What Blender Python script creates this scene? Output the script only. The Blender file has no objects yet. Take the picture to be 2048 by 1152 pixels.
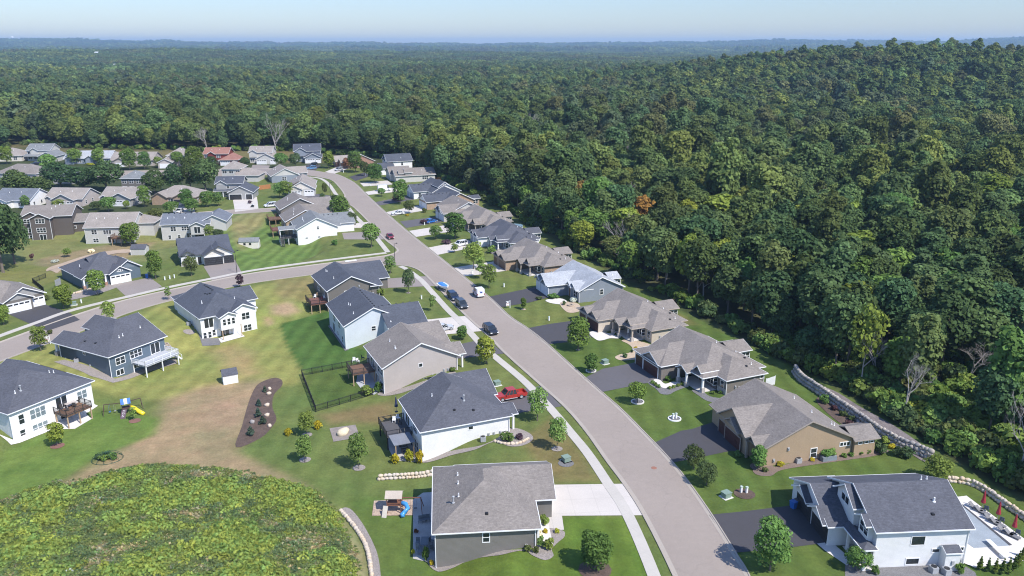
import bpy, bmesh, math, random
import numpy as np
from mathutils import Vector, Matrix
random.seed(7); rng = np.random.default_rng(11)
scene = bpy.context.scene
COL = scene.collection
R = math.radians
# ------------------------------------------------------------------ survey: drone camera 60 m up, looking north
F, HZ, H = 1600.0, 88.0, 60.0
TH = math.atan((576 - HZ) / F); CT, ST = math.cos(TH), math.sin(TH)

def up(u, v, z=0.0):
    a = (u - 1024) / F; b = (v - 576) / F
    t = (z - H) / (-ST - b * CT)
    return (a * t, (CT - b * ST) * t)

def proj(x, y, z):
    z = z - H
    f = y * CT - z * ST
    return 1024 + F * x / f, 576 - F * (y * ST + z * CT) / f, f

# ------------------------------------------------------------------ terrain
def sstep(t):
    t = np.clip(t, 0, 1); return t * t * (3 - 2 * t)

def inpoly(x, y, poly):
    """signed distance, positive inside"""
    x = np.asarray(x, float); y = np.asarray(y, float)
    ins = np.zeros(x.shape, bool); d = np.full(x.shape, 1e9)
    n = len(poly)
    for i in range(n):
        x1, y1 = poly[i]; x2, y2 = poly[(i + 1) % n]
        if y1 != y2:
            c = ((y1 > y) != (y2 > y)) & (x < (x2 - x1) * (y - y1) / (y2 - y1) + x1)
            ins ^= c
        ex, ey = x2 - x1, y2 - y1; L = ex * ex + ey * ey + 1e-9
        t = np.clip(((x - x1) * ex + (y - y1) * ey) / L, 0, 1)
        d = np.minimum(d, np.hypot(x - x1 - t * ex, y - y1 - t * ey))
    return np.where(ins, d, -d)

LOW_A = [(1.2, 85.3), (-4, 115.1), (-13.9, 140.7), (-25.4, 163.4), (-34.9, 189), (-50, 203), (-61.9, 180.3), (-73.5, 170.8),
         (-78.5, 157.3), (-84.7, 145.9), (-81.2, 134.2), (-88.2, 120.9), (-98, 96), (-60, 66), (-2, 64)]
LOW_B = [up(*p) for p in [(30, 455), (160, 452), (290, 455), (425, 448), (445, 470), (345, 498), (240, 508), (100, 545), (-60, 560), (-60, 470)]]
LOW_C = [up(*p) for p in [(670, 498), (640, 455), (600, 412), (545, 432), (460, 436), (465, 500), (500, 526), (612, 523)]]
LOWS = [(LOW_A, 2.35, 11.0), (LOW_B, 2.4, 12.0), (LOW_C, 2.2, 7.0)]

def height(x, y):
    x = np.asarray(x, float); y = np.asarray(y, float)
    z = np.zeros(np.broadcast(x, y).shape)
    near = (np.abs(x) < 330) & (y < 420)
    if near.any():
        xn, yn = x[near], y[near]; zz = np.zeros(xn.shape)
        for poly, dep, w in LOWS:
            zz -= dep * sstep(inpoly(xn, yn, poly) / w)
        # mound of tall grass, bottom left
        d = np.hypot((xn + 38) / 30, (yn - 74) / 17)
        zz += 2.3 * sstep(1.3 - d)
        z[near] = zz
    # wooded hill to the north-east, gentle rolls, far ridges
    far = sstep((y - 330) / 520)
    z = z + far * (33 * np.exp(-((x - 530) / 240) ** 2 - ((y - 930) / 340) ** 2) + 17 * np.exp(-((x - 330) / 220) ** 2 - ((y - 1000) / 320) ** 2))
    z = z + 27 * np.exp(-((x + 1500) / 800) ** 2 - ((y - 3000) / 700) ** 2) + 12 * np.exp(-((x + 300) / 500) ** 2 - ((y - 3400) / 500) ** 2)
    f2 = sstep((y - 500) / 1200)
    z = z + f2 * (3.0 * np.sin(x / 173 + 1.3) * np.sin(y / 211) + 2.5 * np.sin(x / 71 + y / 97))
    rr = np.hypot(x, y); az = np.arctan2(x, y)
    ridge = 46 + 34 * np.exp(-((az + 0.62) / 0.22) ** 2) + 22 * np.exp(-((az - 0.3) / 0.16) ** 2) + 44 * np.exp(-((az - 0.56) / 0.05) ** 2) + 4 * np.sin(az * 23) + 2.5 * np.sin(az * 61 + 1)
    z = z + ridge * sstep((rr - 6500) / 3500)
    return z

def hz(x, y): return float(height(np.array([x]), np.array([y]))[0])

def at(u, v, dz=0.0):
    """survey point: where the sight line through (u, v) meets the ground"""
    z = 0.0
    for _ in range(14):
        x, y = up(u, v, z); z = 0.5 * z + 0.5 * hz(x, y)
    x, y = up(u, v, z)
    return Vector((x, y, hz(x, y) + dz))

# ------------------------------------------------------------------ materials
MATS = {}
def newmat(name):
    m = bpy.data.materials.new(name); m.use_nodes = True
    nt = m.node_tree; nt.nodes.clear()
    o = nt.nodes.new('ShaderNodeOutputMaterial'); b = nt.nodes.new('ShaderNodeBsdfPrincipled')
    nt.links.new(b.outputs[0], o.inputs[0])
    return m, nt, b

def N(nt, t, **k):
    n = nt.nodes.new(t)
    for a, v in k.items(): setattr(n, a, v)
    return n

def noise(nt, scale, coord='Object', detail=3, vec=None, rough=.55):
    if vec is None:
        tc = N(nt, 'ShaderNodeTexCoord'); vec = tc.outputs[coord]
    n = N(nt, 'ShaderNodeTexNoise'); n.inputs['Scale'].default_value = scale; n.inputs['Detail'].default_value = detail
    n.inputs['Roughness'].default_value = rough
    nt.links.new(vec, n.inputs['Vector']); return n.outputs['Fac']

def rng_map(nt, fac, lo, hi, f0=.25, f1=.75):
    m = N(nt, 'ShaderNodeMapRange'); m.inputs[1].default_value = f0; m.inputs[2].default_value = f1
    m.inputs[3].default_value = lo; m.inputs[4].default_value = hi
    nt.links.new(fac, m.inputs[0]); return m.outputs[0]

def mulcol(nt, col, fac):
    """colour (socket or tuple) times a scalar socket"""
    m = N(nt, 'ShaderNodeVectorMath', operation='SCALE')
    if isinstance(col, tuple): m.inputs[0].default_value = col
    else: nt.links.new(col, m.inputs[0])
    nt.links.new(fac, m.inputs['Scale']); return m.outputs[0]

def mixcol(nt, fac, a, b):
    m = N(nt, 'ShaderNodeMix', data_type='RGBA')
    for s, v in ((m.inputs[6], a), (m.inputs[7], b)):
        if isinstance(v, tuple): s.default_value = (*v, 1)
        else: nt.links.new(v, s)
    if isinstance(fac, float): m.inputs[0].default_value = fac
    else: nt.links.new(fac, m.inputs[0])
    return m.outputs[2]

def math_n(nt, op, a, b=None):
    m = N(nt, 'ShaderNodeMath', operation=op)
    for i, v in enumerate((a, b)):
        if v is None: continue
        if isinstance(v, (int, float)): m.inputs[i].default_value = v
        else: nt.links.new(v, m.inputs[i])
    return m.outputs[0]

def bump(nt, b, fac, dist, strength=.5):
    n = N(nt, 'ShaderNodeBump'); n.inputs['Distance'].default_value = dist; n.inputs['Strength'].default_value = strength
    nt.links.new(fac, n.inputs['Height']); nt.links.new(n.outputs[0], b.inputs['Normal'])

def mat(name, col, rough=.8, n1=(.6, .12), n2=(8, .12), metal=0.0, spec=.5, bmp=None, coord='Object'):
    if name in MATS: return MATS[name]
    m, nt, b = newmat(name)
    f = math_n(nt, 'MULTIPLY', rng_map(nt, noise(nt, n1[0], coord), 1 - n1[1], 1 + n1[1]), rng_map(nt, noise(nt, n2[0], coord, 2), 1 - n2[1], 1 + n2[1]))
    nt.links.new(mulcol(nt, col, f), b.inputs['Base Color'])
    b.inputs['Roughness'].default_value = rough; b.inputs['Metallic'].default_value = metal
    b.inputs['Specular IOR Level'].default_value = spec
    if bmp: bump(nt, b, noise(nt, bmp[0], coord, 4), bmp[1])
    MATS[name] = m; return m

def siding(name, col, step=.16, vertical=False):
    if name in MATS: return MATS[name]
    m, nt, b = newmat(name)
    tc = N(nt, 'ShaderNodeTexCoord'); sp = N(nt, 'ShaderNodeSeparateXYZ'); nt.links.new(tc.outputs['Object'], sp.inputs[0])
    s = math_n(nt, 'FRACT', math_n(nt, 'DIVIDE', sp.outputs[2], step))
    line = rng_map(nt, s, .93, 1.0, 0.0, .25)
    f = math_n(nt, 'MULTIPLY', rng_map(nt, noise(nt, .5), .95, 1.05), line)
    f = math_n(nt, 'MULTIPLY', f, rng_map(nt, noise(nt, 3.1, vec=None), .97, 1.03))
    nt.links.new(mulcol(nt, col, f), b.inputs['Base Color']); b.inputs['Roughness'].default_value = .6
    bump(nt, b, s, .03, .6)
    MATS[name] = m; return m

def shingle(name, col):
    if name in MATS: return MATS[name]
    m, nt, b = newmat(name)
    tc = N(nt, 'ShaderNodeTexCoord'); sp = N(nt, 'ShaderNodeSeparateXYZ'); nt.links.new(tc.outputs['Object'], sp.inputs[0])
    course = math_n(nt, 'FLOOR', math_n(nt, 'DIVIDE', sp.outputs[2], .085))
    cb = N(nt, 'ShaderNodeCombineXYZ')
    nt.links.new(sp.outputs[0], cb.inputs[0]); nt.links.new(sp.outputs[1], cb.inputs[1]); nt.links.new(math_n(nt, 'MULTIPLY', course, 3.7), cb.inputs[2])
    tab = noise(nt, 2.2, detail=2, vec=cb.outputs[0], rough=.8)
    f = math_n(nt, 'MULTIPLY', rng_map(nt, tab, .72, 1.28), rng_map(nt, noise(nt, .35, detail=4), .88, 1.12))
    f = math_n(nt, 'MULTIPLY', f, rng_map(nt, math_n(nt, 'FRACT', math_n(nt, 'DIVIDE', sp.outputs[2], .085)), .9, 1.04, 0, .4))
    nt.links.new(mulcol(nt, col, f), b.inputs['Base Color']); b.inputs['Roughness'].default_value = .92; b.inputs['Specular IOR Level'].default_value = .3
    bump(nt, b, tab, .02, .5)
    MATS[name] = m; return m

def brickmat(name, c1, c2, mortar, sc=3.0):
    if name in MATS: return MATS[name]
    m, nt, b = newmat(name)
    tc = N(nt, 'ShaderNodeTexCoord'); sp = N(nt, 'ShaderNodeSeparateXYZ'); nt.links.new(tc.outputs['Object'], sp.inputs[0])
    cb = N(nt, 'ShaderNodeCombineXYZ'); nt.links.new(math_n(nt, 'ADD', sp.outputs[0], sp.outputs[1]), cb.inputs[0]); nt.links.new(sp.outputs[2], cb.inputs[1])
    br = N(nt, 'ShaderNodeTexBrick'); nt.links.new(cb.outputs[0], br.inputs['Vector']); br.inputs['Scale'].default_value = sc
    br.inputs['Color1'].default_value = (*c1, 1); br.inputs['Color2'].default_value = (*c2, 1); br.inputs['Mortar'].default_value = (*mortar, 1)
    nt.links.new(mulcol(nt, br.outputs[0], rng_map(nt, noise(nt, 1.5), .85, 1.15)), b.inputs['Base Color']); b.inputs['Roughness'].default_value = .85
    MATS[name] = m; return m

def stonemat(name, c1, c2, sc=2.5, coord='Object'):
    if name in MATS: return MATS[name]
    m, nt, b = newmat(name)
    tc = N(nt, 'ShaderNodeTexCoord'); v = N(nt, 'ShaderNodeTexVoronoi'); v.inputs['Scale'].default_value = sc
    nt.links.new(tc.outputs[coord], v.inputs['Vector'])
    sp = N(nt, 'ShaderNodeSeparateColor'); nt.links.new(v.outputs['Color'], sp.inputs[0])
    c = mixcol(nt, sp.outputs[0], c1, c2)
    nt.links.new(mulcol(nt, c, rng_map(nt, noise(nt, 7), .8, 1.2)), b.inputs['Base Color']); b.inputs['Roughness'].default_value = .9
    bump(nt, b, v.outputs['Distance'], .05, .6)
    MATS[name] = m; return m

def glassmat(name='window_glass', col=(.02, .026, .032), rough=.08):
    if name in MATS: return MATS[name]
    m, nt, b = newmat(name)
    nt.links.new(mulcol(nt, col, rng_map(nt, noise(nt, .8, 'Generated'), .6, 1.5)), b.inputs['Base Color'])
    b.inputs['Roughness'].default_value = rough; b.inputs['Specular IOR Level'].default_value = .8
    MATS[name] = m; return m

def paint(name, col, rough=.35, coat=.6):
    if name in MATS: return MATS[name]
    m, nt, b = newmat(name)
    nt.links.new(mulcol(nt, col, rng_map(nt, noise(nt, 1.2), .93, 1.07)), b.inputs['Base Color'])
    b.inputs['Roughness'].default_value = rough; b.inputs['Coat Weight'].default_value = coat; b.inputs['Coat Roughness'].default_value = .08
    MATS[name] = m; return m

def leafmat(name, col, var=.25, hue=.0, trans=.32, inst=True):
    """foliage: colour varies leaf by leaf (face attribute) and tree by tree (object random)"""
    if name in MATS: return MATS[name]
    m = bpy.data.materials.new(name); m.use_nodes = True; nt = m.node_tree; nt.nodes.clear()
    o = N(nt, 'ShaderNodeOutputMaterial')
    a = N(nt, 'ShaderNodeAttribute', attribute_name='rnd')
    f = rng_map(nt, a.outputs['Fac'], 1 - var, 1 + var, 0, 1)
    oi = N(nt, 'ShaderNodeObjectInfo')
    if inst:
        f = math_n(nt, 'MULTIPLY', f, rng_map(nt, oi.outputs['Random'], .72, 1.3, 0, 1))
        r2 = math_n(nt, 'FRACT', math_n(nt, 'MULTIPLY', oi.outputs['Random'], 17.3))
        warm = tuple(min(1, c * k) for c, k in zip(col, (1.26, 1.06, .9)))
        cool = tuple(c * k for c, k in zip(col, (.82, .96, 1.12)))
        c = mixcol(nt, r2, cool, warm)
        if hue > 0:   # now and then a yellow-green or browning tree
            r3 = math_n(nt, 'FRACT', math_n(nt, 'MULTIPLY', oi.outputs['Random'], 91.7))
            c = mixcol(nt, rng_map(nt, r3, 0, .85, 1 - hue, 1.0), c, (.15, .19, .045))
    else:
        c = mixcol(nt, 0.0, col, col)
    tc = N(nt, 'ShaderNodeTexCoord')
    f = math_n(nt, 'MULTIPLY', f, rng_map(nt, noise(nt, .45, vec=tc.outputs['Object'], detail=2), .8, 1.2))
    c = mulcol(nt, c, f)
    d = N(nt, 'ShaderNodeBsdfDiffuse'); t = N(nt, 'ShaderNodeBsdfTranslucent'); mx = N(nt, 'ShaderNodeMixShader')
    nt.links.new(c, d.inputs[0]); nt.links.new(c, t.inputs[0]); mx.inputs[0].default_value = trans
    nt.links.new(d.outputs[0], mx.inputs[1]); nt.links.new(t.outputs[0], mx.inputs[2]); nt.links.new(mx.outputs[0], o.inputs[0])
    MATS[name] = m; return m

WHITE = mat('white_trim', (.78, .78, .77), .5, n1=(.4, .04), n2=(5, .03))
BLACK = mat('black_metal', (.02, .02, .022), .45)
GREYM = mat('grey_metal', (.35, .36, .37), .4)
WOODB = mat('brown_wood', (.16, .09, .055), .75)
WOODT = mat('tan_wood', (.42, .30, .19), .75)
CONC = mat('concrete', (.62, .585, .54), .85, n1=(.25, .07), n2=(6, .06))
BARK = mat('bark', (.16, .13, .105), .9, n2=(14, .3))
BARKP = mat('pale_bark', (.34, .31, .28), .9, n2=(9, .25))
GLASS = glassmat()
GLASSL = glassmat('pale_window_glass', (.16, .2, .22), .15)
RUBBER = mat('rubber', (.025, .025, .025), .8)

# ------------------------------------------------------------------ object helpers
def link(name, me, m=None, parent=None, loc=None, rz=None):
    o = bpy.data.objects.new(name, me)
    if m is not None and me is not None and len(me.materials) == 0: me.materials.append(m)
    COL.objects.link(o)
    if parent is not None: o.parent = parent
    if loc is not None: o.location = loc
    if rz is not None: o.rotation_euler = (0, 0, rz)
    return o

def tag(o, label=None, cat=None, group=None, kind=None):
    if label: o['label'] = label
    if cat: o['category'] = cat
    if group: o['group'] = group
    if kind: o['kind'] = kind
    return o

def thing(name, label, cat, loc=(0, 0, 0), rz=0.0, group=None):
    o = bpy.data.objects.new(name, None); COL.objects.link(o); o.empty_display_size = .5
    o.location = loc; o.rotation_euler = (0, 0, rz)
    return tag(o, label, cat, group)

def copy_tree(root, loc, rz, label=None, scale=1.0):
    r = root.copy(); COL.objects.link(r); r.location = loc; r.rotation_euler = (0, 0, rz)
    r.scale = (scale,) * 3 if not isinstance(scale, tuple) else scale
    if label: r['label'] = label
    for ch in list(root.children):
        c = ch.copy(); COL.objects.link(c); c.parent = r
        for g in list(ch.children):
            d = g.copy(); COL.objects.link(d); d.parent = c
    return r

class MB:
    """collects boxes, bars, tubes and polygons, then becomes one mesh"""
    def __init__(s): s.v = []; s.f = []
    def add(s, vs, fs):
        n = len(s.v); s.v += [tuple(v) for v in vs]; s.f += [tuple(i + n for i in f) for f in fs]; return s
    def box(s, x0, y0, z0, x1, y1, z1):
        return s.add([(x0, y0, z0), (x1, y0, z0), (x1, y1, z0), (x0, y1, z0), (x0, y0, z1), (x1, y0, z1), (x1, y1, z1), (x0, y1, z1)],
                     [(0, 3, 2, 1), (4, 5, 6, 7), (0, 1, 5, 4), (1, 2, 6, 5), (2, 3, 7, 6), (3, 0, 4, 7)])
    def bar(s, a, b, w, h=None):
        """square bar from a to b"""
        h = h or w; a = Vector(a); b = Vector(b); d = (b - a).normalized()
        u = d.cross(Vector((0, 0, 1)))
        if u.length < 1e-3: u = Vector((1, 0, 0))
        u.normalize(); n = u.cross(d)
        vs = []
        for p in (a, b):
            for i, j in ((-1, -1), (1, -1), (1, 1), (-1, 1)): vs.append(p + u * i * w / 2 + n * j * h / 2)
        return s.add(vs, [(0, 1, 2, 3), (7, 6, 5, 4), (0, 4, 5, 1), (1, 5, 6, 2), (2, 6, 7, 3), (3, 7, 4, 0)])
    def tube(s, pts, rad, n=8, cap=True):
        pts = [Vector(p) for p in pts]; rings = []
        for i, p in enumerate(pts):
            d = (pts[min(i + 1, len(pts) - 1)] - pts[max(i - 1, 0)]).normalized()
            u = d.cross(Vector((.31, .2, .93)));
            if u.length < 1e-3: u = d.cross(Vector((1, 0, 0)))
            u.normalize(); w = d.cross(u); r = rad[i] if isinstance(rad, (list, tuple)) else rad
            rings.append([p + (u * math.cos(6.2832 * k / n) + w * math.sin(6.2832 * k / n)) * r for k in range(n)])
        vs = [v for rg in rings for v in rg]; fs = []
        for i in range(len(pts) - 1):
            for k in range(n):
                a = i * n + k; b = i * n + (k + 1) % n; fs.append((a, b, b + n, a + n))
        if cap: fs += [tuple(range(n - 1, -1, -1)), tuple((len(pts) - 1) * n + k for k in range(n))]
        return s.add(vs, fs)
    def lathe(s, prof, n=12, o=(0, 0, 0)):
        vs = []; fs = []
        for r, z in prof: vs += [(o[0] + r * math.cos(6.2832 * k / n), o[1] + r * math.sin(6.2832 * k / n), o[2] + z) for k in range(n)]
        for i in range(len(prof) - 1):
            for k in range(n):
                a = i * n + k; b = i * n + (k + 1) % n; fs.append((a, b, b + n, a + n))
        fs += [tuple(range(n - 1, -1, -1)), tuple((len(prof) - 1) * n + k for k in range(n))]
        return s.add(vs, fs)
    def prism(s, poly, z0, z1):
        n = len(poly)
        return s.add([(x, y, z0) for x, y in poly] + [(x, y, z1) for x, y in poly],
                     [tuple(range(n - 1, -1, -1)), tuple(range(n, 2 * n))] + [(i, (i + 1) % n, (i + 1) % n + n, i + n) for i in range(n)])
    def mesh(s, name, smooth=False, bevel=0):
        me = bpy.data.meshes.new(name); me.from_pydata(s.v, [], s.f); me.update()
        bm = bmesh.new(); bm.from_mesh(me)
        bmesh.ops.recalc_face_normals(bm, faces=bm.faces)
        if bevel: bmesh.ops.bevel(bm, geom=bm.edges[:], offset=bevel, segments=2, affect='EDGES', clamp_overlap=True)
        bm.to_mesh(me); bm.free()
        if smooth:
            for p in me.polygons: p.use_smooth = True
        return me
    def build(s, name, m, parent=None, smooth=False, bevel=0, loc=None, rz=None):
        return link(name, s.mesh(name, smooth, bevel), m, parent, loc, rz)
# ------------------------------------------------------------------ ground sheet
LAWN = [  # (outline as survey sight lines, albedo, mow-stripe strength, feather in metres)
    ([(-60, 1200), (-60, 480), (330, 420), (560, 330), (900, 330), (1240, 560), (1640, 760), (2200, 1100), (2200, 1300), (0, 1300)], (.090, .142, .030), .05, 2),
    ([(-60, 560), (-60, 440), (180, 430), (440, 425), (330, 520), (120, 545)], (.120, .165, .042), .0, 4),
    ([(60, 560), (70, 520), (140, 505), (210, 490), (310, 485), (250, 520), (140, 540)], (.17, .175, .07), .0, 3),
    ([(-60, 540), (20, 525), (110, 535), (115, 560), (60, 580), (-60, 590)], (.115, .155, .035), 0, 2),
    ([(440, 425), (560, 415), (640, 410), (640, 500), (600, 525), (470, 548), (440, 500)], (.085, .165, .03), .16, 1.5),
    ([(460, 432), (510, 425), (545, 425), (500, 470), (480, 500), (462, 470)], (.15, .18, .055), .14, 5),
    ([(-80, 760), (0, 722), (350, 600), (640, 548), (660, 600), (580, 650), (600, 730), (600, 770), (480, 775), (330, 800), (200, 780), (60, 760)], (.160, .215, .046), .10, 3),
    ([(545, 560), (640, 552), (660, 585), (640, 610), (560, 600)], (.16, .185, .050), .1, 3),
    ([(542, 612), (580, 603), (600, 622), (575, 632), (545, 628)], (.29, .25, .11), 0, 3),
    ([(530, 636), (542, 636), (545, 648), (535, 652)], (.29, .25, .11), 0, 2),
    ([(560, 648), (660, 620), (702, 690), (735, 700), (720, 745), (610, 752), (572, 690)], (.052, .125, .020), .13, .8),
    ([(604, 745), (700, 728), (730, 752), (742, 788), (630, 822)], (.062, .120, .020), .10, .3),
    ([(420, 702), (470, 690), (510, 705), (505, 730), (520, 745), (490, 760), (450, 735)], (.20, .21, .065), .0, 5),
    ([(330, 800), (400, 775), (450, 765), (545, 758), (500, 860), (475, 900), (580, 950), (640, 990), (480, 960), (300, 935), (150, 968), (100, 980), (230, 905), (310, 850)], (.205, .198, .080), .0, 5),
    ([(420, 800), (500, 800), (480, 850), (440, 860), (400, 840)], (.225, .205, .09), 0, 5),
    ([(0, 905), (60, 880), (190, 822), (320, 835), (310, 870), (190, 915), (90, 985), (-40, 1010)], (.085, .165, .026), .04, 2),
    ([(480, 905), (560, 850), (580, 780), (605, 760), (640, 826), (800, 785), (860, 940), (860, 1060), (760, 1100), (700, 1030), (600, 960)], (.088, .145, .030), .06, 2),
    ([(640, 830), (790, 800), (800, 850), (700, 845), (660, 850)], (.14, .145, .045), 0, 4),
    ([(690, 1000), (860, 985), (880, 1160), (760, 1160), (735, 1070)], (.072, .140, .022), .05, 2),
    ([(860, 1140), (1130, 1035), (1256, 1034), (1320, 1160), (1000, 1240), (860, 1200)], (.078, .155, .018), .10, .6),
    ([(1040, 880), (1110, 830), (1200, 960), (1110, 966)], (.135, .145, .040), .03, 2.5),
    ([(1178, 764), (1080, 690), (1200, 600), (1240, 562), (1640, 760), (2200, 1100), (2200, 1300), (1540, 1300), (1330, 905)], (.066, .128, .020), .10, .8),
    ([(1250, 600), (1330, 610), (1400, 650), (1330, 650)], (.12, .145, .036), .03, 3),
    ([(905, 536), (1060, 560), (1150, 640), (1060, 655), (975, 592)], (.092, .150, .028), .08, 1.0),
    ([(-80, 1040), (60, 985), (160, 962), (300, 930), (450, 938), (590, 968), (680, 1030), (720, 1090), (745, 1200), (-80, 1300)], (.20, .235, .085), .0, 2.0),
    ([(-60, 285), (130, 303), (560, 303), (700, 303), (690, 318), (560, 325), (540, 322), (400, 316), (-60, 318)], (.12, .13, .04), 0, 3),
]
FOREST_EDGE = [(-200, 292), (0, 296), (60, 289), (130, 296), (250, 299), (340, 300), (400, 304), (480, 302), (585, 303), (660, 309), (735, 313), (800, 322), (850, 350),
               (900, 372), (960, 398), (1030, 436), (1085, 466), (1135, 500), (1180, 522), (1252, 560), (1330, 596), (1420, 640), (1500, 682), (1590, 730), (1690, 772), (1780, 832),
               (1850, 878), (1900, 915), (1990, 965), (2080, 1010), (2300, 1120)]
EDGE_W = [up(*p) for p in FOREST_EDGE]
FOREST = [(-700, 470)] + EDGE_W + [(140, 60), (900, 60), (9000, 9000), (-9000, 9000), (-4000, 900)]

FIELDS = [(-352, 655, 26, 85), (-300, 700, 34, 90), (-226, 690, 20, 70), (-395, 720, 30, 70), (-8, 700, 12, 60), (70, 690, 8, 60)]

def build_ground():
    def axis(a, b, lo, hi, step):
        s = list(np.arange(a, b + .01, step)); g = step; v = a
        while v > lo: g *= 1.13; v -= g; s.insert(0, v)
        g = step; v = b
        while v < hi: g *= 1.13; v += g; s.append(v)
        return np.array(s)
    xs = axis(-132, 92, -14500, 14500, 1.0); ys = axis(60, 262, -60, 15500, 1.0)
    X, Y = np.meshgrid(xs, ys); x = X.ravel(); y = Y.ravel(); z = height(x, y)
    nx, ny = len(xs), len(ys)
    i = np.arange(nx * ny).reshape(ny, nx)
    q = np.stack([i[:-1, :-1], i[:-1, 1:], i[1:, 1:], i[1:, :-1]], -1).reshape(-1, 4)
    me = bpy.data.meshes.new('ground')
    me.vertices.add(len(x)); me.vertices.foreach_set('co', np.stack([x, y, z], 1).ravel().astype(np.float32))
    me.loops.add(q.size); me.loops.foreach_set('vertex_index', q.ravel().astype(np.int32))
    me.polygons.add(len(q)); me.polygons.foreach_set('loop_start', (np.arange(len(q)) * 4).astype(np.int32))
    me.update(); me.validate()
    col = np.zeros((len(x), 4), np.float32); col[:, :3] = (.045, .062, .022)
    near = (np.abs(x) < 700) & (y < 900) & (y > 20)
    xn, yn = x[near], y[near]; c = col[near]
    for poly, rgb, st, fe in LAWN:
        w = [tuple(at(*p)[:2]) for p in poly]; rgb = tuple(v * s for v, s in zip(rgb, (1.20, 1.00, 1.30) if poly[0][0] < 500 else (1.12, .92, 1.25)))
        k = sstep(inpoly(xn, yn, w) / fe + .5)[:, None]
        c = c * (1 - k) + np.array([*rgb, st]) * k
    k = sstep(inpoly(xn, yn, FOREST) / 3 + .3)[:, None]
    c = c * (1 - k) + np.array([.060, .066, .028, 0]) * k
    for fx, fy, fa, fb in FIELDS:
        k = sstep(1.6 - 1.2 * (((xn - fx) / fa) ** 2 + ((yn - fy) / fb) ** 2))[:, None]; c = c * (1 - k) + np.array([.20, .25, .085, 0]) * k
    col[near] = c
    a = me.color_attributes.new('lawn', 'FLOAT_COLOR', 'POINT'); a.data.foreach_set('color', col.ravel())
    m, nt, b = newmat('grass')
    va = N(nt, 'ShaderNodeVertexColor', layer_name='lawn')
    tc = N(nt, 'ShaderNodeTexCoord'); O = tc.outputs['Object']
    n1 = noise(nt, .045, vec=O, detail=4, rough=.6); n2 = noise(nt, .30, vec=O, detail=4, rough=.65); n3 = noise(nt, 2.6, vec=O, detail=3, rough=.7)
    mp = N(nt, 'ShaderNodeMapping'); mp.inputs['Rotation'].default_value = (0, 0, R(24)); mp.inputs['Scale'].default_value = (1, .06, 1); nt.links.new(O, mp.inputs[0])
    w = N(nt, 'ShaderNodeTexWave'); w.inputs['Scale'].default_value = .095; w.inputs['Distortion'].default_value = 1.2; w.inputs['Detail'].default_value = 1; nt.links.new(mp.outputs[0], w.inputs[0])
    st = math_n(nt, 'ADD', 1.0, math_n(nt, 'MULTIPLY', math_n(nt, 'SUBTRACT', w.outputs['Fac'], .5), math_n(nt, 'MULTIPLY', va.outputs['Alpha'], 2.0)))
    f = math_n(nt, 'MULTIPLY', rng_map(nt, n2, .80, 1.2), rng_map(nt, n3, .84, 1.16))
    f = math_n(nt, 'MULTIPLY', math_n(nt, 'MULTIPLY', f, st), rng_map(nt, noise(nt, .8, vec=O, detail=5, rough=.8), .86, 1.14))
    dry = N(nt, 'ShaderNodeVectorMath', operation='MULTIPLY'); nt.links.new(va.outputs['Color'], dry.inputs[0]); dry.inputs[1].default_value = (1.32, 1.1, 1.2)
    lush = N(nt, 'ShaderNodeVectorMath', operation='MULTIPLY'); nt.links.new(va.outputs['Color'], lush.inputs[0]); lush.inputs[1].default_value = (.92, .95, .95)
    fine = math_n(nt, 'ADD', math_n(nt, 'MULTIPLY', n1, .55), math_n(nt, 'MULTIPLY', noise(nt, .16, vec=O, detail=5, rough=.7), .45))
    c = mixcol(nt, rng_map(nt, fine, 0, 1, .40, .62), lush.outputs[0], dry.outputs[0])
    nt.links.new(mulcol(nt, c, f), b.inputs['Base Color']); b.inputs['Roughness'].default_value = .95; b.inputs['Specular IOR Level'].default_value = .15
    bump(nt, b, n3, .12, .5)
    g = link('ground', me, m); tag(g, kind='structure')
    for p in me.polygons: p.use_smooth = True
    return g
build_ground()

# ------------------------------------------------------------------ sheets laid on the ground
def smooth(pts, n=6):
    """Catmull-Rom through the points"""
    P = [Vector(p[:2]) for p in pts]; out = []
    for i in range(len(P) - 1):
        a = P[max(i - 1, 0)]; b = P[i]; c = P[i + 1]; d = P[min(i + 2, len(P) - 1)]
        for k in range(n):
            t = k / n
            out.append(.5 * ((2 * b) + (c - a) * t + (2 * a - 5 * b + 4 * c - d) * t * t + (3 * b - a - 3 * c + d) * t ** 3))
    return out + [P[-1]]

def closed_smooth(pts, n=5):
    P = [Vector(p[:2]) for p in pts]; m = len(P); out = []
    for i in range(m):
        a, b, c, d = P[i - 1], P[i], P[(i + 1) % m], P[(i + 2) % m]
        for k in range(n):
            t = k / n
            out.append(.5 * ((2 * b) + (c - a) * t + (2 * a - 5 * b + 4 * c - d) * t * t + (3 * b - a - 3 * c + d) * t ** 3))
    return out

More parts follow.
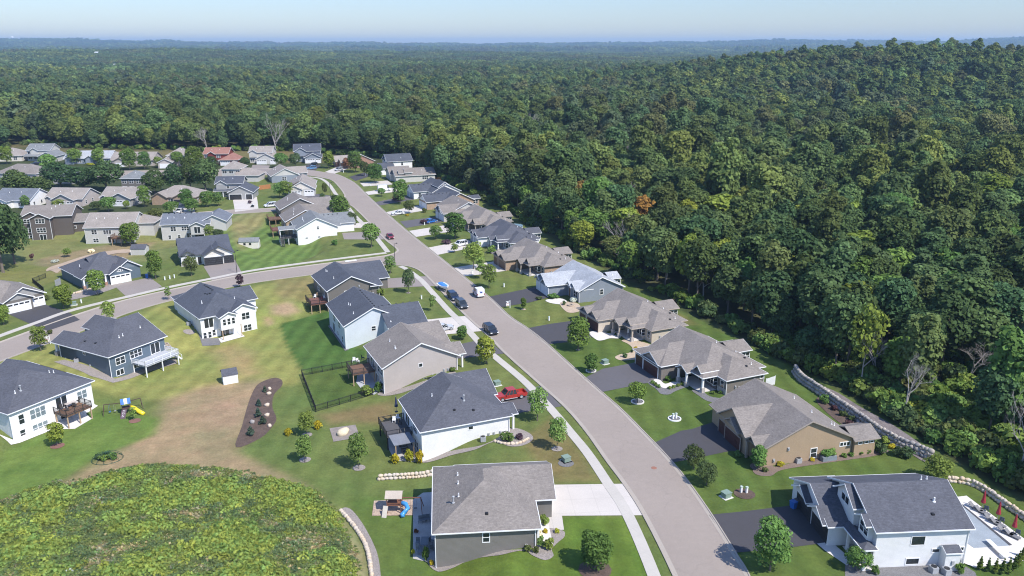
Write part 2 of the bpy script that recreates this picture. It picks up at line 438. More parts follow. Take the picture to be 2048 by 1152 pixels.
def sheet(name, pts, off, m, drape=None, kind='structure', label=None, cat=None, thick=0.0, group=None):
    """a thin sheet that follows the ground, off metres above it"""
    bm = bmesh.new()
    vs = [bm.verts.new((p[0], p[1], 0)) for p in pts]
    f = bm.faces.new(vs)
    if f.normal.z < 0 or f.calc_area() == 0: f.normal_update()
    f.normal_update()
    if f.normal.z < 0: f.normal_flip()
    xs = [p[0] for p in pts]; ys = [p[1] for p in pts]
    if drape is None:
        g = np.array([hz(p[0], p[1]) for p in pts]); drape = np.ptp(g) > .02
    if drape:
        st = 1.0
        for k in range(math.ceil(min(xs) / st), math.floor(max(xs) / st) + 1):
            bmesh.ops.bisect_plane(bm, geom=bm.verts[:] + bm.edges[:] + bm.faces[:], plane_co=(k * st, 0, 0), plane_no=(1, 0, 0))
        for k in range(math.ceil(min(ys) / st), math.floor(max(ys) / st) + 1):
            bmesh.ops.bisect_plane(bm, geom=bm.verts[:] + bm.edges[:] + bm.faces[:], plane_co=(0, k * st, 0), plane_no=(0, 1, 0))
    bmesh.ops.triangulate(bm, faces=bm.faces[:])
    co = np.array([v.co[:2] for v in bm.verts]); zz = height(co[:, 0], co[:, 1])
    for v, z in zip(bm.verts, zz): v.co.z = z + off + (.012 if drape else 0)
    me = bpy.data.meshes.new(name); bm.to_mesh(me); bm.free()
    o = link(name, me, m); tag(o, label, cat, group, kind)
    return o

def strip(name, pts, prof, m, kind='structure'):
    """sweep a profile [(sideways, height)] along a line on the ground"""
    P = [Vector((p[0], p[1])) for p in pts]; mb = MB(); k = len(prof); vs = []
    for i, p in enumerate(P):
        d = (P[min(i + 1, len(P) - 1)] - P[max(i - 1, 0)]).normalized(); nrm = Vector((-d.y, d.x))
        for o, z in prof:
            q = p + nrm * o; vs.append((q.x, q.y, hz(p.x, p.y) + z))
    fs = []
    for i in range(len(P) - 1):
        for j in range(k - 1):
            a = i * k + j; fs.append((a, a + 1, a + k + 1, a + k))
    me = bpy.data.meshes.new(name); me.from_pydata(vs, [], fs); me.update()
    bm = bmesh.new(); bm.from_mesh(me); bmesh.ops.recalc_face_normals(bm, faces=bm.faces)
    if sum(f.normal.z for f in bm.faces) < 0: bmesh.ops.reverse_faces(bm, faces=bm.faces[:])
    bm.to_mesh(me); bm.free()
    o = link(name, me, m); return tag(o, kind=kind)

def tarmac(name, col, dark=.92):
    if name in MATS: return MATS[name]
    m, nt, b = newmat(name); tc = N(nt, 'ShaderNodeTexCoord'); O = tc.outputs['Object']
    f = math_n(nt, 'MULTIPLY', rng_map(nt, noise(nt, .09, vec=O, detail=5), .93, 1.06), rng_map(nt, noise(nt, 1.1, vec=O, detail=5, rough=.7), .94, 1.06))
    f = math_n(nt, 'MULTIPLY', f, rng_map(nt, noise(nt, 18, vec=O, detail=2), .88, 1.12))
    v = N(nt, 'ShaderNodeTexVoronoi', feature='DISTANCE_TO_EDGE'); v.inputs['Scale'].default_value = .085
    wn = N(nt, 'ShaderNodeTexNoise'); wn.inputs['Scale'].default_value = .5; nt.links.new(O, wn.inputs['Vector'])
    ad = N(nt, 'ShaderNodeVectorMath', operation='ADD'); sc = N(nt, 'ShaderNodeVectorMath', operation='SCALE'); sc.inputs['Scale'].default_value = 3.0
    nt.links.new(wn.outputs['Color'], sc.inputs[0]); nt.links.new(O, ad.inputs[0]); nt.links.new(sc.outputs[0], ad.inputs[1]); nt.links.new(ad.outputs[0], v.inputs['Vector'])
    f = math_n(nt, 'MULTIPLY', f, rng_map(nt, v.outputs['Distance'], dark, 1.0, .002, .008))
    nt.links.new(mulcol(nt, col, f), b.inputs['Base Color']); b.inputs['Roughness'].default_value = .9
    MATS[name] = m; return m

def slabs(name, col, size=3.0, rot=0.0):
    """poured concrete with control joints"""
    if name in MATS: return MATS[name]
    m, nt, b = newmat(name); tc = N(nt, 'ShaderNodeTexCoord'); O = tc.outputs['Object']
    mp = N(nt, 'ShaderNodeMapping'); mp.inputs['Rotation'].default_value = (0, 0, rot); nt.links.new(O, mp.inputs[0])
    sp = N(nt, 'ShaderNodeSeparateXYZ'); nt.links.new(mp.outputs[0], sp.inputs[0]); f = None
    for i in (0, 1):
        s = math_n(nt, 'FRACT', math_n(nt, 'DIVIDE', sp.outputs[i], size)); g = rng_map(nt, s, .84, 1.0, 0.0, .035)
        f = g if f is None else math_n(nt, 'MULTIPLY', f, g)
    f = math_n(nt, 'MULTIPLY', f, math_n(nt, 'MULTIPLY', rng_map(nt, noise(nt, .22, vec=O, detail=4), .92, 1.05), rng_map(nt, noise(nt, 5, vec=O), .96, 1.04)))
    nt.links.new(mulcol(nt, col, f), b.inputs['Base Color']); b.inputs['Roughness'].default_value = .85
    MATS[name] = m; return m

ROADM = tarmac('road_asphalt', (.290, .243, .206))
ASPH = tarmac('driveway_asphalt', (.058, .055, .060), .95)
ASPHG = tarmac('driveway_asphalt_grey', (.105, .098, .103), .92)
ASPHT = tarmac('driveway_asphalt_tan', (.25, .215, .195), .95)
SLAB = slabs('driveway_concrete', (.53, .485, .435), 3.3, R(-5))
WALK = slabs('sidewalk_concrete', (.47, .435, .385), 1.6, R(-28))
KERB = slabs('kerb_concrete', (.36, .315, .265), 3.0, R(-30))
MULCH = mat('mulch', (.098, .066, .050), .95, n1=(1, .25), n2=(9, .35), bmp=(9, .05))
ROCKY = mat('river_rock', (.27, .235, .21), .95, n1=(1.2, .1), n2=(9, .4), bmp=(10, .05))
TANROCK = mat('tan_rock', (.44, .345, .25), .95, n1=(1.2, .1), n2=(9, .3), bmp=(10, .05))
GREYROCK = mat('grey_rock', (.16, .155, .155), .95, n1=(1.2, .1), n2=(9, .35), bmp=(10, .05))
PAVER = brickmat('pavers', (.27, .23, .2), (.23, .2, .18), (.15, .135, .12), 3.0)
SAND = mat('tan_gravel', (.38, .29, .21), .95, n1=(.6, .1), n2=(7, .15))

def W(*px): return [up(*p) for p in px]
EAST = [(60, 344), (400, 340), (505, 338), (560, 337), (610, 339), (650, 345), (675, 349), (700, 360), (715, 370), (735, 390), (775, 427), (825, 470), (875, 510), (905, 534), (977, 592),
        (1020, 632), (1057, 657), (1095, 687), (1182, 765), (1240, 815), (1289, 864), (1332, 909), (1372, 956), (1422, 1026), (1475, 1110), (1500, 1152), (1560, 1290)]
WEST_S = [(850, 551), (925, 627), (970, 668), (1008, 707), (1076, 768), (1128, 815), (1170, 864), (1210, 921), (1245, 968), (1285, 1031), (1345, 1152), (1400, 1290)]
CORN_S = [(-150, 785), (0, 724), (150, 668), (210, 645), (265, 624), (350, 600), (492, 569), (632, 549), (757, 532), (792, 531), (815, 533), (835, 540), (850, 551)]
CORN_N = [(-150, 740), (0, 684), (150, 630), (250, 600), (375, 572), (500, 547), (625, 530), (752, 514), (776, 510), (790, 505), (792, 498), (772, 482), (757, 467), (737, 445), (712, 420), (700, 411), (682, 409), (640, 414), (547, 423), (445, 430), (300, 441), (100, 455)]
CORN_T = [(100, 447), (300, 433), (445, 421), (547, 416), (640, 405), (676, 399), (688, 394), (686, 386), (677, 374), (665, 362), (650, 357), (612, 351), (560, 350), (505, 351), (400, 353), (60, 358)]
e = smooth(W(*EAST)); ws = smooth(W(*WEST_S)); cs = smooth(W(*CORN_S)); cn = smooth(W(*CORN_N)); ct = smooth(W(*CORN_T))
ring = e + list(reversed(ws)) + list(reversed(cs[:-1])) + cn + ct
sheet('road', ring, .02, ROADM, drape=False)
for pts, s in ((e, 1), (ws, -1), (cs, -1), (cn, 1), (ct, 1)):
    pts2 = pts if s > 0 else list(reversed(pts))
    # profile from the back of the kerb towards the carriageway (right-hand side of the direction of travel)
    strip('kerb', pts2, [(0.02, -.15), (0.02, .13), (-.14, .135), (-.2, .05), (-.66, .036), (-.66, 0)], KERB)
SW = [[(800, 533), (812, 538), (838, 557), (852, 571), (895, 619), (917, 640), (938, 663), (968, 695), (1000, 722), (1050, 764), (1098, 814), (1142, 866), (1176, 908), (1216, 968), (1256, 1031), (1308, 1152), (1350, 1280)],
      [(776, 505), (757, 481), (742, 465), (724, 446), (708, 430), (697, 416)], [(676, 396), (670, 386), (656, 367), (640, 357), (617, 354)],
      [(-150, 728), (0, 672), (75, 645), (150, 619), (275, 589), (340, 574), (425, 557), (512, 540), (650, 521), (772, 506)]]
for i, s in enumerate(SW):
    strip('sidewalk', smooth(W(*s)), [(-.78, 0), (-.78, .075 + .004 * i), (.78, .075 + .004 * i), (.78, 0)], WALK)
for m, px in [
    (ASPH, [(1418, 1030), (1480, 1024), (1595, 1010), (1662, 1085), (1560, 1098), (1471, 1106)]),
    (ASPH, [(1306, 887), (1362, 862), (1385, 858), (1425, 845), (1502, 905), (1462, 902), (1400, 915), (1344, 926)]),
    (ASPHG, [(1168, 757), (1205, 738), (1262, 727), (1292, 718), (1327, 763), (1290, 767), (1206, 784)]),
    (ASPH, [(1053, 657), (1100, 648), (1158, 640), (1200, 668), (1170, 681), (1094, 689)]),
    (ASPH, [(976, 594), (1072, 574), (1098, 595), (1060, 605), (1000, 615)]),
    (SLAB, [(904, 536), (995, 522), (1016, 541), (970, 548), (927, 553)]),
    (SLAB, [(854, 496), (937, 480), (952, 494), (875, 510)]),
    (SLAB, [(818, 462), (894, 450), (910, 462), (832, 474)]),
    (ASPHG, [(800, 443), (870, 434), (884, 444), (812, 456)]),
    (SLAB, [(770, 425), (836, 411), (856, 420), (785, 432)]),
    (ASPHG, [(748, 405), (812, 392), (828, 399), (760, 411)]),
    (SLAB, [(730, 384), (788, 375), (798, 383), (737, 390)]),
    (SLAB, [(720, 366), (775, 361), (786, 369), (727, 373)]),
    (ASPH, [(698, 354), (728, 345), (745, 351), (711, 362)]),
    (SLAB, [(650, 344), (676, 333), (697, 337), (668, 348)]),
    (ASPH, [(600, 338), (615, 329), (642, 330), (630, 342)]),
    (SLAB, [(1100, 970), (1246, 968), (1286, 1031), (1124, 1032), (1128, 1060), (1072, 1062), (1072, 1012), (1096, 1010)]),
    (ASPHG, [(968, 793), (1082, 772), (1124, 813), (1000, 832)]),
    (ASPHG, [(900, 693), (955, 681), (980, 686), (1010, 707), (912, 718)]),
    (SLAB, [(838, 641), (932, 632), (967, 662), (892, 669), (856, 658)]),
    (ASPHT, [(765, 558), (838, 553), (852, 553), (872, 572), (775, 576)]),
    (ASPHT, [(684, 466), (755, 463), (770, 479), (688, 479)]),
    (SLAB, [(684, 449), (717, 446), (736, 444), (747, 455), (686, 457)]),
    (ASPHT, [(227, 570), (300, 555), (324, 573), (302, 583), (256, 597)]),
    (ASPHT, [(407, 533), (470, 520), (485, 548), (425, 562)]),
    (ASPH, [(18, 629), (87, 608), (140, 626), (160, 640), (95, 662), (60, 648)]),
    (SLAB, [(466, 400), (514, 394), (517, 418), (470, 424)]),
    (ASPH, [(136, 413), (158, 412), (152, 440), (130, 440)]),
    (ASPHT, [(505, 330), (540, 331), (535, 342), (500, 342)]),
    (ASPH, [(60, 335), (84, 326), (90, 345), (64, 350)]),
    (ASPHG, [(575, 390), (627, 387), (680, 394), (672, 402), (600, 405)]),
    (SLAB, [(340, 404), (385, 404), (392, 432), (350, 434)]),
]:
    sheet('driveway', W(*px), .045, m)
# ------------------------------------------------------------------ houses
SHARED = {}
def shared(key, fn):
    if key not in SHARED: SHARED[key] = fn()
    return SHARED[key]

class House:
    """local frame: x to the right along the near eave, y away from the camera; wing outlines are roof outlines"""
    OV = .45
    def __init__(s, label, org, ang, wall, roof, trim=None, name='house', z0=0.0, stone=None):
        s.root = thing(name, label, 'house', (org[0], org[1], z0), R(ang)); s.org = org; s.ang = R(ang); s.z0 = z0
        s.wallm, s.roofm, s.trim = wall, roof, trim or WHITE
        s.wings = []; s.wb = MB(); s.rb = MB(); s.fb = MB(); s.gb = {}
    def world(s, x, y): return (s.org[0] + x * math.cos(s.ang) - y * math.sin(s.ang), s.org[1] + x * math.sin(s.ang) + y * math.cos(s.ang))
    def ground(s, x, y): return hz(*s.world(x, y)) - s.z0
    def roofz(s, x, y):
        z = -9
        for (x0, y0, x1, y1, ze, ax, pit, ea, eb) in s.wings:
            if x0 <= x <= x1 and y0 <= y <= y1:
                if ax == 'x':
                    d = min(y - y0, y1 - y)
                    if ea == 'h': d = min(d, x - x0)
                    if eb == 'h': d = min(d, x1 - x)
                else:
                    d = min(x - x0, x1 - x)
                    if ea == 'h': d = min(d, y - y0)
                    if eb == 'h': d = min(d, y1 - y)
                z = max(z, ze + pit * d)
        return z
    def wing(s, x0, y0, x1, y1, ze=3.0, ax='y', pit=.48, ea='g', eb='g', zb=-3.2, walls=True, gable=None, inset=(0, 0, 0, 0), t=.17):
        """ax: ridge direction; ea / eb: 'g'able, 'h'ip or 'n'one at the low / high end; inset pulls walls back further (x0,y0,x1,y1)"""
        s.wings.append((x0, y0, x1, y1, ze, ax, pit, ea, eb))
        sw = (lambda a, b, c: (a, b, c)) if ax == 'x' else (lambda a, b, c: (b, a, c))
        if ax == 'x': a0, a1, b0, b1 = x0, x1, y0, y1
        else: a0, a1, b0, b1 = y0, y1, x0, x1
        h = (b1 - b0) / 2; bm = (b0 + b1) / 2; zr = ze + pit * h
        r0 = a0 + (h if ea == 'h' else 0); r1 = a1 - (h if eb == 'h' else 0)
        if r0 > r1: r0 = r1 = (a0 + a1) / 2
        P = [sw(a0, b0, ze), sw(a1, b0, ze), sw(a1, b1, ze), sw(a0, b1, ze), sw(r0, bm, zr), sw(r1, bm, zr)]
        Q = [(p[0], p[1], p[2] - t) for p in P]
        top = [(0, 1, 5, 4), (2, 3, 4, 5)]; edges = [(0, 1), (2, 3)]
        if ea == 'h': top.append((3, 0, 4)); edges.append((3, 0))
        else: edges += [(3, 4), (4, 0)]
        if eb == 'h': top.append((1, 2, 5)); edges.append((1, 2))
        else: edges += [(1, 5), (5, 2)]
        fs = top + [tuple(i + 6 for i in reversed(f)) for f in top] + [(b, a, a + 6, b + 6) for a, b in edges]
        s.rb.add(P + Q, fs)
        cx, cy = (x0 + x1) / 2, (y0 + y1) / 2
        skip = set()
        if ea == 'n': skip |= {(3, 4), (4, 0)}
        if eb == 'n': skip |= {(1, 5), (5, 2)}
        for a, b in edges:      # fascia, gutters and rake boards
            if (a, b) in skip: continue
            A, B = Vector(P[a]), Vector(P[b]); e = B - A; n = Vector((e.y, -e.x, 0))
            if n.length < 1e-4: continue
            n.normalize()
            if n.dot(Vector(((A.x + B.x) / 2 - cx, (A.y + B.y) / 2 - cy, 0))) < 0: n = -n
            flat = abs(e.z) < 1e-3
            w = .09 if flat else .04; up_, dn = (-.01, .15) if flat else (.0, .22)
            d = e.normalized() * (.05 if flat else 0.0)
            i_, o_ = n * .006, n * w
            vs = []
            for p in (A - d, B + d):
                vs += [p + i_ + Vector((0, 0, up_)), p + o_ + Vector((0, 0, up_)), p + o_ - Vector((0, 0, dn)), p + i_ - Vector((0, 0, dn))]
            s.fb.add(vs, [(0, 1, 2, 3), (7, 6, 5, 4), (0, 4, 5, 1), (1, 5, 6, 2), (2, 6, 7, 3), (3, 7, 4, 0)])
        # soffit-to-ground walls
        if walls:
            o = s.OV
            X0, Y0, X1, Y1 = x0 + o + inset[0], y0 + o + inset[1], x1 - o - inset[2], y1 - o - inset[3]
            zw = ze + pit * o - t - .03
            s.wb.box(X0, Y0, zb, X1, Y1, zw)
            lo, hi = (X0, X1) if ax == 'x' else (Y0, Y1); q0, q1 = (Y0, Y1) if ax == 'x' else (X0, X1)
            for e_, c in ((ea, lo), (eb, hi)):
                if e_ == 'g':
                    mb = s.wb if gable is None else s.gb.setdefault((gable.name, len(s.wings), e_, c), (gable, MB()))[1]
                    k = .012 if gable is not None else 0
                    sg = 1 if c == lo else -1
                    c0, c1 = c - sg * k, c + sg * .25
                    zq = ze + pit * (q0 - b0) - t - .03; zp = ze + pit * (b1 - q1) - t - .03
                    tri = [(q0, zw)] + ([(q0, zq)] if zq > zw + .01 else []) + [(bm, zr - t - .03)] + ([(q1, zp)] if zp > zw + .01 else []) + [(q1, zw)]; nt_ = len(tri)
                    if gable is not None: tri[0] = (q0, zw - .02); tri[-1] = (q1, zw - .02)
                    vs = [sw(c0, b, z) for b, z in tri] + [sw(c1, b, z) for b, z in tri]
                    mb.add(vs, [tuple(range(nt_)), tuple(range(2 * nt_ - 1, nt_ - 1, -1))] + [(i, i + nt_, (i + 1) % nt_ + nt_, (i + 1) % nt_) for i in range(nt_)])
        return s
    # sides of a wing's wall box
    def face(s, wi, side):
        x0, y0, x1, y1 = s.wings[wi][:4]; o = s.OV
        return {'S': y0 + o, 'N': y1 - o, 'W': x0 + o, 'E': x1 - o}[side]
    def put(s, name, me, wi, side, u, z, m, off=0.0, plane=None):
        c = s.face(wi, side) if plane is None else plane
        loc, rz = {'S': ((u, c - off, z), 0), 'N': ((u, c + off, z), 180), 'W': ((c - off, u, z), -90), 'E': ((c + off, u, z), 90)}[side]
        return link(name, me, m, s.root, loc, R(rz))
    def win(s, wi, side, u, z, w=1.0, h=1.4, n=1, rail=True, pale=False, frame=None, plane=None):
        def fr():
            mb = MB(); c = .11; tw = w * n
            mb.box(-tw / 2 - c, -.05, -c, tw / 2 + c, .02, 0).box(-tw / 2 - c, -.05, h, tw / 2 + c, .02, h + c)
            mb.box(-tw / 2 - c, -.048, 0, -tw / 2, .02, h).box(tw / 2, -.048, 0, tw / 2 + c, .02, h)
            for i in range(1, n): mb.box(-tw / 2 + i * w - .06, -.046, 0, -tw / 2 + i * w + .06, .02, h)
            if rail:
                for i in range(n): mb.box(-tw / 2 + i * w + (.06 if i else 0), -.042, h * .5 - .035, -tw / 2 + (i + 1) * w - (.06 if i < n - 1 else 0), .02, h * .5 + .035)
            return mb.mesh('window')
        f = s.put('window', shared(('wf', w, h, n, rail, (frame or WHITE).name), fr), wi, side, u, z, frame or WHITE, plane=plane)
        g = shared(('wg', w, h, n, pale), lambda: MB().box(-w * n / 2, -.012, 0, w * n / 2, .015, h).mesh('pane'))
        link('pane', g, GLASSL if pale else GLASS, f)
        return f
    def garage(s, wi, side, u, w=4.9, h=2.15, m=None, glass=False, z=0.0, trim=None, plane=None):
        def dr():
            mb = MB(); k = 4
            for i in range(k): mb.box(-w / 2, -.03, i * h / k + .012, w / 2, .02, (i + 1) * h / k - .012)
            nn = max(2, round(w / 1.2))
            for i in range(k - (1 if glass else 0)):
                for j in range(nn):
                    a = -w / 2 + (j + .12) * w / nn; b = -w / 2 + (j + .88) * w / nn
                    mb.box(a, -.042, i * h / k + .1, b, -.02, (i + 1) * h / k - .1)
            mb.box(-w / 2, .0, 0, w / 2, .018, h)
            return mb.mesh('garage_door')
        d = s.put('garage_door', shared(('gd', w, h, glass, (m or WHITE).name), dr), wi, side, u, z, m or WHITE, plane=plane)
        c = .16
        t = shared(('gt', w, h, (trim or s.trim).name), lambda: MB().box(-w / 2 - c, -.07, 0, -w / 2, .03, h).box(w / 2, -.07, 0, w / 2 + c, .03, h).box(-w / 2 - c, -.072, h, w / 2 + c, .03, h + c).mesh('frame'))
        link('frame', t, trim or s.trim, d)
        if glass:
            nn = max(2, round(w / 1.2))
            def gl():
                mb = MB()
                for j in range(nn): mb.box(-w / 2 + (j + .12) * w / nn, -.045, h * .79, -w / 2 + (j + .88) * w / nn, -.02, h * .95)
                return mb.mesh('window')
            link('window', shared(('gg', w, h), gl), GLASS, d)
        return d
    def door(s, wi, side, u, w=.95, h=2.1, m=None, z=0.15, slide=False, plane=None):
        if slide:
            return s.slider(wi, side, u, z, plane=plane)
        mb = shared(('fd', w, h, (m or WOODB).name), lambda: MB().box(-w / 2, -.04, 0, w / 2, .02, h).box(-w * .32, -.055, .2, w * .32, -.03, .9).box(-w * .32, -.055, 1.05, w * .32, -.03, h - .2).mesh('front_door'))
        d = s.put('front_door', mb, wi, side, u, z, m or WOODB, plane=plane)
        link('frame', shared(('fdf', w, h), lambda: MB().box(-w / 2 - .12, -.06, 0, -w / 2, .02, h).box(w / 2, -.06, 0, w / 2 + .12, .02, h).box(-w / 2 - .12, -.062, h, w / 2 + .12, .02, h + .12).mesh('frame')), WHITE, d)
        link('handle', shared('handle', lambda: MB().box(.32, -.1, .95, .38, -.04, 1.1).mesh('handle')), BLACK, d)
        return d
    def slider(s, wi, side, u, z, w=.95, h=2.05, plane=None):
        f = s.win(wi, side, u, z, w, h, 2, rail=False, plane=plane); f.name = 'patio_door'; return f
    def vent(s, x, y, hgt=.5, r=.07, m=None):
        z = s.roofz(x, y)
        me = shared(('vp', hgt, r), lambda: MB().lathe([(r * 2.2, -.12), (r * 2.0, .04), (r, .07), (r, hgt), (r * .8, hgt)], 8).mesh('vent_pipe'))
        link('vent_pipe', me, m or WHITE, s.root, (x, y, z))
    def flue(s, x, y):
        z = s.roofz(x, y)
        link('vent_pipe', shared('flue', lambda: MB().lathe([(.24, -.15), (.2, .08), (.1, .12), (.1, .8), (.17, .82), (.17, .95), (.05, 1.02)], 10).mesh('vent_pipe')), GREYM, s.root, (x, y, z))
    def cap(s, x, y):
        link('roof_vent', shared('cap', lambda: MB().box(-.2, -.2, -.15, .2, .2, .14).mesh('roof_vent', bevel=.04)), BLACK, s.root, (x, y, s.roofz(x, y)))
    def column(s, x, y, z0=0.0, z1=2.7, w=.3, stone=None):
        mb = MB().box(x - w / 2, y - w / 2, z0, x + w / 2, y + w / 2, z1).box(x - w * .7, y - w * .7, z1 - .18, x + w * .7, y + w * .7, z1 - .02)
        c = mb.build('column', s.trim, s.root)
        if stone: MB().box(x - w * .95, y - w * .95, z0 - .3, x + w * .95, y + w * .95, z0 + .95).build('pier', stone, c)
    def deck(s, x0, y0, x1, y1, z=0.1, m=None, rail=None, open_=(), posts=True, stairs=None, railh=.95, joist=None):
        m = m or WOODB; rail = rail or BLACK
        d = MB().box(x0, y0, z - .05, x1, y1, z).box(x0 + .05, y0 + .05, z - .28, x1 - .05, y1 - .05, z - .06).build('deck', m, s.root)
        mb = MB(); sides = {'S': ((x0, y0), (x1, y0)), 'N': ((x0, y1), (x1, y1)), 'W': ((x0, y0), (x0, y1)), 'E': ((x1, y0), (x1, y1))}
        for k, (a, b) in sides.items():
            if k in open_: continue
            L = math.hypot(b[0] - a[0], b[1] - a[1]); n = max(1, round(L / 1.8))
            for zz in (.12, railh): mb.bar((*a, z + zz), (*b, z + zz), .07)
            for i in range(n + 1):
                px, py = a[0] + (b[0] - a[0]) * i / n, a[1] + (b[1] - a[1]) * i / n
                mb.box(px - .05, py - .05, z - .25, px + .05, py + .05, z + railh + .08)
            n2 = round(L / .16)
            for i in range(n2):
                px, py = a[0] + (b[0] - a[0]) * (i + .5) / n2, a[1] + (b[1] - a[1]) * (i + .5) / n2
                mb.box(px - .012, py - .012, z + .12, px + .012, py + .012, z + railh)
        if mb.v: mb.build('railing', rail, d)
        if posts:
            for px in (x0 + .15, (x0 + x1) / 2, x1 - .15) if x1 - x0 > 3.2 else (x0 + .15, x1 - .15):
                for py in (y0 + .15, y1 - .15) if y1 - y0 > 3.2 else (y0 + .15,):
                    g = s.ground(px, py); MB().box(px - .09, py - .09, g - .2, px + .09, py + .09, z - .06).build('post', joist or WOODT, d)
        if stairs:
            sx, sy, dx, dy, w = stairs; n = 8; g = s.ground(sx + dx * 2, sy + dy * 2); st = MB(); rise = (z - g) / n
            for i in range(n):
                cx, cy = sx + dx * (i + .5) * .27, sy + dy * (i + .5) * .27; zz = z - (i + 1) * rise
                hx, hy = (.14, w / 2) if dx else (w / 2, .14)
                st.box(cx - hx, cy - hy, zz - .1, cx + hx, cy + hy, zz)
            for sd in (-1, 1):
                ox, oy = (0, sd * w / 2) if dx else (sd * w / 2, 0)
                st.bar((sx + ox, sy + oy, z - .1), (sx + ox + dx * n * .27, sy + oy + dy * n * .27, g), .06, .25)
                st.bar((sx + ox, sy + oy, z + railh), (sx + ox + dx * n * .27, sy + oy + dy * n * .27, g + railh), .06)
                st.bar((sx + ox + dx * n * .27, sy + oy + dy * n * .27, g - .1), (sx + ox + dx * n * .27, sy + oy + dy * n * .27, g + railh + .05), .09)
            st.build('stairs', rail if rail is WHITE else m, d)
        return d
    def block(s, name, x0, y0, z0, x1, y1, z1, m):
        return MB().box(x0, y0, z0, x1, y1, z1).build(name, m, s.root)
    def downspout(s, x, y, z1=2.8):
        MB().box(x - .05, y - .05, s.ground(x, y), x + .05, y + .05, z1).build('downspout', s.trim, s.root)
    def meter(s, wi, side, u, z=1.0):
        s.put('utility_box', shared('meter', lambda: MB().box(-.16, -.16, 0, .16, .02, .5).lathe([(.1, .15), (.1, .3)], 8, (0, -.18, .05)).mesh('utility_box')), wi, side, u, z, GREYM)
    def finish(s):
        s.wb.build('wall', s.wallm, s.root)
        s.rb.build('roof', s.roofm, s.root); s.fb.build('fascia', s.trim, s.root)
        for m, mb in s.gb.values(): mb.build('gable', m, s.root)
        return s

S_WHITE = siding('white_siding', (.80, .79, .77)); S_LBLUE = siding('pale_blue_siding', (.62, .665, .70)); S_BLUE = siding('slate_blue_siding', (.105, .145, .185))
S_GREIGE = siding('greige_siding', (.46, .41, .38)); S_GREY = siding('grey_siding', (.33, .325, .315)); S_DGREY = siding('charcoal_taupe_siding', (.165, .15, .135))
S_TAN = siding('tan_siding', (.40, .295, .195)); S_BEIGE = siding('beige_siding', (.56, .485, .40)); S_TAUPE = siding('taupe_siding', (.185, .165, .148)); S_BGREY = siding('blue_grey_siding', (.235, .262, .30))
S_BROWN = siding('dark_brown_siding', (.12, .10, .088)); S_LGREY = siding('light_grey_siding', (.52, .505, .47)); S_RED = siding('barn_red_siding', (.20, .045, .035)); S_CREAM = siding('cream_siding', (.68, .63, .55))
BRICK = brickmat('tan_brick', (.37, .25, .16), (.31, .20, .13), (.42, .36, .3)); BRICK2 = brickmat('red_brown_brick', (.33, .17, .11), (.27, .14, .095), (.38, .3, .26))
STONE = stonemat('grey_stone', (.22, .20, .18), (.40, .36, .32)); STONEL = stonemat('pale_stone', (.5, .46, .42), (.36, .34, .32), 3.2)
R_DK = shingle('dark_grey_shingle', (0.088, 0.091, 0.106)); R_DK2 = shingle('slate_shingle', (0.076, 0.083, 0.101)); R_BR = shingle('brown_shingle', (0.205, 0.182, 0.163)); R_LG = shingle('pale_grey_shingle', (.34, .355, .375))
R_GR = shingle('grey_shingle', (0.180, 0.189, 0.193)); R_RED = shingle('red_brown_shingle', (0.269, 0.135, 0.103)); R_TAN = shingle('tan_shingle', (0.269, 0.238, 0.211)); R_BLG = shingle('blue_grey_shingle', (0.139, 0.152, 0.175))
G_RED = paint('mahogany_door', (.075, .028, .025), .5, .1); G_BRN = paint('brown_door', (.13, .075, .05), .5, .1); G_BLK = paint('black_door', (.03, .03, .033), .5, .1); G_GREY = paint('grey_door', (.40, .42, .45), .5, .1)
G_WHITE = paint('white_door', (.78, .78, .78), .5, .1)
DKTRIM = mat('dark_trim', (.07, .072, .078), .6)

def ridge_row(h, x0, y0, x1, y1, n):
    for i in range(n): h.cap(x0 + (x1 - x0) * i / (n - 1), y0 + (y1 - y0) * i / (n - 1))

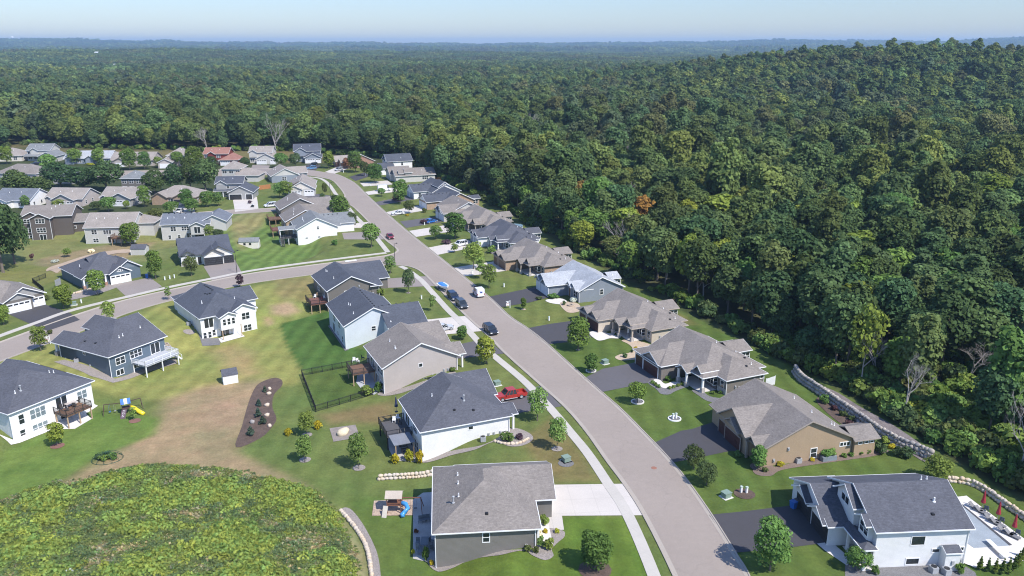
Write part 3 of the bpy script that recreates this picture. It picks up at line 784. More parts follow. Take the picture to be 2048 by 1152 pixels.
# ---- the row on the right (near to far). Four of them share one plan: hipped main block, near bump-out, garage block towards the road
def plan_p(label, px, ang, wall, roof, door, stone, trim=None, sc=1.0, gables=1, porch_gable=True):
    o = up(*px, 3.0)
    h = House(label, o, ang, wall, roof, trim)
    h.wing(-3.2, 2.6, 10.9, 20.2, 3.0, 'y', .47, 'h', 'g', inset=(2.9, 0, 0, 0))          # 0 main, porch under the left eave
    h.wing(0, 0, 9.2, 9, 2.99, 'y', .47, 'h', 'n')                                        # 1 near bump-out
    h.wing(-7.0, 10.1, 3.6, 20.0, 3.01, 'x', .45, 'h' if gables != 1 else 'h', 'n', inset=(0, 0, 0, .35))   # 2 garage
    h.wing(9.5, 10.6, 14.4, 16.6, 2.9, 'x', .42, 'n', 'g')                                # 3 rear sun room
    if gables == 1: h.wing(-7.15, 10.9, -1, 16.9, 3.03, 'x', .55, 'g', 'n', zb=-.5, gable=STONE)
    else:
        h.wing(-7.0, 11.0, -3.5, 14.6, 3.25, 'x', .62, 'g', 'n', walls=True, zb=2.8, gable=wall)
        h.wing(-7.0, 14.9, -3.5, 18.2, 3.25, 'x', .62, 'g', 'n', walls=True, zb=2.8, gable=wall)
    h.wing(-4.3, 5.9, 1.5, 9.4, 2.95, 'x', .55, 'g', 'n', walls=False)                    # porch gable
    MB().add([(-3.9, 6.35, 2.85), (-3.9, 8.95, 2.85), (-3.9, 7.65, 3.55), (-3.75, 6.35, 2.85), (-3.75, 8.95, 2.85), (-3.75, 7.65, 3.55)], [(0, 1, 2), (5, 4, 3), (0, 3, 4, 1), (1, 4, 5, 2), (2, 5, 3, 0)]).build('gable', wall, h.root)
    h.wing(-2.9, 3.6, 2.0, 6.0, 3.55, 'x', .9, 'g', 'n', zb=3.0, gable=wall)                # small dormer
    for cx, cy in ((-2.7, 3.1), (-3.85, 6.4), (-3.85, 8.9)): h.column(cx, cy, 0, 2.75, .34, STONEL if stone is None else stone)
    h.block('porch_floor', -3.1, 3.0, -.2, .3, 9.9, .12, CONC)
    g = 2
    if gables == 1:
        h.garage(4, 'W', 13.9, 4.9, 2.2, door); h.garage(2, 'W', 18.2, 2.5, 2.2, door, plane=-6.53)
    else:
        h.garage(2, 'W', 13.1, 4.9, 2.2, door); h.garage(2, 'W', 17.6, 2.6, 2.2, door)
    h.win(1, 'W', 1.6, .9, .9, 1.4, 1); h.win(1, 'S', 8.2, 2.0, .6, .6, 1, rail=False)
    h.door(0, 'W', 7.6, plane=-3.2 + .45 + 2.9); h.win(0, 'W', 4.6, .8, 1.0, 1.5, 2, plane=.15)
    h.win(3, 'S', 13.2, 1.0, .9, 1.3, 2); h.win(0, 'S', .0, 1.0, .8, 1.3, 1)
    if stone: h.block('stone_base', .36, .40, -.3, .5, 2.9, 1.0, stone)
    h.vent(8.2, 3.5); h.vent(6.7, 12.0, .4); h.cap(6.0, 2.2); h.vent(8.6, 8.5, .35); h.cap(8.0, 5.2)
    h.meter(1, 'S', 2.4); h.meter(1, 'S', 3.2, .7)
    h.downspout(.4, .38, 2.75); h.downspout(8.7, .38, 2.75)
    h.finish(); return h

h = plan_p('taupe house with white porch columns and dark red garage doors beside white fence panel', (1453, 762), 23.3, S_TAUPE, R_BR, G_RED, STONEL)
h = plan_p('beige house with arched porch, dark garage doors and a tan rock garden', (1303, 662), 23.7, S_BEIGE, R_BR, G_RED, None, trim=mat('beige_trim', (.45, .38, .31), .6), gables=2)
h = plan_p('tan brick house with brown hipped roof behind the pale grey roofed house', (1088, 534), 24.0, BRICK, R_BR, G_BRN, None, trim=mat('taupe_trim', (.33, .28, .24), .6), gables=2)
h = plan_p('white walled ranch house with dark hipped roof and white vehicle on its drive', (1020, 487), 19.5, S_WHITE, R_DK, G_GREY, None, gables=2)
h = plan_p('brown roofed house with porch gable between the dark roofs, behind the big round tree', (973, 451), 24.5, S_BEIGE, R_BR, G_GREY, None, trim=mat('taupe_trim', (.33, .28, .24), .6), gables=1)

# white two storey house with the pool, bottom right
h = House('white two storey house with dark roof beside the swimming pool', up(1752.5, 1065.6, 5.2), 3.9, S_WHITE, R_DK)
h.wing(0, 0, 12.1, 12.8, 5.2, 'x', .44, 'g', 'g')                                            # 0 main
h.wing(-3.4, 4.7, 3.0, 16.6, 3.0, 'x', .44, 'g', 'n')                    # 1 garage
h.wing(-1.4, -.2, .42, 5.2, 3.0, 'y', .5, 'h', 'n', walls=False)                            # 2 porch roof
h.wing(-.8, .9, 1.2, 3.7, 5.45, 'x', .62, 'g', 'n', zb=2.5)                                  # 3 dormer
h.wing(-.9, 4.0, 3.4, 9.4, 5.9, 'x', .70, 'g', 'n', zb=3.0)                                 # 4 big dormer
h.wing(-3.9, 5.1, -.6, 9.6, 3.05, 'x', .6, 'g', 'n', zb=2.6)                                 # 5 garage gables
h.wing(-3.9, 10.1, -.6, 14.6, 3.05, 'x', .6, 'g', 'n', zb=2.6)
h.garage(1, 'W', 7.6, 4.6, 2.3, G_BLK); h.garage(1, 'W', 12.4, 4.6, 2.3, G_BLK)  # black panels painted in place of the dark inside of open garages
h.win(3, 'W', 2.05, 3.9, .9, 1.3, 2); h.win(4, 'W', 6.9, 5.1, .9, .9, 2, rail=False)
h.win(0, 'S', 5.6, 3.0, 1.6, 1.15, 1, rail=False); h.win(0, 'S', 5.3, .35, 1.55, .75, 1, rail=False)
h.win(0, 'S', 8.0, 1.9, .85, .4, 1, rail=False); h.win(0, 'S', 11.0, 2.0, .85, .4, 1, rail=False)
h.win(0, 'W', 1.7, .3, .9, 2.1, 1, rail=False)
h.wing(8.45, -.85, 10.5, 1.0, 2.55, 'x', .5, 'g', 'g', zb=-.2, inset=(-.35, -.35, -.35, 0)); h.put('utility_box', shared('meterb', lambda: MB().box(-.15, -.14, 0, .15, .02, .45).mesh('utility_box')), 7, 'S', 9.5, 1.0, GREYM, plane=-.76)
h.door(0, 'W', 3.9, m=G_BLK)
for cx, cy in ((-.9, .1), (-.9, 4.2)): h.column(cx, cy, 0, 2.8, .3)
h.block('porch_floor', -1.1, 0, -.2, .45, 4.9, .1, CONC)
h.vent(8.9, 3.6, .55, .1); h.cap(7.9, 2.0); h.vent(9.2, 7.2, .5); h.vent(10, 7.3, .4); h.downspout(11.7, .38, 5); h.downspout(.3, .38, 2.8); h.meter(0, 'S', 11.3, .4)
h.finish()

# tan gable house
h = House('tan sided house with broad brown gable roof below the boulder wall', up(1529, 900, 3.0), 14.1, S_TAN, R_BR, mat('taupe_trim', (.33, .28, .24), .6))
h.wing(-.5, -.1, 15.6, 16.2, 3.0, 'y', .475, 'g', 'g')
h.wing(-1.0, 3.6, 6, 12.8, 3.1, 'x', .66, 'g', 'n', zb=-1)
h.wing(-1.3, 5.6, 3.2, 10.6, 3.05, 'x', .62, 'g', 'n', zb=-1, gable=STONE)
h.wing(-1.0, .55, 3.4, 3.9, 3.05, 'x', .72, 'g', 'n', zb=-.2, inset=(.5, 0, 0, 0))
h.wing(14.8, -.6, 19.3, 4.6, 2.85, 'x', .45, 'n', 'g')
h.garage(1, 'W', 11.2, 2.5, 2.2, G_RED, plane=-.56); h.garage(2, 'W', 7.6, 4.6, 2.25, G_RED)
h.win(0, 'S', 8.6, .45, .95, 1.5, 1); h.win(0, 'S', 13.9, 1.75, .55, .55, 3, rail=False)
for u in (16.2, 17.3, 18.2): h.win(4, 'S', u, 2.0, .5, .3, 1, rail=False)
h.block('front_door', -.05, 1.0, 0, .0, 2.0, 2.1, G_BLK)
for cx, cy in ((-.75, .75), (-.75, 3.5)): h.column(cx, cy, 0, 2.8, .3)
h.meter(0, 'S', 1.9, .6); h.meter(0, 'S', 4.2, 2.2)
for x, y in ((12.4, 12), (11.6, 6.0), (13.0, 2.8), (13.4, 2.7)): h.vent(x, y, .4)
h.downspout(.1, .3, 2.7)
h.finish()

# blue-grey house, pale roof
h = House('blue grey house with very pale roof and white garage doors by the black drive', up(1157, 583.5, 3.0), 20.3, S_BGREY, R_LG)
h.wing(0, 0, 12.6, 17.2, 3.0, 'y', .485, 'g', 'g')
h.wing(-5.3, 6.8, 5, 15.4, 3.0, 'x', .5, 'g', 'n')
h.wing(-5.5, 7.2, 1, 11.0, 3.15, 'x', .68, 'g', 'n', zb=2.6); h.wing(-5.5, 11.4, 1, 15.0, 3.15, 'x', .68, 'g', 'n', zb=2.6)
h.wing(-.5, .5, 4.2, 5.0, 3.15, 'x', .62, 'g', 'n', zb=2.6); h.wing(-.9, 2.6, 3, 5.9, 3.4, 'x', .7, 'g', 'n', zb=3)
h.wing(12.0, 7.4, 15.4, 12.6, 2.9, 'x', .45, 'n', 'g')
h.garage(1, 'W', 9.5, 4.7, 2.25, G_WHITE); h.garage(1, 'W', 13.6, 2.4, 2.25, G_WHITE)
h.win(0, 'W', 2.6, .8, .95, 1.5, 2); h.win(0, 'S', 6.4, 1.5, .8, 1.3, 1); h.win(6, 'S', 14.6, 1.0, .8, 1.2, 2); h.door(0, 'W', 5.9)
h.vent(9, 5.5); h.vent(13.6, 8.8, .45); h.downspout(.36, .36, 2.8); h.downspout(12.2, .36, 2.8)
h.finish()

# far part of the right row
h = House('brown roofed house with grey garage door and bright blue vehicle on its drive', up(886, 428, 3.0), 24, S_LGREY, R_BR)
h.wing(3.5, 1.5, 17, 17.5, 3.0, 'y', .46, 'g', 'g'); h.wing(0, 0, 9, 10, 3.0, 'x', .46, 'g', 'n'); h.wing(-.3, 1.0, 2, 5.2, 3.1, 'x', .6, 'g', 'n', zb=2.6); h.wing(-.3, 5.4, 2, 9.2, 3.1, 'x', .6, 'g', 'n', zb=2.6)
h.garage(1, 'W', 3.2, 4.7, 2.2, G_WHITE); h.garage(1, 'W', 7.8, 2.5, 2.2, G_WHITE); h.win(0, 'S', 12, 1, .9, 1.3, 2); h.vent(12, 4); h.vent(9, 9, .4); h.finish()
h = House('dark roofed house with tan brick side and pale gable facing the road', up(852, 405, 3.0), 26, BRICK, R_DK2)
h.wing(0, 0, 14, 9.6, 3.0, 'x', .52, 'g', 'n', gable=S_WHITE); h.wing(7, -2.5, 19, 14, 3.0, 'y', .5, 'g', 'g'); h.wing(18, 0, 22.5, 5, 2.9, 'x', .4, 'n', 'g')
h.garage(0, 'W', 3.3, 4.8, 2.2, G_WHITE); h.garage(0, 'W', 7.5, 2.4, 2.2, G_WHITE); h.win(1, 'S', 12, 1, .9, 1.3, 2); h.win(2, 'S', 20.5, 1, .9, 1.3, 2); ridge_row(h, 2, 4.2, 10, 4.2, 6); h.finish()
h = House('slate roofed house with white garage side wall and a white triangle gable on its roof', up(826, 384.5, 3.0), 26, S_WHITE, R_DK2)
h.wing(0, 0, 13, 9.5, 3.0, 'x', .52, 'g', 'n'); h.wing(6, -5, 19, 13, 3.0, 'y', .52, 'g', 'g'); h.wing(9, -4.6, 15, 3, 5.0, 'y', .7, 'g', 'n', zb=3)
h.garage(0, 'W', 3.2, 4.8, 2.2, G_GREY); h.garage(0, 'W', 7.5, 2.4, 2.2, G_GREY); h.win(0, 'S', 3, 1, .9, 1.3, 1); h.win(1, 'S', 12, 1, .9, 1.3, 2); ridge_row(h, 2, 4.2, 8, 4.2, 4); h.finish()
h = House('long brown roofed house with two small dormers and brown rear railing', up(790, 353, 3.0), 19.7, S_LGREY, R_BR)
h.wing(0, 0, 19, 11, 3.0, 'x', .5, 'g', 'g', gable=None); h.wing(-1.2, 6, 9, 17.5, 3.0, 'x', .5, 'g', 'n'); h.wing(4.5, 0.3, 8.4, 5, 4.4, 'x', .8, 'g', 'n', zb=3); h.wing(1.8, .6, 4.8, 4.2, 4.0, 'x', .8, 'g', 'n', zb=3)
h.garage(1, 'W', 9.5, 4.8, 2.2, G_GREY); h.garage(1, 'W', 14.5, 2.5, 2.2, G_GREY); h.win(0, 'S', 14, 1, .9, 1.3, 3); h.vent(13, 3.5); h.deck(18.2, 1.5, 22.0, 6.5, .3, WOODB, WOODB, ('W',)); h.finish()
h = House('white two storey dark roofed house by the forest at the top of the street', up(760, 338, 3.0), 22, S_WHITE, R_DK2)
h.wing(4.5, 4, 17.5, 16, 5.6, 'x', .5, 'g', 'g'); h.wing(0, 0, 7.5, 9, 3.0, 'x', .5, 'g', 'n'); h.wing(4.2, 5, 8, 9, 5.7, 'x', .7, 'g', 'n', zb=2); h.wing(4.2, 10, 8, 14, 5.7, 'x', .7, 'g', 'n', zb=2)
h.garage(1, 'W', 4.5, 4.8, 2.2, G_GREY); h.win(2, 'W', 7, 3.8, .9, 1.2, 2); h.win(3, 'W', 12, 3.8, .9, 1.2, 2); h.win(0, 'S', 12, 3.6, .9, 1.3, 1); h.vent(12, 6.5); h.finish()
h = House('red brown brick house with tan roof at the bend of the street', up(686, 326, 3.0), 30, BRICK2, R_TAN)
h.wing(2, 0, 17, 14, 3.0, 'y', .5, 'g', 'h', gable=None); h.wing(-2.0, 6, 8, 15, 3.0, 'x', .55, 'g', 'n'); h.wing(-.8, 1.0, 6, 6.2, 3.1, 'x', .65, 'g', 'n', zb=0)
h.garage(1, 'W', 11, 4.8, 2.2, G_BRN); h.win(2, 'W', 3.6, .8, .9, 1.5, 2, plane=-.36); h.win(0, 'S', 11, 1, .9, 1.3, 2); h.vent(12, 7); h.finish()
# ---- left of the main road, near to far; the back gardens lie a storey lower
h = House('taupe house with large brown hipped roof and stone patio, nearest at the bottom', up(864, 1068, 3.0), 5.0, siding('warm_grey_siding', (.20, .185, .168)), R_BR)
h.wing(0, 0, 13.4, 16.2, 3.0, 'y', .48, 'h', 'h')
h.wing(3.0, 6.4, 16.1, 16.4, 3.02, 'x', .48, 'h', 'g')
h.win(0, 'S', 6.6, 1.2, .75, 1.25, 1); h.garage(1, 'E', 13.0, 4.9, 2.2, G_WHITE); h.door(0, 'E', 4.4); h.garage(1, 'E', 9.1, 2.5, 2.2, G_WHITE)
h.win(0, 'W', 3, -1.9, .9, 1.4, 2); h.slider(0, 'W', 8, -2.1); h.win(0, 'W', 4, .8, .9, 1.4, 2); h.slider(0, 'W', 9, .3)
for x, y, k in ((3.4, 10.8, .45), (3.4, 8.6, .45), (3.4, 5.5, .5)): h.vent(x, y, k)
h.flue(2.7, 4.6); h.cap(6.8, 2.2); h.column(13.1, 1.0, 0, 2.8, .34, STONEL); h.downspout(12.7, .36, 2.8); h.downspout(.36, .36, 2.8)
h.meter(0, 'S', 11.6, .1); h.block('porch_floor', 13.0, .6, -.2, 15.0, 6.2, .1, CONC); h.finish()

h = House('white house with wide dark hipped roof, red pickup on its drive', up(840, 865, 3.0), 22.5, S_WHITE, R_DK)
h.wing(0, 0, 15.5, 13.0, 3.0, 'y', .49, 'h', 'g')
h.wing(6.5, 8.6, 16.2, 19.8, 3.02, 'x', .46, 'n', 'g')
h.wing(13.5, .6, 16.6, 5.2, 2.9, 'x', .4, 'n', 'g', walls=False)
h.garage(1, 'E', 14.4, 4.9, 2.2, G_WHITE); h.win(0, 'S', 8.4, 1.7, .7, .5, 1, rail=False); h.win(0, 'W', 4, -1.9, 1.0, 1.5, 2); h.slider(0, 'W', 8.5, -2.15); h.slider(0, 'W', 9, .1); h.win(0, 'W', 4.5, .8, 1, 1.5, 2)
h.deck(-3.8, 6.2, .4, 11.6, .05, mat('charcoal_deck', (.09, .085, .085), .7), BLACK, ('E',), stairs=(-1.4, 6.2, 0, -1, 1.0), joist=BLACK)
h.block('awning', -3.6, 2.2, .32, -.2, 5.8, .42, mat('slate_canvas', (.20, .21, .235), .7))
for cx in (-3.4, -.5): h.block('post', cx, 2.3, -2.6, cx + .14, 2.44, .32, WOODT)
h.vent(4.3, 7.6); h.flue(8.6, 4.2); h.cap(6.5, 2.8); h.cap(9.5, 2.2); h.downspout(.36, .36, 2.8); h.downspout(14.9, .36, 2.8)
for u in (11.4, 12.3, 13.4): h.meter(0, 'S', u, .0)
h.column(15.9, 1.0, 0, 2.75, .3); h.column(15.9, 4.8, 0, 2.75, .3); h.finish()

h = House('greige gable house with brown roof next to the black fenced lawn', up(763.75, 737.5, 3.0), 25.0, S_GREIGE, R_BR)
h.wing(0, 0, 15.5, 12.9, 3.0, 'y', .495, 'g', 'g')
h.wing(7.5, 7.0, 16.2, 20.6, 3.02, 'x', .40, 'n', 'g')
h.wing(10.5, .9, 17.0, 7.6, 2.95, 'x', .40, 'n', 'g', walls=False, inset=(0, 0, 1.6, 0))
h.garage(1, 'E', 15.5, 4.9, 2.2, G_WHITE); h.win(0, 'S', 7.6, 1.9, .65, .65, 1, rail=False); h.win(0, 'W', 2.2, -1.9, .9, 1.4, 2); h.slider(0, 'W', 5.2, -2.15); h.slider(0, 'W', 8.2, .15); h.win(0, 'W', 3, .8, .9, 1.4, 3)
h.deck(-4.0, 6.4, .4, 10.8, .1, WOODB, mat('dark_rail', (.05, .045, .04), .6), ('E',))
h.vent(4.0, 8.0); h.vent(3.9, 4.3); h.vent(3.9, 3.8, .4); h.downspout(.36, .36, 2.8); h.downspout(14.9, .36, 2.7)
for u in (9.9, 10.8, 12.2, 13.0): h.meter(0, 'S', u, -.5 if u < 11 else .2)
h.column(16.3, 1.3, 0, 2.75, .3); h.column(16.3, 7.0, 0, 2.75, .3); h.finish()

h = House('pale blue gable house with dark roof, black ridge vents and concrete drive', up(686.5, 653.3, 3.0), 24.5, S_LBLUE, R_DK2)
h.wing(0, 0, 13.4, 17.2, 3.0, 'y', .50, 'g', 'g')
h.wing(8.4, -4.4, 17.4, 9.2, 2.8, 'x', .42, 'n', 'g')
h.garage(1, 'E', 3.4, 4.9, 2.2, G_WHITE); h.win(0, 'S', 6.6, 1.0, .85, .95, 1); h.win(0, 'W', 3.5, -1.9, .9, 1.5, 1); h.win(0, 'W', 8, -1.7, .8, 1.0, 1); h.slider(0, 'W', 12, -2.15); h.win(0, 'W', 6, .6, .9, 1.4, 2); h.win(0, 'W', 11, .6, .9, 1.4, 2)
ridge_row(h, 7.3, 2.0, 7.3, 14.0, 9); ridge_row(h, 9.4, 2.9, 15.6, 2.9, 5); h.vent(3.4, 9.0); h.vent(3.6, 8.2, .4); h.vent(3.0, 3.0); h.vent(9.6, -2.6, .3); h.downspout(.36, .36, 2.8)
h.finish()

h = House('dark taupe gable house with black roof at the corner of the side street', up(653, 583, 3.0), 27.0, S_DGREY, R_DK2)
h.wing(0, 0, 12.6, 15.6, 3.0, 'y', .48, 'g', 'g')
h.wing(6, 5.0, 17.6, 19.4, 3.02, 'x', .40, 'n', 'g'); h.wing(10.8, -.3, 14.0, 5.8, 2.9, 'x', .3, 'n', 'g', inset=(0, .2, .4, 0))
h.garage(1, 'E', 12.5, 4.9, 2.2, G_WHITE); h.win(0, 'S', 5.0, .9, .95, 1.4, 1); h.slider(0, 'W', 5.2, .15); h.win(0, 'W', 10, .6, .9, 1.4, 2); h.slider(0, 'W', 5, -2.1)
h.deck(-3.9, .4, .4, 5.6, .1, mat('red_brown_deck', (.17, .075, .055), .7), BLACK, ('E',))
h.vent(3.2, 12.5); h.vent(3.3, 11.8, .4); h.vent(3.2, 5.0); h.downspout(.36, .36, 2.8); h.downspout(13.1, .16, 2.7); h.meter(0, 'S', 11.6, .6); h.put('utility_box', SHARED['meter'], 0, 'S', 8.2, 2.9, WHITE)
h.block('roof_vent', 8.6, 13.4, 6.1, 11.6, 14.0, 6.25, WHITE); h.finish()

# three in a row north of the side street
h = House('white three level house with covered rear deck at the street corner', up(592, 460, 3.0), 22.0, S_WHITE, R_GR)
h.wing(0, 0, 13.5, 14.0, 3.1, 'y', .50, 'g', 'g'); h.wing(7.5, 4.5, 20.0, 16.5, 3.1, 'x', .42, 'n', 'g'); h.wing(10.5, .5, 14.6, 5, 3.0, 'x', .3, 'n', 'g', walls=False)
h.wing(-5.0, 2.4, 1.0, 7.2, 2.85, 'x', .30, 'g', 'n', walls=False)
h.win(0, 'S', 7.0, 2.6, .5, .9, 1); h.win(0, 'S', 3.2, -.2, .7, .35, 1, rail=False); h.win(0, 'S', 7.2, -.2, .7, .35, 1, rail=False); h.garage(1, 'E', 10, 4.9, 2.2, G_WHITE); h.door(0, 'E', 3.2, m=G_BRN); h.slider(0, 'W', 5, .2); h.slider(0, 'W', 5, -2.1)
h.deck(-4.9, 2.4, .4, 7.2, .1, mat('charcoal_deck', (.09, .085, .085), .7), BLACK, ('E',), joist=WHITE, stairs=(-4.3, 2.4, 0, -1, 1.0))
for cx, cy in ((-4.7, 2.7), (-4.7, 6.9)): h.column(cx, cy, 0.1, 2.7, .18)
h.vent(3.4, 9); h.vent(3.2, 7.2); h.vent(3.2, 4.5); ridge_row(h, 10.5, 9.6, 15, 9.6, 4); h.finish()
h = House('brown roofed tan house with red deck, middle of the three behind the white one', up(570, 444, 3.0), 24.0, S_TAN, R_BR)
h.wing(0, 0, 14, 13.0, 3.0, 'y', .5, 'g', 'g'); h.wing(7.5, 1.5, 19, 14.0, 3.0, 'x', .42, 'n', 'g')
h.garage(1, 'E', 7.5, 4.9, 2.2, G_WHITE); h.deck(-4.2, 1.2, .4, 6.4, .1, mat('red_brown_deck', (.17, .075, .055), .7), mat('red_brown_deck', (.17, .075, .055), .7), ('E',)); h.slider(0, 'W', 5, .2); h.win(0, 'S', 1.6, .6, .7, 1.2, 1)
h.vent(4.6, 9); h.vent(3.9, 6); h.vent(3.4, 2.6); h.finish()
h = House('brown roofed taupe house with long gable, last of the three above the side street', up(559, 420, 3.0), 24.0, S_TAUPE, R_BR)
h.wing(0, 0, 15, 14.0, 3.0, 'y', .5, 'g', 'g'); h.wing(7.5, -3.0, 19, 11.0, 3.0, 'x', .42, 'n', 'g')
h.garage(1, 'E', 3.5, 4.9, 2.2, G_WHITE); h.deck(-4.2, -2.2, .4, 3.4, .1, WOODB, WOODB, ('E',)); h.win(0, 'S', 3, .8, .9, 1.3, 2); h.vent(4.5, 9); h.vent(4, 7); h.finish()

# ---- south of the side street: backs towards us
h = House('white house with window pairs in its rear gables and a small walkout patio', up(398, 638, 3.0), 39.5, S_WHITE, R_DK2)
h.wing(0, 0, 13.0, 17.0, 3.0, 'y', .49, 'h', 'g')
h.wing(6.5, -.5, 12.9, 8, 3.02, 'y', .50, 'g', 'n'); h.wing(3.5, -2.2, 7.9, 5, 2.95, 'y', .47, 'g', 'n', zb=-.15)
h.wing(6.5, 6.2, 15.8, 15.0, 3.0, 'x', .5, 'n', 'g'); h.wing(.4, 12.5, 7.5, 20.4, 3.0, 'y', .45, 'n', 'h')
h.win(1, 'S', 10.2, .75, .85, 1.5, 2); h.win(1, 'S', 10.4, -2.0, .85, 1.35, 2)
for u in (4.75, 5.75, 6.75): h.win(2, 'S', u, .95, .62, 1.35, 1)
h.slider(0, 'S', 2.1, .45, plane=.45); h.win(0, 'S', 1.0, -1.9, .62, 1.35, 1); h.win(0, 'S', 2.05, -1.9, .62, 1.35, 1); h.win(0, 'S', 3.0, -1.6, .62, 1.3, 1)
h.slider(0, 'S', 5.4, -2.2); h.win(0, 'W', 3.0, 2.0, .6, .6, 1, rail=False)
for cx in (4.0, 8.2): h.block('post', cx, -2.0, -2.7, cx + .16, -1.84, -.15 if cx < 5 else .6, WOODT)
for x, y in ((5.0, 9.5), (5.2, 8.6), (5.6, 8.0)): h.cap(x, y)
ridge_row(h, 6.5, 9.0, 6.5, 14.0, 5); h.vent(3.0, 6.5); h.vent(2.9, 6.0, .4); h.vent(9.6, 4.2); h.downspout(.36, .36, 2.8); h.downspout(12.5, -.1, 2.8)
for u in (5, 6.2, 7): h.meter(0, 'W', u, -.8)
h.finish()

h = House('slate blue house with white railed deck and dark hipped roof', up(216, 715, 3.0), 61.6, S_BLUE, R_DK)
h.wing(0, 0, 13.4, 16.4, 3.0, 'x', .46, 'h', 'g')
h.wing(8.4, 8, 15.4, 20.4, 3.0, 'y', .5, 'n', 'g'); h.wing(-.1, 10, 6.0, 17.6, 3.0, 'y', .5, 'n', 'g', inset=(.1, 0, 0, 1.6))
h.win(0, 'S', 2.7, .65, .95, 1.35, 2); h.win(0, 'S', 6.2, .9, .85, 1.35, 3); h.slider(0, 'S', 10.6, .2, w=1.0, h=2.1); h.win(0, 'S', 2.3, -1.45, .75, 1.05, 2, rail=False); h.win(0, 'S', 6.0, -1.3, .75, .8, 2, rail=False)
h.win(0, 'W', 8.0, 1.9, .5, .5, 1, rail=False)
h.deck(5.0, -3.6, 12.8, .4, .05, mat('pale_deck', (.42, .43, .45), .6), WHITE, ('N',), stairs=(12.8, -1.0, 1, 0, 1.3), joist=WHITE)
h.vent(5.3, 3.6, .5); h.vent(6.2, 3.7, .5); h.vent(10.6, 4.2, .45); h.cap(2.0, 9.5); h.cap(2.2, 6.5); h.downspout(.36, .36, 2.8); h.downspout(.36, 15.6, 2.7)
for u in (14.2, 12.6, 10.8, 6.6): h.meter(0, 'W', u, -.4)
h.column(.6, 17.0, 0, 2.7, .4, STONE); h.finish()

h = House('white house with brown second floor deck and dark roof at the left edge', up(15, 829, 3.0), 62.2, S_WHITE, R_DK)
h.wing(0, 0, 15.4, 15.6, 3.0, 'x', .46, 'h', 'h')
h.wing(8.6, 8, 15.4, 19.6, 3.0, 'y', .5, 'n', 'g'); h.wing(0, 9, 7.6, 20, 3.0, 'y', .5, 'n', 'g')
P = dict(pale=True)
h.win(0, 'S', 2.2, .3, .85, 1.6, 1); h.win(0, 'S', 5.0, .3, .85, 1.65, 3, **P); h.win(0, 'S', 2.0, -2.0, .8, 1.25, 1); h.win(0, 'S', 5.0, -2.1, .85, 1.3, 3, **P); h.slider(0, 'S', 9.2, .2); h.win(0, 'S', 13.0, .45, .85, 1.4, 2, **P); h.slider(0, 'S', 9.6, -2.3)
h.deck(7.6, -3.0, 12.2, .4, .05, WOODB, mat('dark_rail', (.05, .045, .04), .6), ('N',))
h.vent(3.6, 3.4); h.flue(4.6, 3.5); h.vent(11.0, 5.5, .5); h.vent(11.8, 5.6, .5); h.downspout(.36, .36, 2.8); h.finish()

# ---- north of the side street, fronts towards us
h = House('slate blue house with white double garage and tan drive', up(163, 558, 3.0), 47.0, S_BLUE, R_DK)
h.wing(0, 0, 9.5, 16.3, 3.0, 'x', .5, 'h', 'n'); h.wing(4.5, 1.8, 15.9, 14.6, 3.02, 'x', .5, 'n', 'h')
h.wing(8.6, 1.2, 15.8, 9.0, 3.1, 'y', .62, 'g', 'n', zb=-.3, gable=mat('blue_shake', (.15, .185, .22), .8)); h.wing(6.4, -.9, 12.2, 6, 3.0, 'y', .60, 'g', 'n', gable=mat('blue_shake', (.15, .185, .22), .8)); h.wing(-.2, -.3, 3.8, 5, 3.0, 'y', .7, 'g', 'n', walls=False)
MB().add([(0.3, .2, 2.8), (3.4, .2, 2.8), (1.85, .2, 4.1), (0.3, .4, 2.8), (3.4, .4, 2.8), (1.85, .4, 4.1)], [(0, 1, 2), (5, 4, 3), (0, 3, 4, 1), (1, 4, 5, 2), (2, 5, 3, 0)]).build('gable', mat('blue_shake', (.15, .185, .22), .8), h.root)
h.garage(3, 'S', 9.3, 4.9, 2.2, G_WHITE, glass=True); h.garage(1, 'S', 14.0, 2.5, 2.2, G_WHITE, glass=True); h.win(0, 'S', 2.6, .8, .9, 1.4, 2, plane=1.2); h.door(0, 'S', 5.2, m=G_BLK); h.win(3, 'S', 9.3, 3.25, .4, .4, 3, rail=False)
for cx in (.5, 3.6, 5.8): h.column(cx, .3, 0, 2.75, .34, BRICK2)
h.vent(2.6, 8.0); h.cap(2.2, 6.2); h.downspout(.36, 1.0, 2.8); h.finish()

h = House('white house with dark roof and two black garage doors', up(358, 513, 3.0), 25.0, S_WHITE, R_DK2, DKTRIM)
h.wing(0, 0, 14.2, 14.5, 3.0, 'x', .5, 'g', 'g'); h.wing(6.4, -1.9, 14.6, 8, 3.05, 'y', .58, 'g', 'n', gable=S_CREAM); h.wing(5.9, -2.5, 11.8, 6, 3.0, 'y', .60, 'g', 'n', gable=S_CREAM); h.wing(-.1, -.5, 4.6, 6, 3.0, 'y', .6, 'g', 'n', inset=(0.1, .2, 0, 0), gable=S_CREAM)
h.garage(2, 'S', 8.85, 4.7, 2.2, G_BLK); h.garage(1, 'S', 13.0, 2.5, 2.2, G_BLK); h.win(3, 'S', 2.4, .9, .9, 1.4, 3); h.door(0, 'S', 5.3, m=G_BLK); h.block('stone_base', .3, -.12, -.3, 4.0, .1, .8, STONEL)
h.meter(0, 'W', 4, .5); h.meter(0, 'W', 2.6, .5); h.finish()

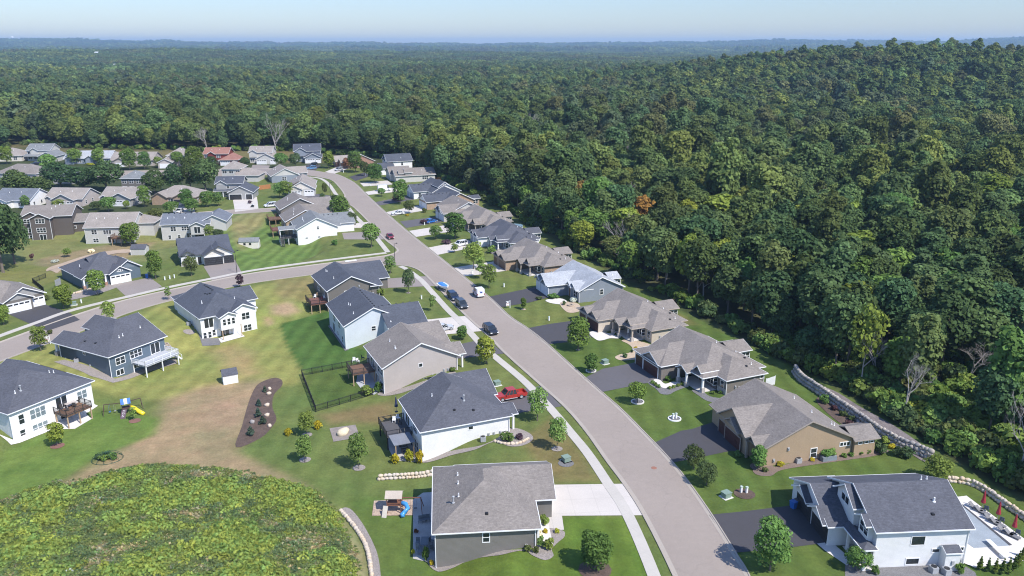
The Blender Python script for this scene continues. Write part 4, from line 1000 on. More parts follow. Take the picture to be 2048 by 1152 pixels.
h = House('brown house with white garage doors and black drive at the left edge', up(12, 604, 3.0), 53.0, S_DGREY, R_BR)
h.wing(-7.0, 1.0, 9.0, 15, 3.0, 'x', .5, 'h', 'h'); h.wing(-.8, .2, 9.0, 8.0, 3.05, 'y', .52, 'g', 'n', gable=S_GREY); h.wing(-1.0, -.6, 6.0, 6, 3.0, 'y', .5, 'g', 'n', gable=S_GREY)
h.garage(2, 'S', 2.5, 4.9, 2.2, G_WHITE, glass=True); h.garage(1, 'S', 7.2, 2.4, 2.2, G_WHITE, glass=True); h.win(0, 'S', -4, .8, .9, 1.4, 2); h.finish()

# ---- fourth row: backs towards us
h = House('three level brown house with white window bands on its rear gables', up(52, 436, 5.3), 10, S_BROWN, R_BR)
h.wing(0, 0, 13.8, 15, 5.2, 'x', .48, 'g', 'g'); 
h.wings.clear(); h.wb = MB(); h.rb = MB(); h.fb = MB()
h.wing(-3.0, 2.4, 13.2, 14, 5.2, 'x', .48, 'g', 'g', zb=-4); h.wing(-3.0, 1.2, 5.0, 9, 5.0, 'y', .5, 'g', 'n', zb=-4); h.wing(0.6, -.4, 7.4, 8, 5.0, 'y', .5, 'g', 'n', zb=-4); h.wing(9, 4, 21, 12.5, 2.6, 'x', .5, 'n', 'h', zb=-4)
h.win(2, 'S', 4.0, 3.4, .9, 1.4, 3); h.win(2, 'S', 4.0, .3, .9, 1.4, 3); h.slider(2, 'S', 4.2, -2.5); h.win(1, 'S', -.6, 3.2, .9, 1.3, 2); h.win(1, 'S', -.6, .2, .9, 1.3, 2); h.win(1, 'S', -.6, -2.3, .9, 1.2, 2); h.win(3, 'S', 13, .4, .6, .9, 1)
h.vent(6, 6); h.vent(7, 7); h.vent(8, 8); h.downspout(.95, .0, 4.8); h.downspout(7.05, .0, 4.8); h.finish()

h = House('greige house with broad tan roof and brown rear deck', up(165, 456, 3.0), 5.5, S_LGREY, R_TAN)
h.wing(0, 0, 15.8, 14.5, 3.0, 'x', .5, 'g', 'g'); h.wing(13, 6, 20.5, 14.5, 3.0, 'x', .5, 'n', 'h')
h.win(0, 'S', 3.2, .8, .8, 1.3, 2); h.win(0, 'S', 7.3, .8, .8, 1.2, 3); h.slider(0, 'S', 12.2, .2); h.win(0, 'S', 3.4, -1.9, .8, 1.2, 2); h.slider(0, 'S', 8.2, -2.2)
h.deck(9.6, -3.2, 15.4, .4, .05, WOODB, WOODB, ('N',)); h.vent(3, 4.2); h.vent(5.6, 4.3); h.vent(9.8, 4); h.downspout(.36, .36, 2.8); h.downspout(15.4, .36, 2.8); h.finish()

h = House('pale grey house with blue grey roof and small gabled rear bay', up(319, 450, 3.0), 9.0, S_LGREY, R_BLG)
h.wing(0, 0, 16, 11, 3.0, 'x', .5, 'g', 'g'); h.wing(9.6, -2.4, 14.6, 4, 2.9, 'y', .5, 'g', 'n', zb=-.2); h.wing(12.2, 1.4, 21, 13.5, 3.3, 'y', .5, 'g', 'g')
h.win(0, 'S', 4.0, .7, .8, 1.4, 2); h.win(0, 'S', 7.8, .8, .75, 1.3, 3); h.slider(1, 'S', 12.1, .3); h.win(0, 'S', 2.6, -1.9, .8, 1.2, 1); h.win(0, 'S', 5.6, -1.9, .8, 1.2, 1); h.slider(0, 'S', 8.8, -2.2, .7); h.slider(0, 'S', 11.6, -2.2); h.slider(0, 'S', 13.6, -2.2)
for cx in (9.9, 14.2): h.block('post', cx, -2.2, -2.8, cx + .14, -2.06, -.2, WHITE)
ridge_row(h, 2, 5.3, 11, 5.3, 6); h.vent(2, 3); h.vent(4, 3.2); h.vent(7.4, 3, .35, .12); h.downspout(.36, .36, 2.8); h.finish()

# ---- far rows, a few pixels of detail each
def villa(label, px, z, ang, L, Wd, wall, roof, storeys=1, gar=None, gables=(), door=None, front='S', kind='g', trim=None, wins=True, pit=.5, extra=None):
    """main block ridge along x; gar = (x0, x1, forward, kind) garage block; gables = [(x0, x1, forward)]"""
    ze = 3.0 if storeys == 1 else 5.6
    h = House(label, up(*px, z), ang, wall, roof, trim)
    h.wing(0, 0, L, Wd, ze, 'x', pit, kind, kind)
    for (a, b, f, zz) in gables: h.wing(a, -f, b, 5, zz, 'y', .62, 'g', 'n', zb=-1 if zz < 4 else 3)
    if gar:
        a, b, f, k = gar
        h.wing(a, -f, b, Wd * .6, 3.0, 'y', .5, k, 'n'); wi = len(h.wings) - 1
        w_ = b - a - .9
        if w_ > 8: h.garage(wi, 'S', a + 3.2, 4.7, 2.2, door or G_WHITE, glass=True); h.garage(wi, 'S', b - 2.0, 2.4, 2.2, door or G_WHITE, glass=True)
        else: h.garage(wi, 'S', (a + b) / 2, min(4.8, w_ - .6), 2.2, door or G_WHITE)
    if wins:
        free = [u for u in np.arange(1.8, L - 1, 3.0) if not (gar and gar[0] - .8 < u < gar[1] + .8)]
        for u in free:
            h.win(0, 'S', u, .8, .9, 1.3, 2)
            if storeys == 2: h.win(0, 'S', u, 3.6, .9, 1.2, 2)
        for u in np.arange(3, Wd - 2, 4.5): h.win(0, 'E', u, .8 if storeys == 1 else 3.6, .9, 1.2, 1)
    if extra: extra(h)
    h.vent(L * .3, Wd * .3, .4); h.vent(L * .6, Wd * .33, .4)
    h.finish(); return h
tt = mat('taupe_trim', (.33, .28, .24), .6)
villa('white house with dark blue grey roof and brown garage door at the left edge', (-16, 400), 3.0, -4, 15, 14, S_WHITE, R_BLG, gar=(1.5, 8.2, 3.5, 'g'), door=G_BRN, gables=[(-3, 4, 1.5, 3.0)])
villa('greige house with tan roof and two pale garage doors, second in its row', (87, 397), 3.0, -4, 15.5, 13, S_GREIGE, R_TAN, gar=(4.2, 13.6, 2.6, 'g'), gables=[(.3, 3.8, .6, 3.0)])
villa('grey house with tan roof, one dark open garage bay and one white door', (198, 395), 3.0, -4, 14.5, 13, S_GREY, R_TAN, gar=(4.6, 13.8, 2.2, 'g'), gables=[(.3, 3.8, .6, 3.0)])
villa('tan hipped roof house with two shingled gables and brick porch', (300, 394), 3.0, -2, 18.0, 14, BRICK, R_TAN, kind='h', gar=(9.0, 15.0, 1.5, 'g'), gables=[(.5, 7.2, 1.2, 3.0)], trim=tt, door=G_BLK)
def ex(h):
    h.wing(-.3, -1.2, 12, 4, 2.9, 'x', .35, 'g', 'g', walls=False)
    for cx in (.4, 3.4): h.column(cx, -.8, 0, 2.6, .3)
villa('grey two storey house with white trim and open dark garage by the concrete drive', (428, 368), 5.6, 6, 11.5, 9.5, S_GREY, R_DK2, 2, gar=(6.2, 16.6, 6.2, 'g'), gables=[(.3, 5.2, .5, 5.6)], door=G_BLK, extra=ex)  # open garage drawn as black doors, its inner shade put into the paint
h = House('dark sided house with big gable and orange wooden fence beside it', up(541, 353, 3.0), 24, S_BGREY, R_TAN)
h.wing(0, 0, 13, 15, 3.0, 'y', .5, 'g', 'g', gable=S_LGREY); h.wing(6, 5, 17.5, 15, 3.0, 'x', .5, 'n', 'g'); h.win(0, 'W', 4, .8, .9, 1.3, 2); h.slider(0, 'W', 8, .2); h.vent(3, 10); h.vent(4, 11); h.vent(3.4, 7); h.win(0, 'S', 6, 1, .9, 1.3, 2); h.finish()
h = House('tan roofed house with cream gable over two white garage doors', up(573, 379, 3.0), 10, S_LGREY, R_TAN)
h.wing(-1, 2, 11, 22, 3.0, 'y', .5, 'n', 'g'); h.wing(.2, -.2, 11.6, 9, 3.0, 'y', .55, 'g', 'n', gable=S_CREAM); h.wing(0, -.8, 6.4, 5, 3.0, 'y', .5, 'g', 'n', gable=S_CREAM)
h.garage(2, 'S', 3.2, 4.8, 2.2, G_WHITE, glass=True); h.garage(1, 'S', 8.9, 3.6, 2.2, G_WHITE, glass=True); h.win(0, 'W', 12, .8, .9, 1.3, 2); h.vent(3, 15); h.finish()
# second row
villa('brown hipped roof house half hidden by dark oaks at the left edge', (-12, 346), 3.0, -8, 21, 14, S_GREIGE, R_BR, kind='h', wins=True)
villa('house with blue grey roof and solar panel peeping out of the dark oaks', (92, 355), 3.0, 0, 12, 12, S_GREY, R_BLG, kind='h', wins=True, extra=lambda h: h.block('solar_panel', 1.6, 1.6, 3.9, 3.4, 3.4, 4.0, GLASS))
villa('two storey taupe house with grey hipped roof between the dark oaks', (238, 357), 5.6, 0, 9.5, 11, S_DGREY, R_GR, 2, kind='h')
villa('tan hipped two storey house with attached low garage behind the grey one', (440, 338), 5.6, 0, 9.0, 12, S_LGREY, R_TAN, 2, kind='h', extra=lambda h: h.wing(7, -2, 18, 9, 3.0, 'x', .5, 'n', 'h'))
# top row along the far street
villa('two storey dark blue house with white garage doors at the end of the top street', (586, 303), 5.6, 12, 14.5, 13, S_BGREY, R_DK2, 2, gar=(5.5, 14.8, 7.0, 'g'), gables=[(.4, 7, 1.0, 5.6)])
villa('two storey grey house with white trim, left of the dark blue one', (496, 305), 5.6, 4, 12.4, 11, S_LGREY, R_TAN, 2, gar=(4.6, 15.5, 5.5, 'g'), gables=[(0, 5, .8, 5.6)])
villa('barn red two storey house with red brown roof', (405, 308), 5.6, 3, 13.2, 11, S_RED, R_RED, 2, gar=(9, 19, 4, 'h'), gables=[(2.2, 6.5, .6, 5.6)])
villa('tan roofed two storey house with white garage behind young trees', (331, 311), 5.6, 10, 12.0, 13, S_GREIGE, R_TAN, 2, kind='h', gar=(-3.0, 4.5, 7, 'g'), gables=[(0, 5, .8, 4.6)])
villa('tan roofed house with half open garage, left of the tall two storey house', (219, 321), 3.0, 3, 22, 14, S_GREIGE, R_TAN, gar=(2.2, 9, 2.5, 'g'), gables=[(11, 16, .8, 3.0)], trim=tt)
villa('blue grey house with pale grey roof and white porch columns', (126, 317), 3.0, 3, 24, 13, S_BGREY, R_LG, gables=[(1, 6, 1.5, 3.0), (11, 16, 1.0, 3.0)])
villa('grey two storey house with double porch and pale side gable', (50, 301), 5.6, 3, 13, 12, S_LGREY, R_GR, 2, gar=(8.5, 18, 5.5, 'g'), gables=[(2.2, 7, .7, 5.6)], extra=lambda h: h.wing(-.3, -2, 9, 3, 2.9, 'x', .35, 'g', 'g', walls=False))
villa('cream house with tan hipped roof at the far left', (-14, 312), 3.0, 6, 14.5, 14, S_CREAM, R_TAN, kind='h')
# ------------------------------------------------------------------ trees
def leaf_mesh(name, lobes, n, size, seed, flat=.35, squash=.8, jitter=.42, m=None, droop=0.0):
    """crown of n leaf sprays: lobes = [(x, y, z, r)], sprays lie in the outer shell of each lobe, facing out"""
    r = np.random.default_rng(seed)
    lob = np.array(lobes, float); wgt = lob[:, 3] ** 2; wgt /= wgt.sum()
    k = r.choice(len(lob), n, p=wgt)
    d = r.normal(size=(n, 3)); d /= np.linalg.norm(d, axis=1)[:, None]
    d[:, 2] = np.where(d[:, 2] < -.35, -d[:, 2], d[:, 2])
    rad = lob[k, 3] * (1 - flat * r.random(n) ** 1.6)
    c = lob[k, :3] + d * rad[:, None] * np.array([1, 1, squash])
    # leave out sprays buried deep inside another lobe
    keep = np.ones(n, bool)
    for x, y, z, rr in lob:
        q = np.sqrt((c[:, 0] - x) ** 2 + (c[:, 1] - y) ** 2 + ((c[:, 2] - z) / squash) ** 2); keep &= q > rr * .52
    c, d, n = c[keep], d[keep], keep.sum()
    nrm = d + r.normal(size=(n, 3)) * jitter; nrm[:, 2] += .25 - droop; nrm /= np.linalg.norm(nrm, axis=1)[:, None]
    t = np.cross(nrm, r.normal(size=(n, 3))); t /= np.linalg.norm(t, axis=1)[:, None]; b = np.cross(nrm, t)
    s = size * (.6 + .8 * r.random(n)); a = (s * (.7 + .5 * r.random(n)))[:, None]; s = s[:, None]
    fold = nrm * s * .25
    V = np.stack([c - t * s * .5 - b * a * .25, c + b * a * -.5 - fold * .3, c + t * s * .5 - b * a * .2, c + t * s * .3 + b * a * .45 - fold, c - t * s * .35 + b * a * .5 - fold], 1).reshape(-1, 3)
    me = bpy.data.meshes.new(name); nf = n
    me.vertices.add(len(V)); me.vertices.foreach_set('co', V.ravel().astype(np.float32))
    me.loops.add(nf * 5); me.loops.foreach_set('vertex_index', np.arange(nf * 5).astype(np.int32))
    me.polygons.add(nf); me.polygons.foreach_set('loop_start', (np.arange(nf) * 5).astype(np.int32))
    me.update()
    at_ = me.attributes.new('rnd', 'FLOAT', 'FACE'); at_.data.foreach_set('value', r.random(nf).astype(np.float32))
    if m: me.materials.append(m)
    return me

def crown_lobes(w, h, z0, n, seed, shape='round'):
    """n lobes filling an uneven egg of width w, height h, standing on z0"""
    r = random.Random(seed); L = []
    for i in range(n):
        t = (i + .5) / n; z = z0 + h * (.12 + .80 * t)
        if shape == 'round': e = math.sqrt(max(.05, 1 - (2 * t - .9) ** 2))
        elif shape == 'cone': e = 1.05 - .92 * t
        elif shape == 'vase': e = .45 + .65 * math.sin(t * 2.6)
        else: e = .8 + .25 * math.sin(t * 3.1)
        e *= w / 2; a = i * 2.4 + r.random() * 1.4; lr = e * r.uniform(.42, .66) + w * .05
        q = max(0, e - lr * .75) * r.uniform(.65, 1.15)
        L.append((q * math.cos(a), q * math.sin(a), z + r.uniform(-.06, .06) * h, lr))
    L.append((0, 0, z0 + h * .5, w * .27 if shape != 'cone' else w * .2))
    return L

def limbs(mb, base, hgt, w, z0, r0, n, seed, lean=(0, 0)):
    r = random.Random(seed); x, y = 0, 0
    top = (lean[0] * hgt, lean[1] * hgt, z0 + (hgt - z0) * .62)
    mb.tube([(0, 0, -.5), (top[0] * .2, top[1] * .2, z0 * .5), (top[0] * .6, top[1] * .6, z0), top], [r0 * 1.35, r0, r0 * .8, r0 * .22], 7)
    for i in range(n):
        a = i * 2.399 + r.random(); zz = z0 * r.uniform(.75, 1.0) + (hgt - z0) * .5 * i / max(1, n) ; f = zz / top[2]
        sx, sy = top[0] * f * .8, top[1] * f * .8; q = w / 2 * r.uniform(.55, .85); up_ = (hgt - zz) * r.uniform(.3, .6)
        mb.tube([(sx, sy, zz), (sx + q * .45 * math.cos(a), sy + q * .45 * math.sin(a), zz + up_ * .45), (sx + q * math.cos(a + .25), sy + q * math.sin(a + .25), zz + up_)], [r0 * .5, r0 * .32, r0 * .08], 5)
    return mb

def bare(mb, hgt, w, r0, seed, levels=3):
    """a leafless crown"""
    r = random.Random(seed)
    def grow(p, d, ln, rad, lv):
        e = p + d * ln; mid = p + d * ln * .5 + Vector((r.uniform(-1, 1), r.uniform(-1, 1), r.uniform(-.3, .5))) * ln * .07
        mb.tube([p, mid, e], [rad, rad * .8, rad * .55], 6 if lv > 1 else 4, cap=False)
        if lv == 0: return
        for i in range(r.choice((3, 4)) if lv > 1 else 4):
            q = Vector((r.uniform(-1, 1), r.uniform(-1, 1), r.uniform(-.15, .8))).normalized()
            nd = (d * .75 + q * .85).normalized(); f = r.uniform(.55, 1.0)
            grow(p + d * ln * f, nd, ln * r.uniform(.5, .74), rad * .5, lv - 1)
    grow(Vector((0, 0, -.5)), Vector((r.uniform(-.08, .08), r.uniform(-.08, .08), 1)).normalized(), hgt * .42, r0, levels)
    return mb

LF_MAPLE = leafmat('maple_leaves', (.150, .240, .058), .3); LF_LIGHT = leafmat('light_leaves', (.190, .275, .070), .3); LF_DARK = leafmat('dark_leaves', (.088, .140, .052), .4)
LF_OLIVE = leafmat('olive_leaves', (.105, .145, .055), .35); LF_YEL = leafmat('yellow_green_leaves', (0.224, 0.284, 0.053), .3); LF_RUST = leafmat('rust_leaves', (0.264, 0.132, 0.073), .3)
LF_PURP = leafmat('purple_leaves', (0.112, 0.066, 0.077), .3); LF_SPRUCE = leafmat('spruce_needles', (0.073, 0.112, 0.082), .3); LF_CEDAR = leafmat('cedar_sprays', (.12, .18, .045), .3)
LF_GOLD = leafmat('golden_leaves', (0.436, 0.396, 0.040), .3); LF_WHITE = leafmat('white_bloom', (0.818, 0.818, 0.660), .25); LF_WOOD = leafmat('woodland_leaves', (0.118, 0.170, 0.062), .3, hue=.05, trans=.35); LF_WOODL = leafmat('woodland_light_leaves', (0.170, 0.228, 0.070), .3, trans=.35); LF_WOODO = leafmat('woodland_olive_leaves', (0.130, 0.158, 0.072), .3, trans=.35); LF_BROWN = leafmat('browning_leaves', (0.304, 0.185, 0.053), .3)

def tree_proto(kind, w, h, z0, n, size, lobes, seed, leaf, shape='round', bark=BARK, r0=.16, lean=(0, 0)):
    cm = leaf_mesh('crown', crown_lobes(w, h - z0, z0, lobes, seed, shape), n, size, seed, m=leaf)
    tm = limbs(MB(), None, h, w, z0, r0, 5, seed, lean).mesh('trunk'); tm.materials.append(bark)
    return cm, tm

PROTO = {
    'maple': [tree_proto('m', 5.0, 8.0, 1.3, 4200, .32, 22, s, LF_MAPLE, 'egg', r0=.13) for s in (1, 2)],
    'light': [tree_proto('l', 4.4, 7.0, 1.5, 2400, .29, 16, s, LF_LIGHT, 'egg', r0=.10) for s in (3, 4)],
    'thin': [tree_proto('t', 3.2, 7.0, 1.6, 620, .34, 9, s, LF_LIGHT, 'egg', r0=.07) for s in (5, 6)],
    'round': [tree_proto('r', 6.0, 6.6, 1.6, 3600, .34, 20, s, LF_MAPLE, 'round', r0=.14) for s in (7, 8)],
    'dark': [tree_proto('d', 6.0, 6.4, 1.2, 3000, .32, 18, s, LF_OLIVE, 'round', r0=.13) for s in (9,)],
    'oak': [tree_proto('o', 9.0, 12.5, 2.2, 4200, .52, 24, s, LF_DARK, 'round', r0=.3) for s in (10, 11)],
    'yellow': [tree_proto('y', 5.2, 7.6, 1.2, 2300, .42, 14, s, LF_YEL, 'egg', r0=.12) for s in (12,)],
    'purple': [tree_proto('p', 4.0, 6.4, 1.6, 1100, .4, 10, s, LF_PURP, 'egg', r0=.1) for s in (13,)],
    'rust': [tree_proto('ru', 4.2, 7.2, 1.2, 1600, .42, 11, s, LF_RUST, 'egg', r0=.11) for s in (14,)],
    'spruce': [tree_proto('s', 2.6, 5.0, .2, 1500, .3, 16, s, LF_SPRUCE, 'cone', r0=.08) for s in (15,)],
    'cedar': [tree_proto('c', 1.5, 5.0, .1, 2200, .2, 16, s, LF_CEDAR, 'cone', r0=.06) for s in (16,)],
    'dense': [tree_proto('de', 3.4, 6.0, .8, 2400, .32, 14, s, LF_MAPLE, 'egg', r0=.1) for s in (17,)],
}
PH = {'maple': 8, 'light': 7, 'thin': 7, 'round': 6.6, 'dark': 6.4, 'oak': 12.5, 'yellow': 7.6, 'purple': 6.4, 'rust': 7.2, 'spruce': 5.0, 'cedar': 5.0, 'dense': 6.0}
PW = {'maple': 5, 'light': 4.4, 'thin': 3.2, 'round': 6, 'dark': 6, 'oak': 9, 'yellow': 5.2, 'purple': 4, 'rust': 4.2, 'spruce': 2.6, 'cedar': 1.5, 'dense': 3.4}

def px_scale(p):
    """photo pixels per metre: across, and for an upright"""
    _, v0, f = proj(p.x, p.y, p.z); _, v1, _ = proj(p.x, p.y, p.z + 1)
    return F / f, v0 - v1

def yard_tree(u, v, top, w, kind, label, i=0, group=None, name='yard_tree', cat='tree'):
    p = at(u, v); sx, sz = px_scale(p)
    hgt = (v - top) / sz; wid = w / sx
    cm, tm = PROTO[kind][i % len(PROTO[kind])]
    t = thing(name, label, cat, p, (u * 7 + v) % 6.28, group)
    t.scale = (wid / PW[kind], wid / PW[kind], hgt / PH[kind])
    link('crown', cm, None, t); link('trunk', tm, None, t)
    return t

YARD = [
 (1540, 1142, 1045, 70, 'maple', 'tall bright green maple on the corner lawn right of the road, nearest of all trees'), (1190, 1138, 1070, 62, 'maple', 'round topped maple in a mulch ring left of the road, nearest the bottom'),
 (1713, 1142, 1098, 50, 'round', 'small round tree by the porch of the white house with the pool'), (1872, 962, 915, 50, 'light', 'bright leafy tree behind the white house with the pool'),
 (1413, 970, 925, 46, 'dark', 'olive crab apple tree on the lawn by the black drive, nearer of the pair'), (1387, 938, 892, 44, 'dark', 'olive crab apple tree by the black drive, farther of the pair'),
 (1516, 938, 895, 30, 'dense', 'dense upright tree at the corner of the tan house'), (1275, 808, 766, 38, 'round', 'small tree in a white edged ring below the taupe house drive'),
 (1156, 700, 640, 44, 'maple', 'maple beside the black drive of the beige arched porch house'), (1182, 745, 710, 26, 'dense', 'small dark tree in a stone ring near the green utility box'),
 (1047, 619, 596, 12, 'dense', 'thin little evergreen on the lawn beside the white sign post'), (973, 728, 675, 38, 'yellow', 'yellow green tree on the verge strip below the parked black car'),
 (1075, 842, 781, 38, 'light', 'pale green young tree by the sidewalk next to the red pickup'), (1114, 900, 837, 34, 'light', 'pale green young tree in a grey rock ring left of the sidewalk'),
 (924, 679, 653, 22, 'dense', 'small dark tree on the tiny lawn by the concrete drive with the silver car'), (817, 586, 537, 26, 'dark', 'dark pointed tree beside the sidewalk near the street corner'),
 (781, 547, 514, 22, 'light', 'light green sapling at the street corner by the lamp post'), (866, 622, 590, 14, 'thin', 'thin sapling beside the sidewalk left of the two dark cars'),
 (718, 938, 872, 36, 'light', 'young tree in a rock ring nearest to the low boulder wall'), (610, 925, 873, 30, 'light', 'young tree in a rock ring, lower of the pair by the mulch bed'), (614, 872, 826, 30, 'light', 'young tree in a rock ring, upper of the pair by the mulch bed'),
 (743, 495, 447, 36, 'round', 'round green tree on the corner lawn by the white three level house'), (705, 457, 424, 22, 'dark', 'brownish green tree on the verge of the main road by the double concrete drive'), (681, 445, 394, 36, 'maple', 'maple in front of the three brown roofed houses by the road'),
 (671, 412, 389, 22, 'oak', 'small dark round tree at the mouth of the upper street'), (650, 390, 366, 11, 'dark', 'little dark tree on the lawn of the cream gable house'), (646, 410, 386, 13, 'dark', 'little dark tree leaning over the upper street corner'),
 (560, 396, 366, 26, 'light', 'left one of two light trees before the cream gable garage'), (574, 396, 363, 26, 'light', 'right one of two light trees before the cream gable garage'),
 (978, 577, 530, 28, 'light', 'light tree at the concrete drive of the tan brick house'), (960, 557, 514, 24, 'thin', 'thin tree on the lawn edge of the tan brick house drive'), (947, 538, 487, 40, 'light', 'wide light tree on the lawn between the white and the tan brick houses'),
 (911, 478, 427, 40, 'maple', 'big round maple before the brown roofed porch gable house'), (872, 479, 451, 26, 'round', 'clipped round tree left of the big maple on the same lawn'), (909, 505, 487, 16, 'thin', 'sapling beside the drive with the white vehicle'),
 (818, 427, 400, 22, 'dark', 'dark conical tree beside the drive with the white sedan'), (801, 408, 361, 28, 'maple', 'tall tree over a dark shrub bed by the slate roofed house'), (763, 393, 376, 16, 'round', 'small round tree between the white van and the tan drive'),
 (750, 366, 329, 30, 'maple', 'tall tree before the long brown roofed house near the bend'), (729, 352, 322, 18, 'dark', 'narrow dark tree in front of the white house at the top of the street'), (711, 345, 304, 28, 'maple', 'dark green tree in front of the red brown brick house'),
 (657, 337, 303, 22, 'yellow', 'yellowing tree between the dark blue house and the brick house'), (694, 338, 316, 15, 'rust', 'rust red tree at the porch of the brick house'), (563, 336, 306, 28, 'round', 'round tree before the garage of the grey two storey house'), (591, 335, 306, 24, 'dark', 'dark round tree left of the dark blue two storey house'),
 (151, 328, 298, 26, 'maple', 'tree before the pale grey roofed house, left of two'), (198, 328, 297, 22, 'maple', 'tree before the pale grey roofed house, right of two'), (260, 340, 299, 30, 'maple', 'tall tree before the half open garage in the top row'), (290, 338, 305, 24, 'maple', 'narrower tree right of the half open garage in the top row'),
 (14, 328, 293, 24, 'maple', 'tree at the cream house at the far left of the top row'), (100, 346, 309, 36, 'round', 'round tree hiding the drive of the grey house with double porch'), (318, 335, 314, 18, 'light', 'small light tree left of the white garage in the top row'), (391, 345, 296, 30, 'maple', 'tall tree left of the barn red house'), (357, 333, 303, 24, 'round', 'tree right of the white garage in the top row'), (490, 335, 314, 20, 'oak', 'dark bush like tree left of the grey two storey house'),
 (36, 392, 340, 56, 'oak', 'dark oak in front of the brown hipped roof, leftmost of the oak clump'), (78, 396, 352, 56, 'oak', 'dark oak below the solar panel roof'), (122, 376, 324, 60, 'oak', 'large dark oak right of the solar panel roof'), (168, 380, 333, 62, 'oak', 'large dark oak in the middle of the oak clump'), (214, 382, 322, 62, 'oak', 'large dark oak left of the grey hipped roof'),
 (310, 388, 340, 46, 'oak', 'dark oak just right of the grey hipped two storey house'), (352, 384, 328, 42, 'oak', 'oak behind the tan house with shingled gables'), (382, 382, 312, 38, 'oak', 'oak between the tan shingled gables and the barn red house'), (412, 384, 318, 48, 'oak', 'oak left of the grey two storey house with the open garage'), (424, 350, 312, 28, 'oak', 'oak below the barn red house'),
 (218, 424, 394, 32, 'round', 'round tree before the open garage bay of the grey tan roofed house'), (192, 420, 402, 24, 'dark', 'dark shrubby tree left of the open garage bay'), (254, 418, 401, 14, 'round', 'clipped ball tree right of the open garage bay'), (290, 414, 373, 22, 'maple', 'narrow tree between two tan roofed houses of the third row'), (343, 428, 403, 32, 'round', 'round tree before the house with shingled gables'), (374, 416, 380, 26, 'maple', 'tall tree behind the white covered boat'), (384, 424, 398, 28, 'maple', 'lower tree right of the white covered boat'), (312, 440, 416, 32, 'dark', 'dark round tree at the street end of the pale grey house'), (414, 414, 383, 24, 'maple', 'tree left of the concrete drive of the open garage house'), (437, 412, 386, 22, 'light', 'light tree against the porch of the open garage house'),
 (52, 418, 392, 16, 'light', 'thin tree at the white house of the left edge'), (118, 420, 400, 22, 'light', 'light shrubby tree behind the three level brown house'),
 (262, 492, 447, 34, 'maple', 'green tree at the brown deck of the greige house'), (312, 558, 503, 28, 'maple', 'green tree right of the blue bins'), (383, 552, 512, 28, 'dark', 'dark green tree before the house with black garage doors'), (195, 590, 543, 32, 'maple', 'tree in the rock bed before the slate blue garage house'), (128, 617, 571, 36, 'yellow', 'yellow topped tree by the slate blue house'), (65, 521, 508, 9, 'purple', 'tiny dark sapling in the meadow at the left'), (135, 514, 497, 16, 'light', 'sapling at the end of the gravel path'),
 (82, 702, 655, 30, 'light', 'young tree by the white sign post left of the slate blue deck house'), (220, 645, 604, 24, 'light', 'young tree behind the roof of the slate blue deck house'), (337, 600, 574, 14, 'thin', 'nearly bare sapling on the kerb of the side street'), (481, 575, 551, 16, 'purple', 'purple leaved sapling on the kerb of the side street'), (115, 892, 848, 30, 'yellow', 'yellow green sapling in a mulch ring at the left bottom'), (8, 650, 612, 24, 'maple', 'tree before the white garage doors at the left edge'), (268, 840, 815, 14, 'thin', 'small sapling in a mulch ring below the coloured playset'), (420, 474, 452, 20, 'light', 'bushy tree at the rear corner of the pale grey house'), (438, 480, 458, 22, 'dark', 'bushy tree right of the rear corner of the pale grey house'),
 (6, 545, 396, 78, 'oak', 'huge dark tree at the left edge, front one'), (30, 528, 420, 60, 'oak', 'huge dark tree at the left edge, right one'), (-22, 540, 400, 70, 'oak', 'huge dark tree cut by the left edge'),
]
for i, (u, v, top, w, k, lab) in enumerate(YARD): yard_tree(u, v, top, w, k, lab, i)

SPR = [(502, 871, 850, 17), (526, 848, 829, 16), (517, 834, 813, 15), (518, 812, 796, 12), (530, 784, 770, 10)]
for i, (u, v, t_, w) in enumerate(SPR): yard_tree(u, v, t_, w, 'spruce', ['blue green spruce nearest the point of the mulch bed', 'spruce in the mulch bed beside the lower pale boulder', 'spruce in the middle of the mulch bed', 'slim spruce above the middle of the mulch bed', 'small spruce near the top of the mulch bed'][i], 0, 'spruces in the mulch bed', 'spruce')
CED = [(1959, 1140, 1110, 13), (1975, 1143, 1113, 12), (1990, 1146, 1114, 12), (2004, 1148, 1114, 13), (2016, 1147, 1112, 13), (2027, 1142, 1106, 13), (2035, 1133, 1099, 13), (2042, 1124, 1092, 13), (2049, 1116, 1085, 13)]
for i, (u, v, t_, w) in enumerate(CED): yard_tree(u, v, t_, w, 'cedar', 'slim cedar in the hedge row below the pool, %s from the left' % ['first', 'second', 'third', 'fourth', 'fifth', 'sixth', 'seventh', 'eighth', 'ninth'][i], 0, 'cedar hedge by the pool', 'cedar')

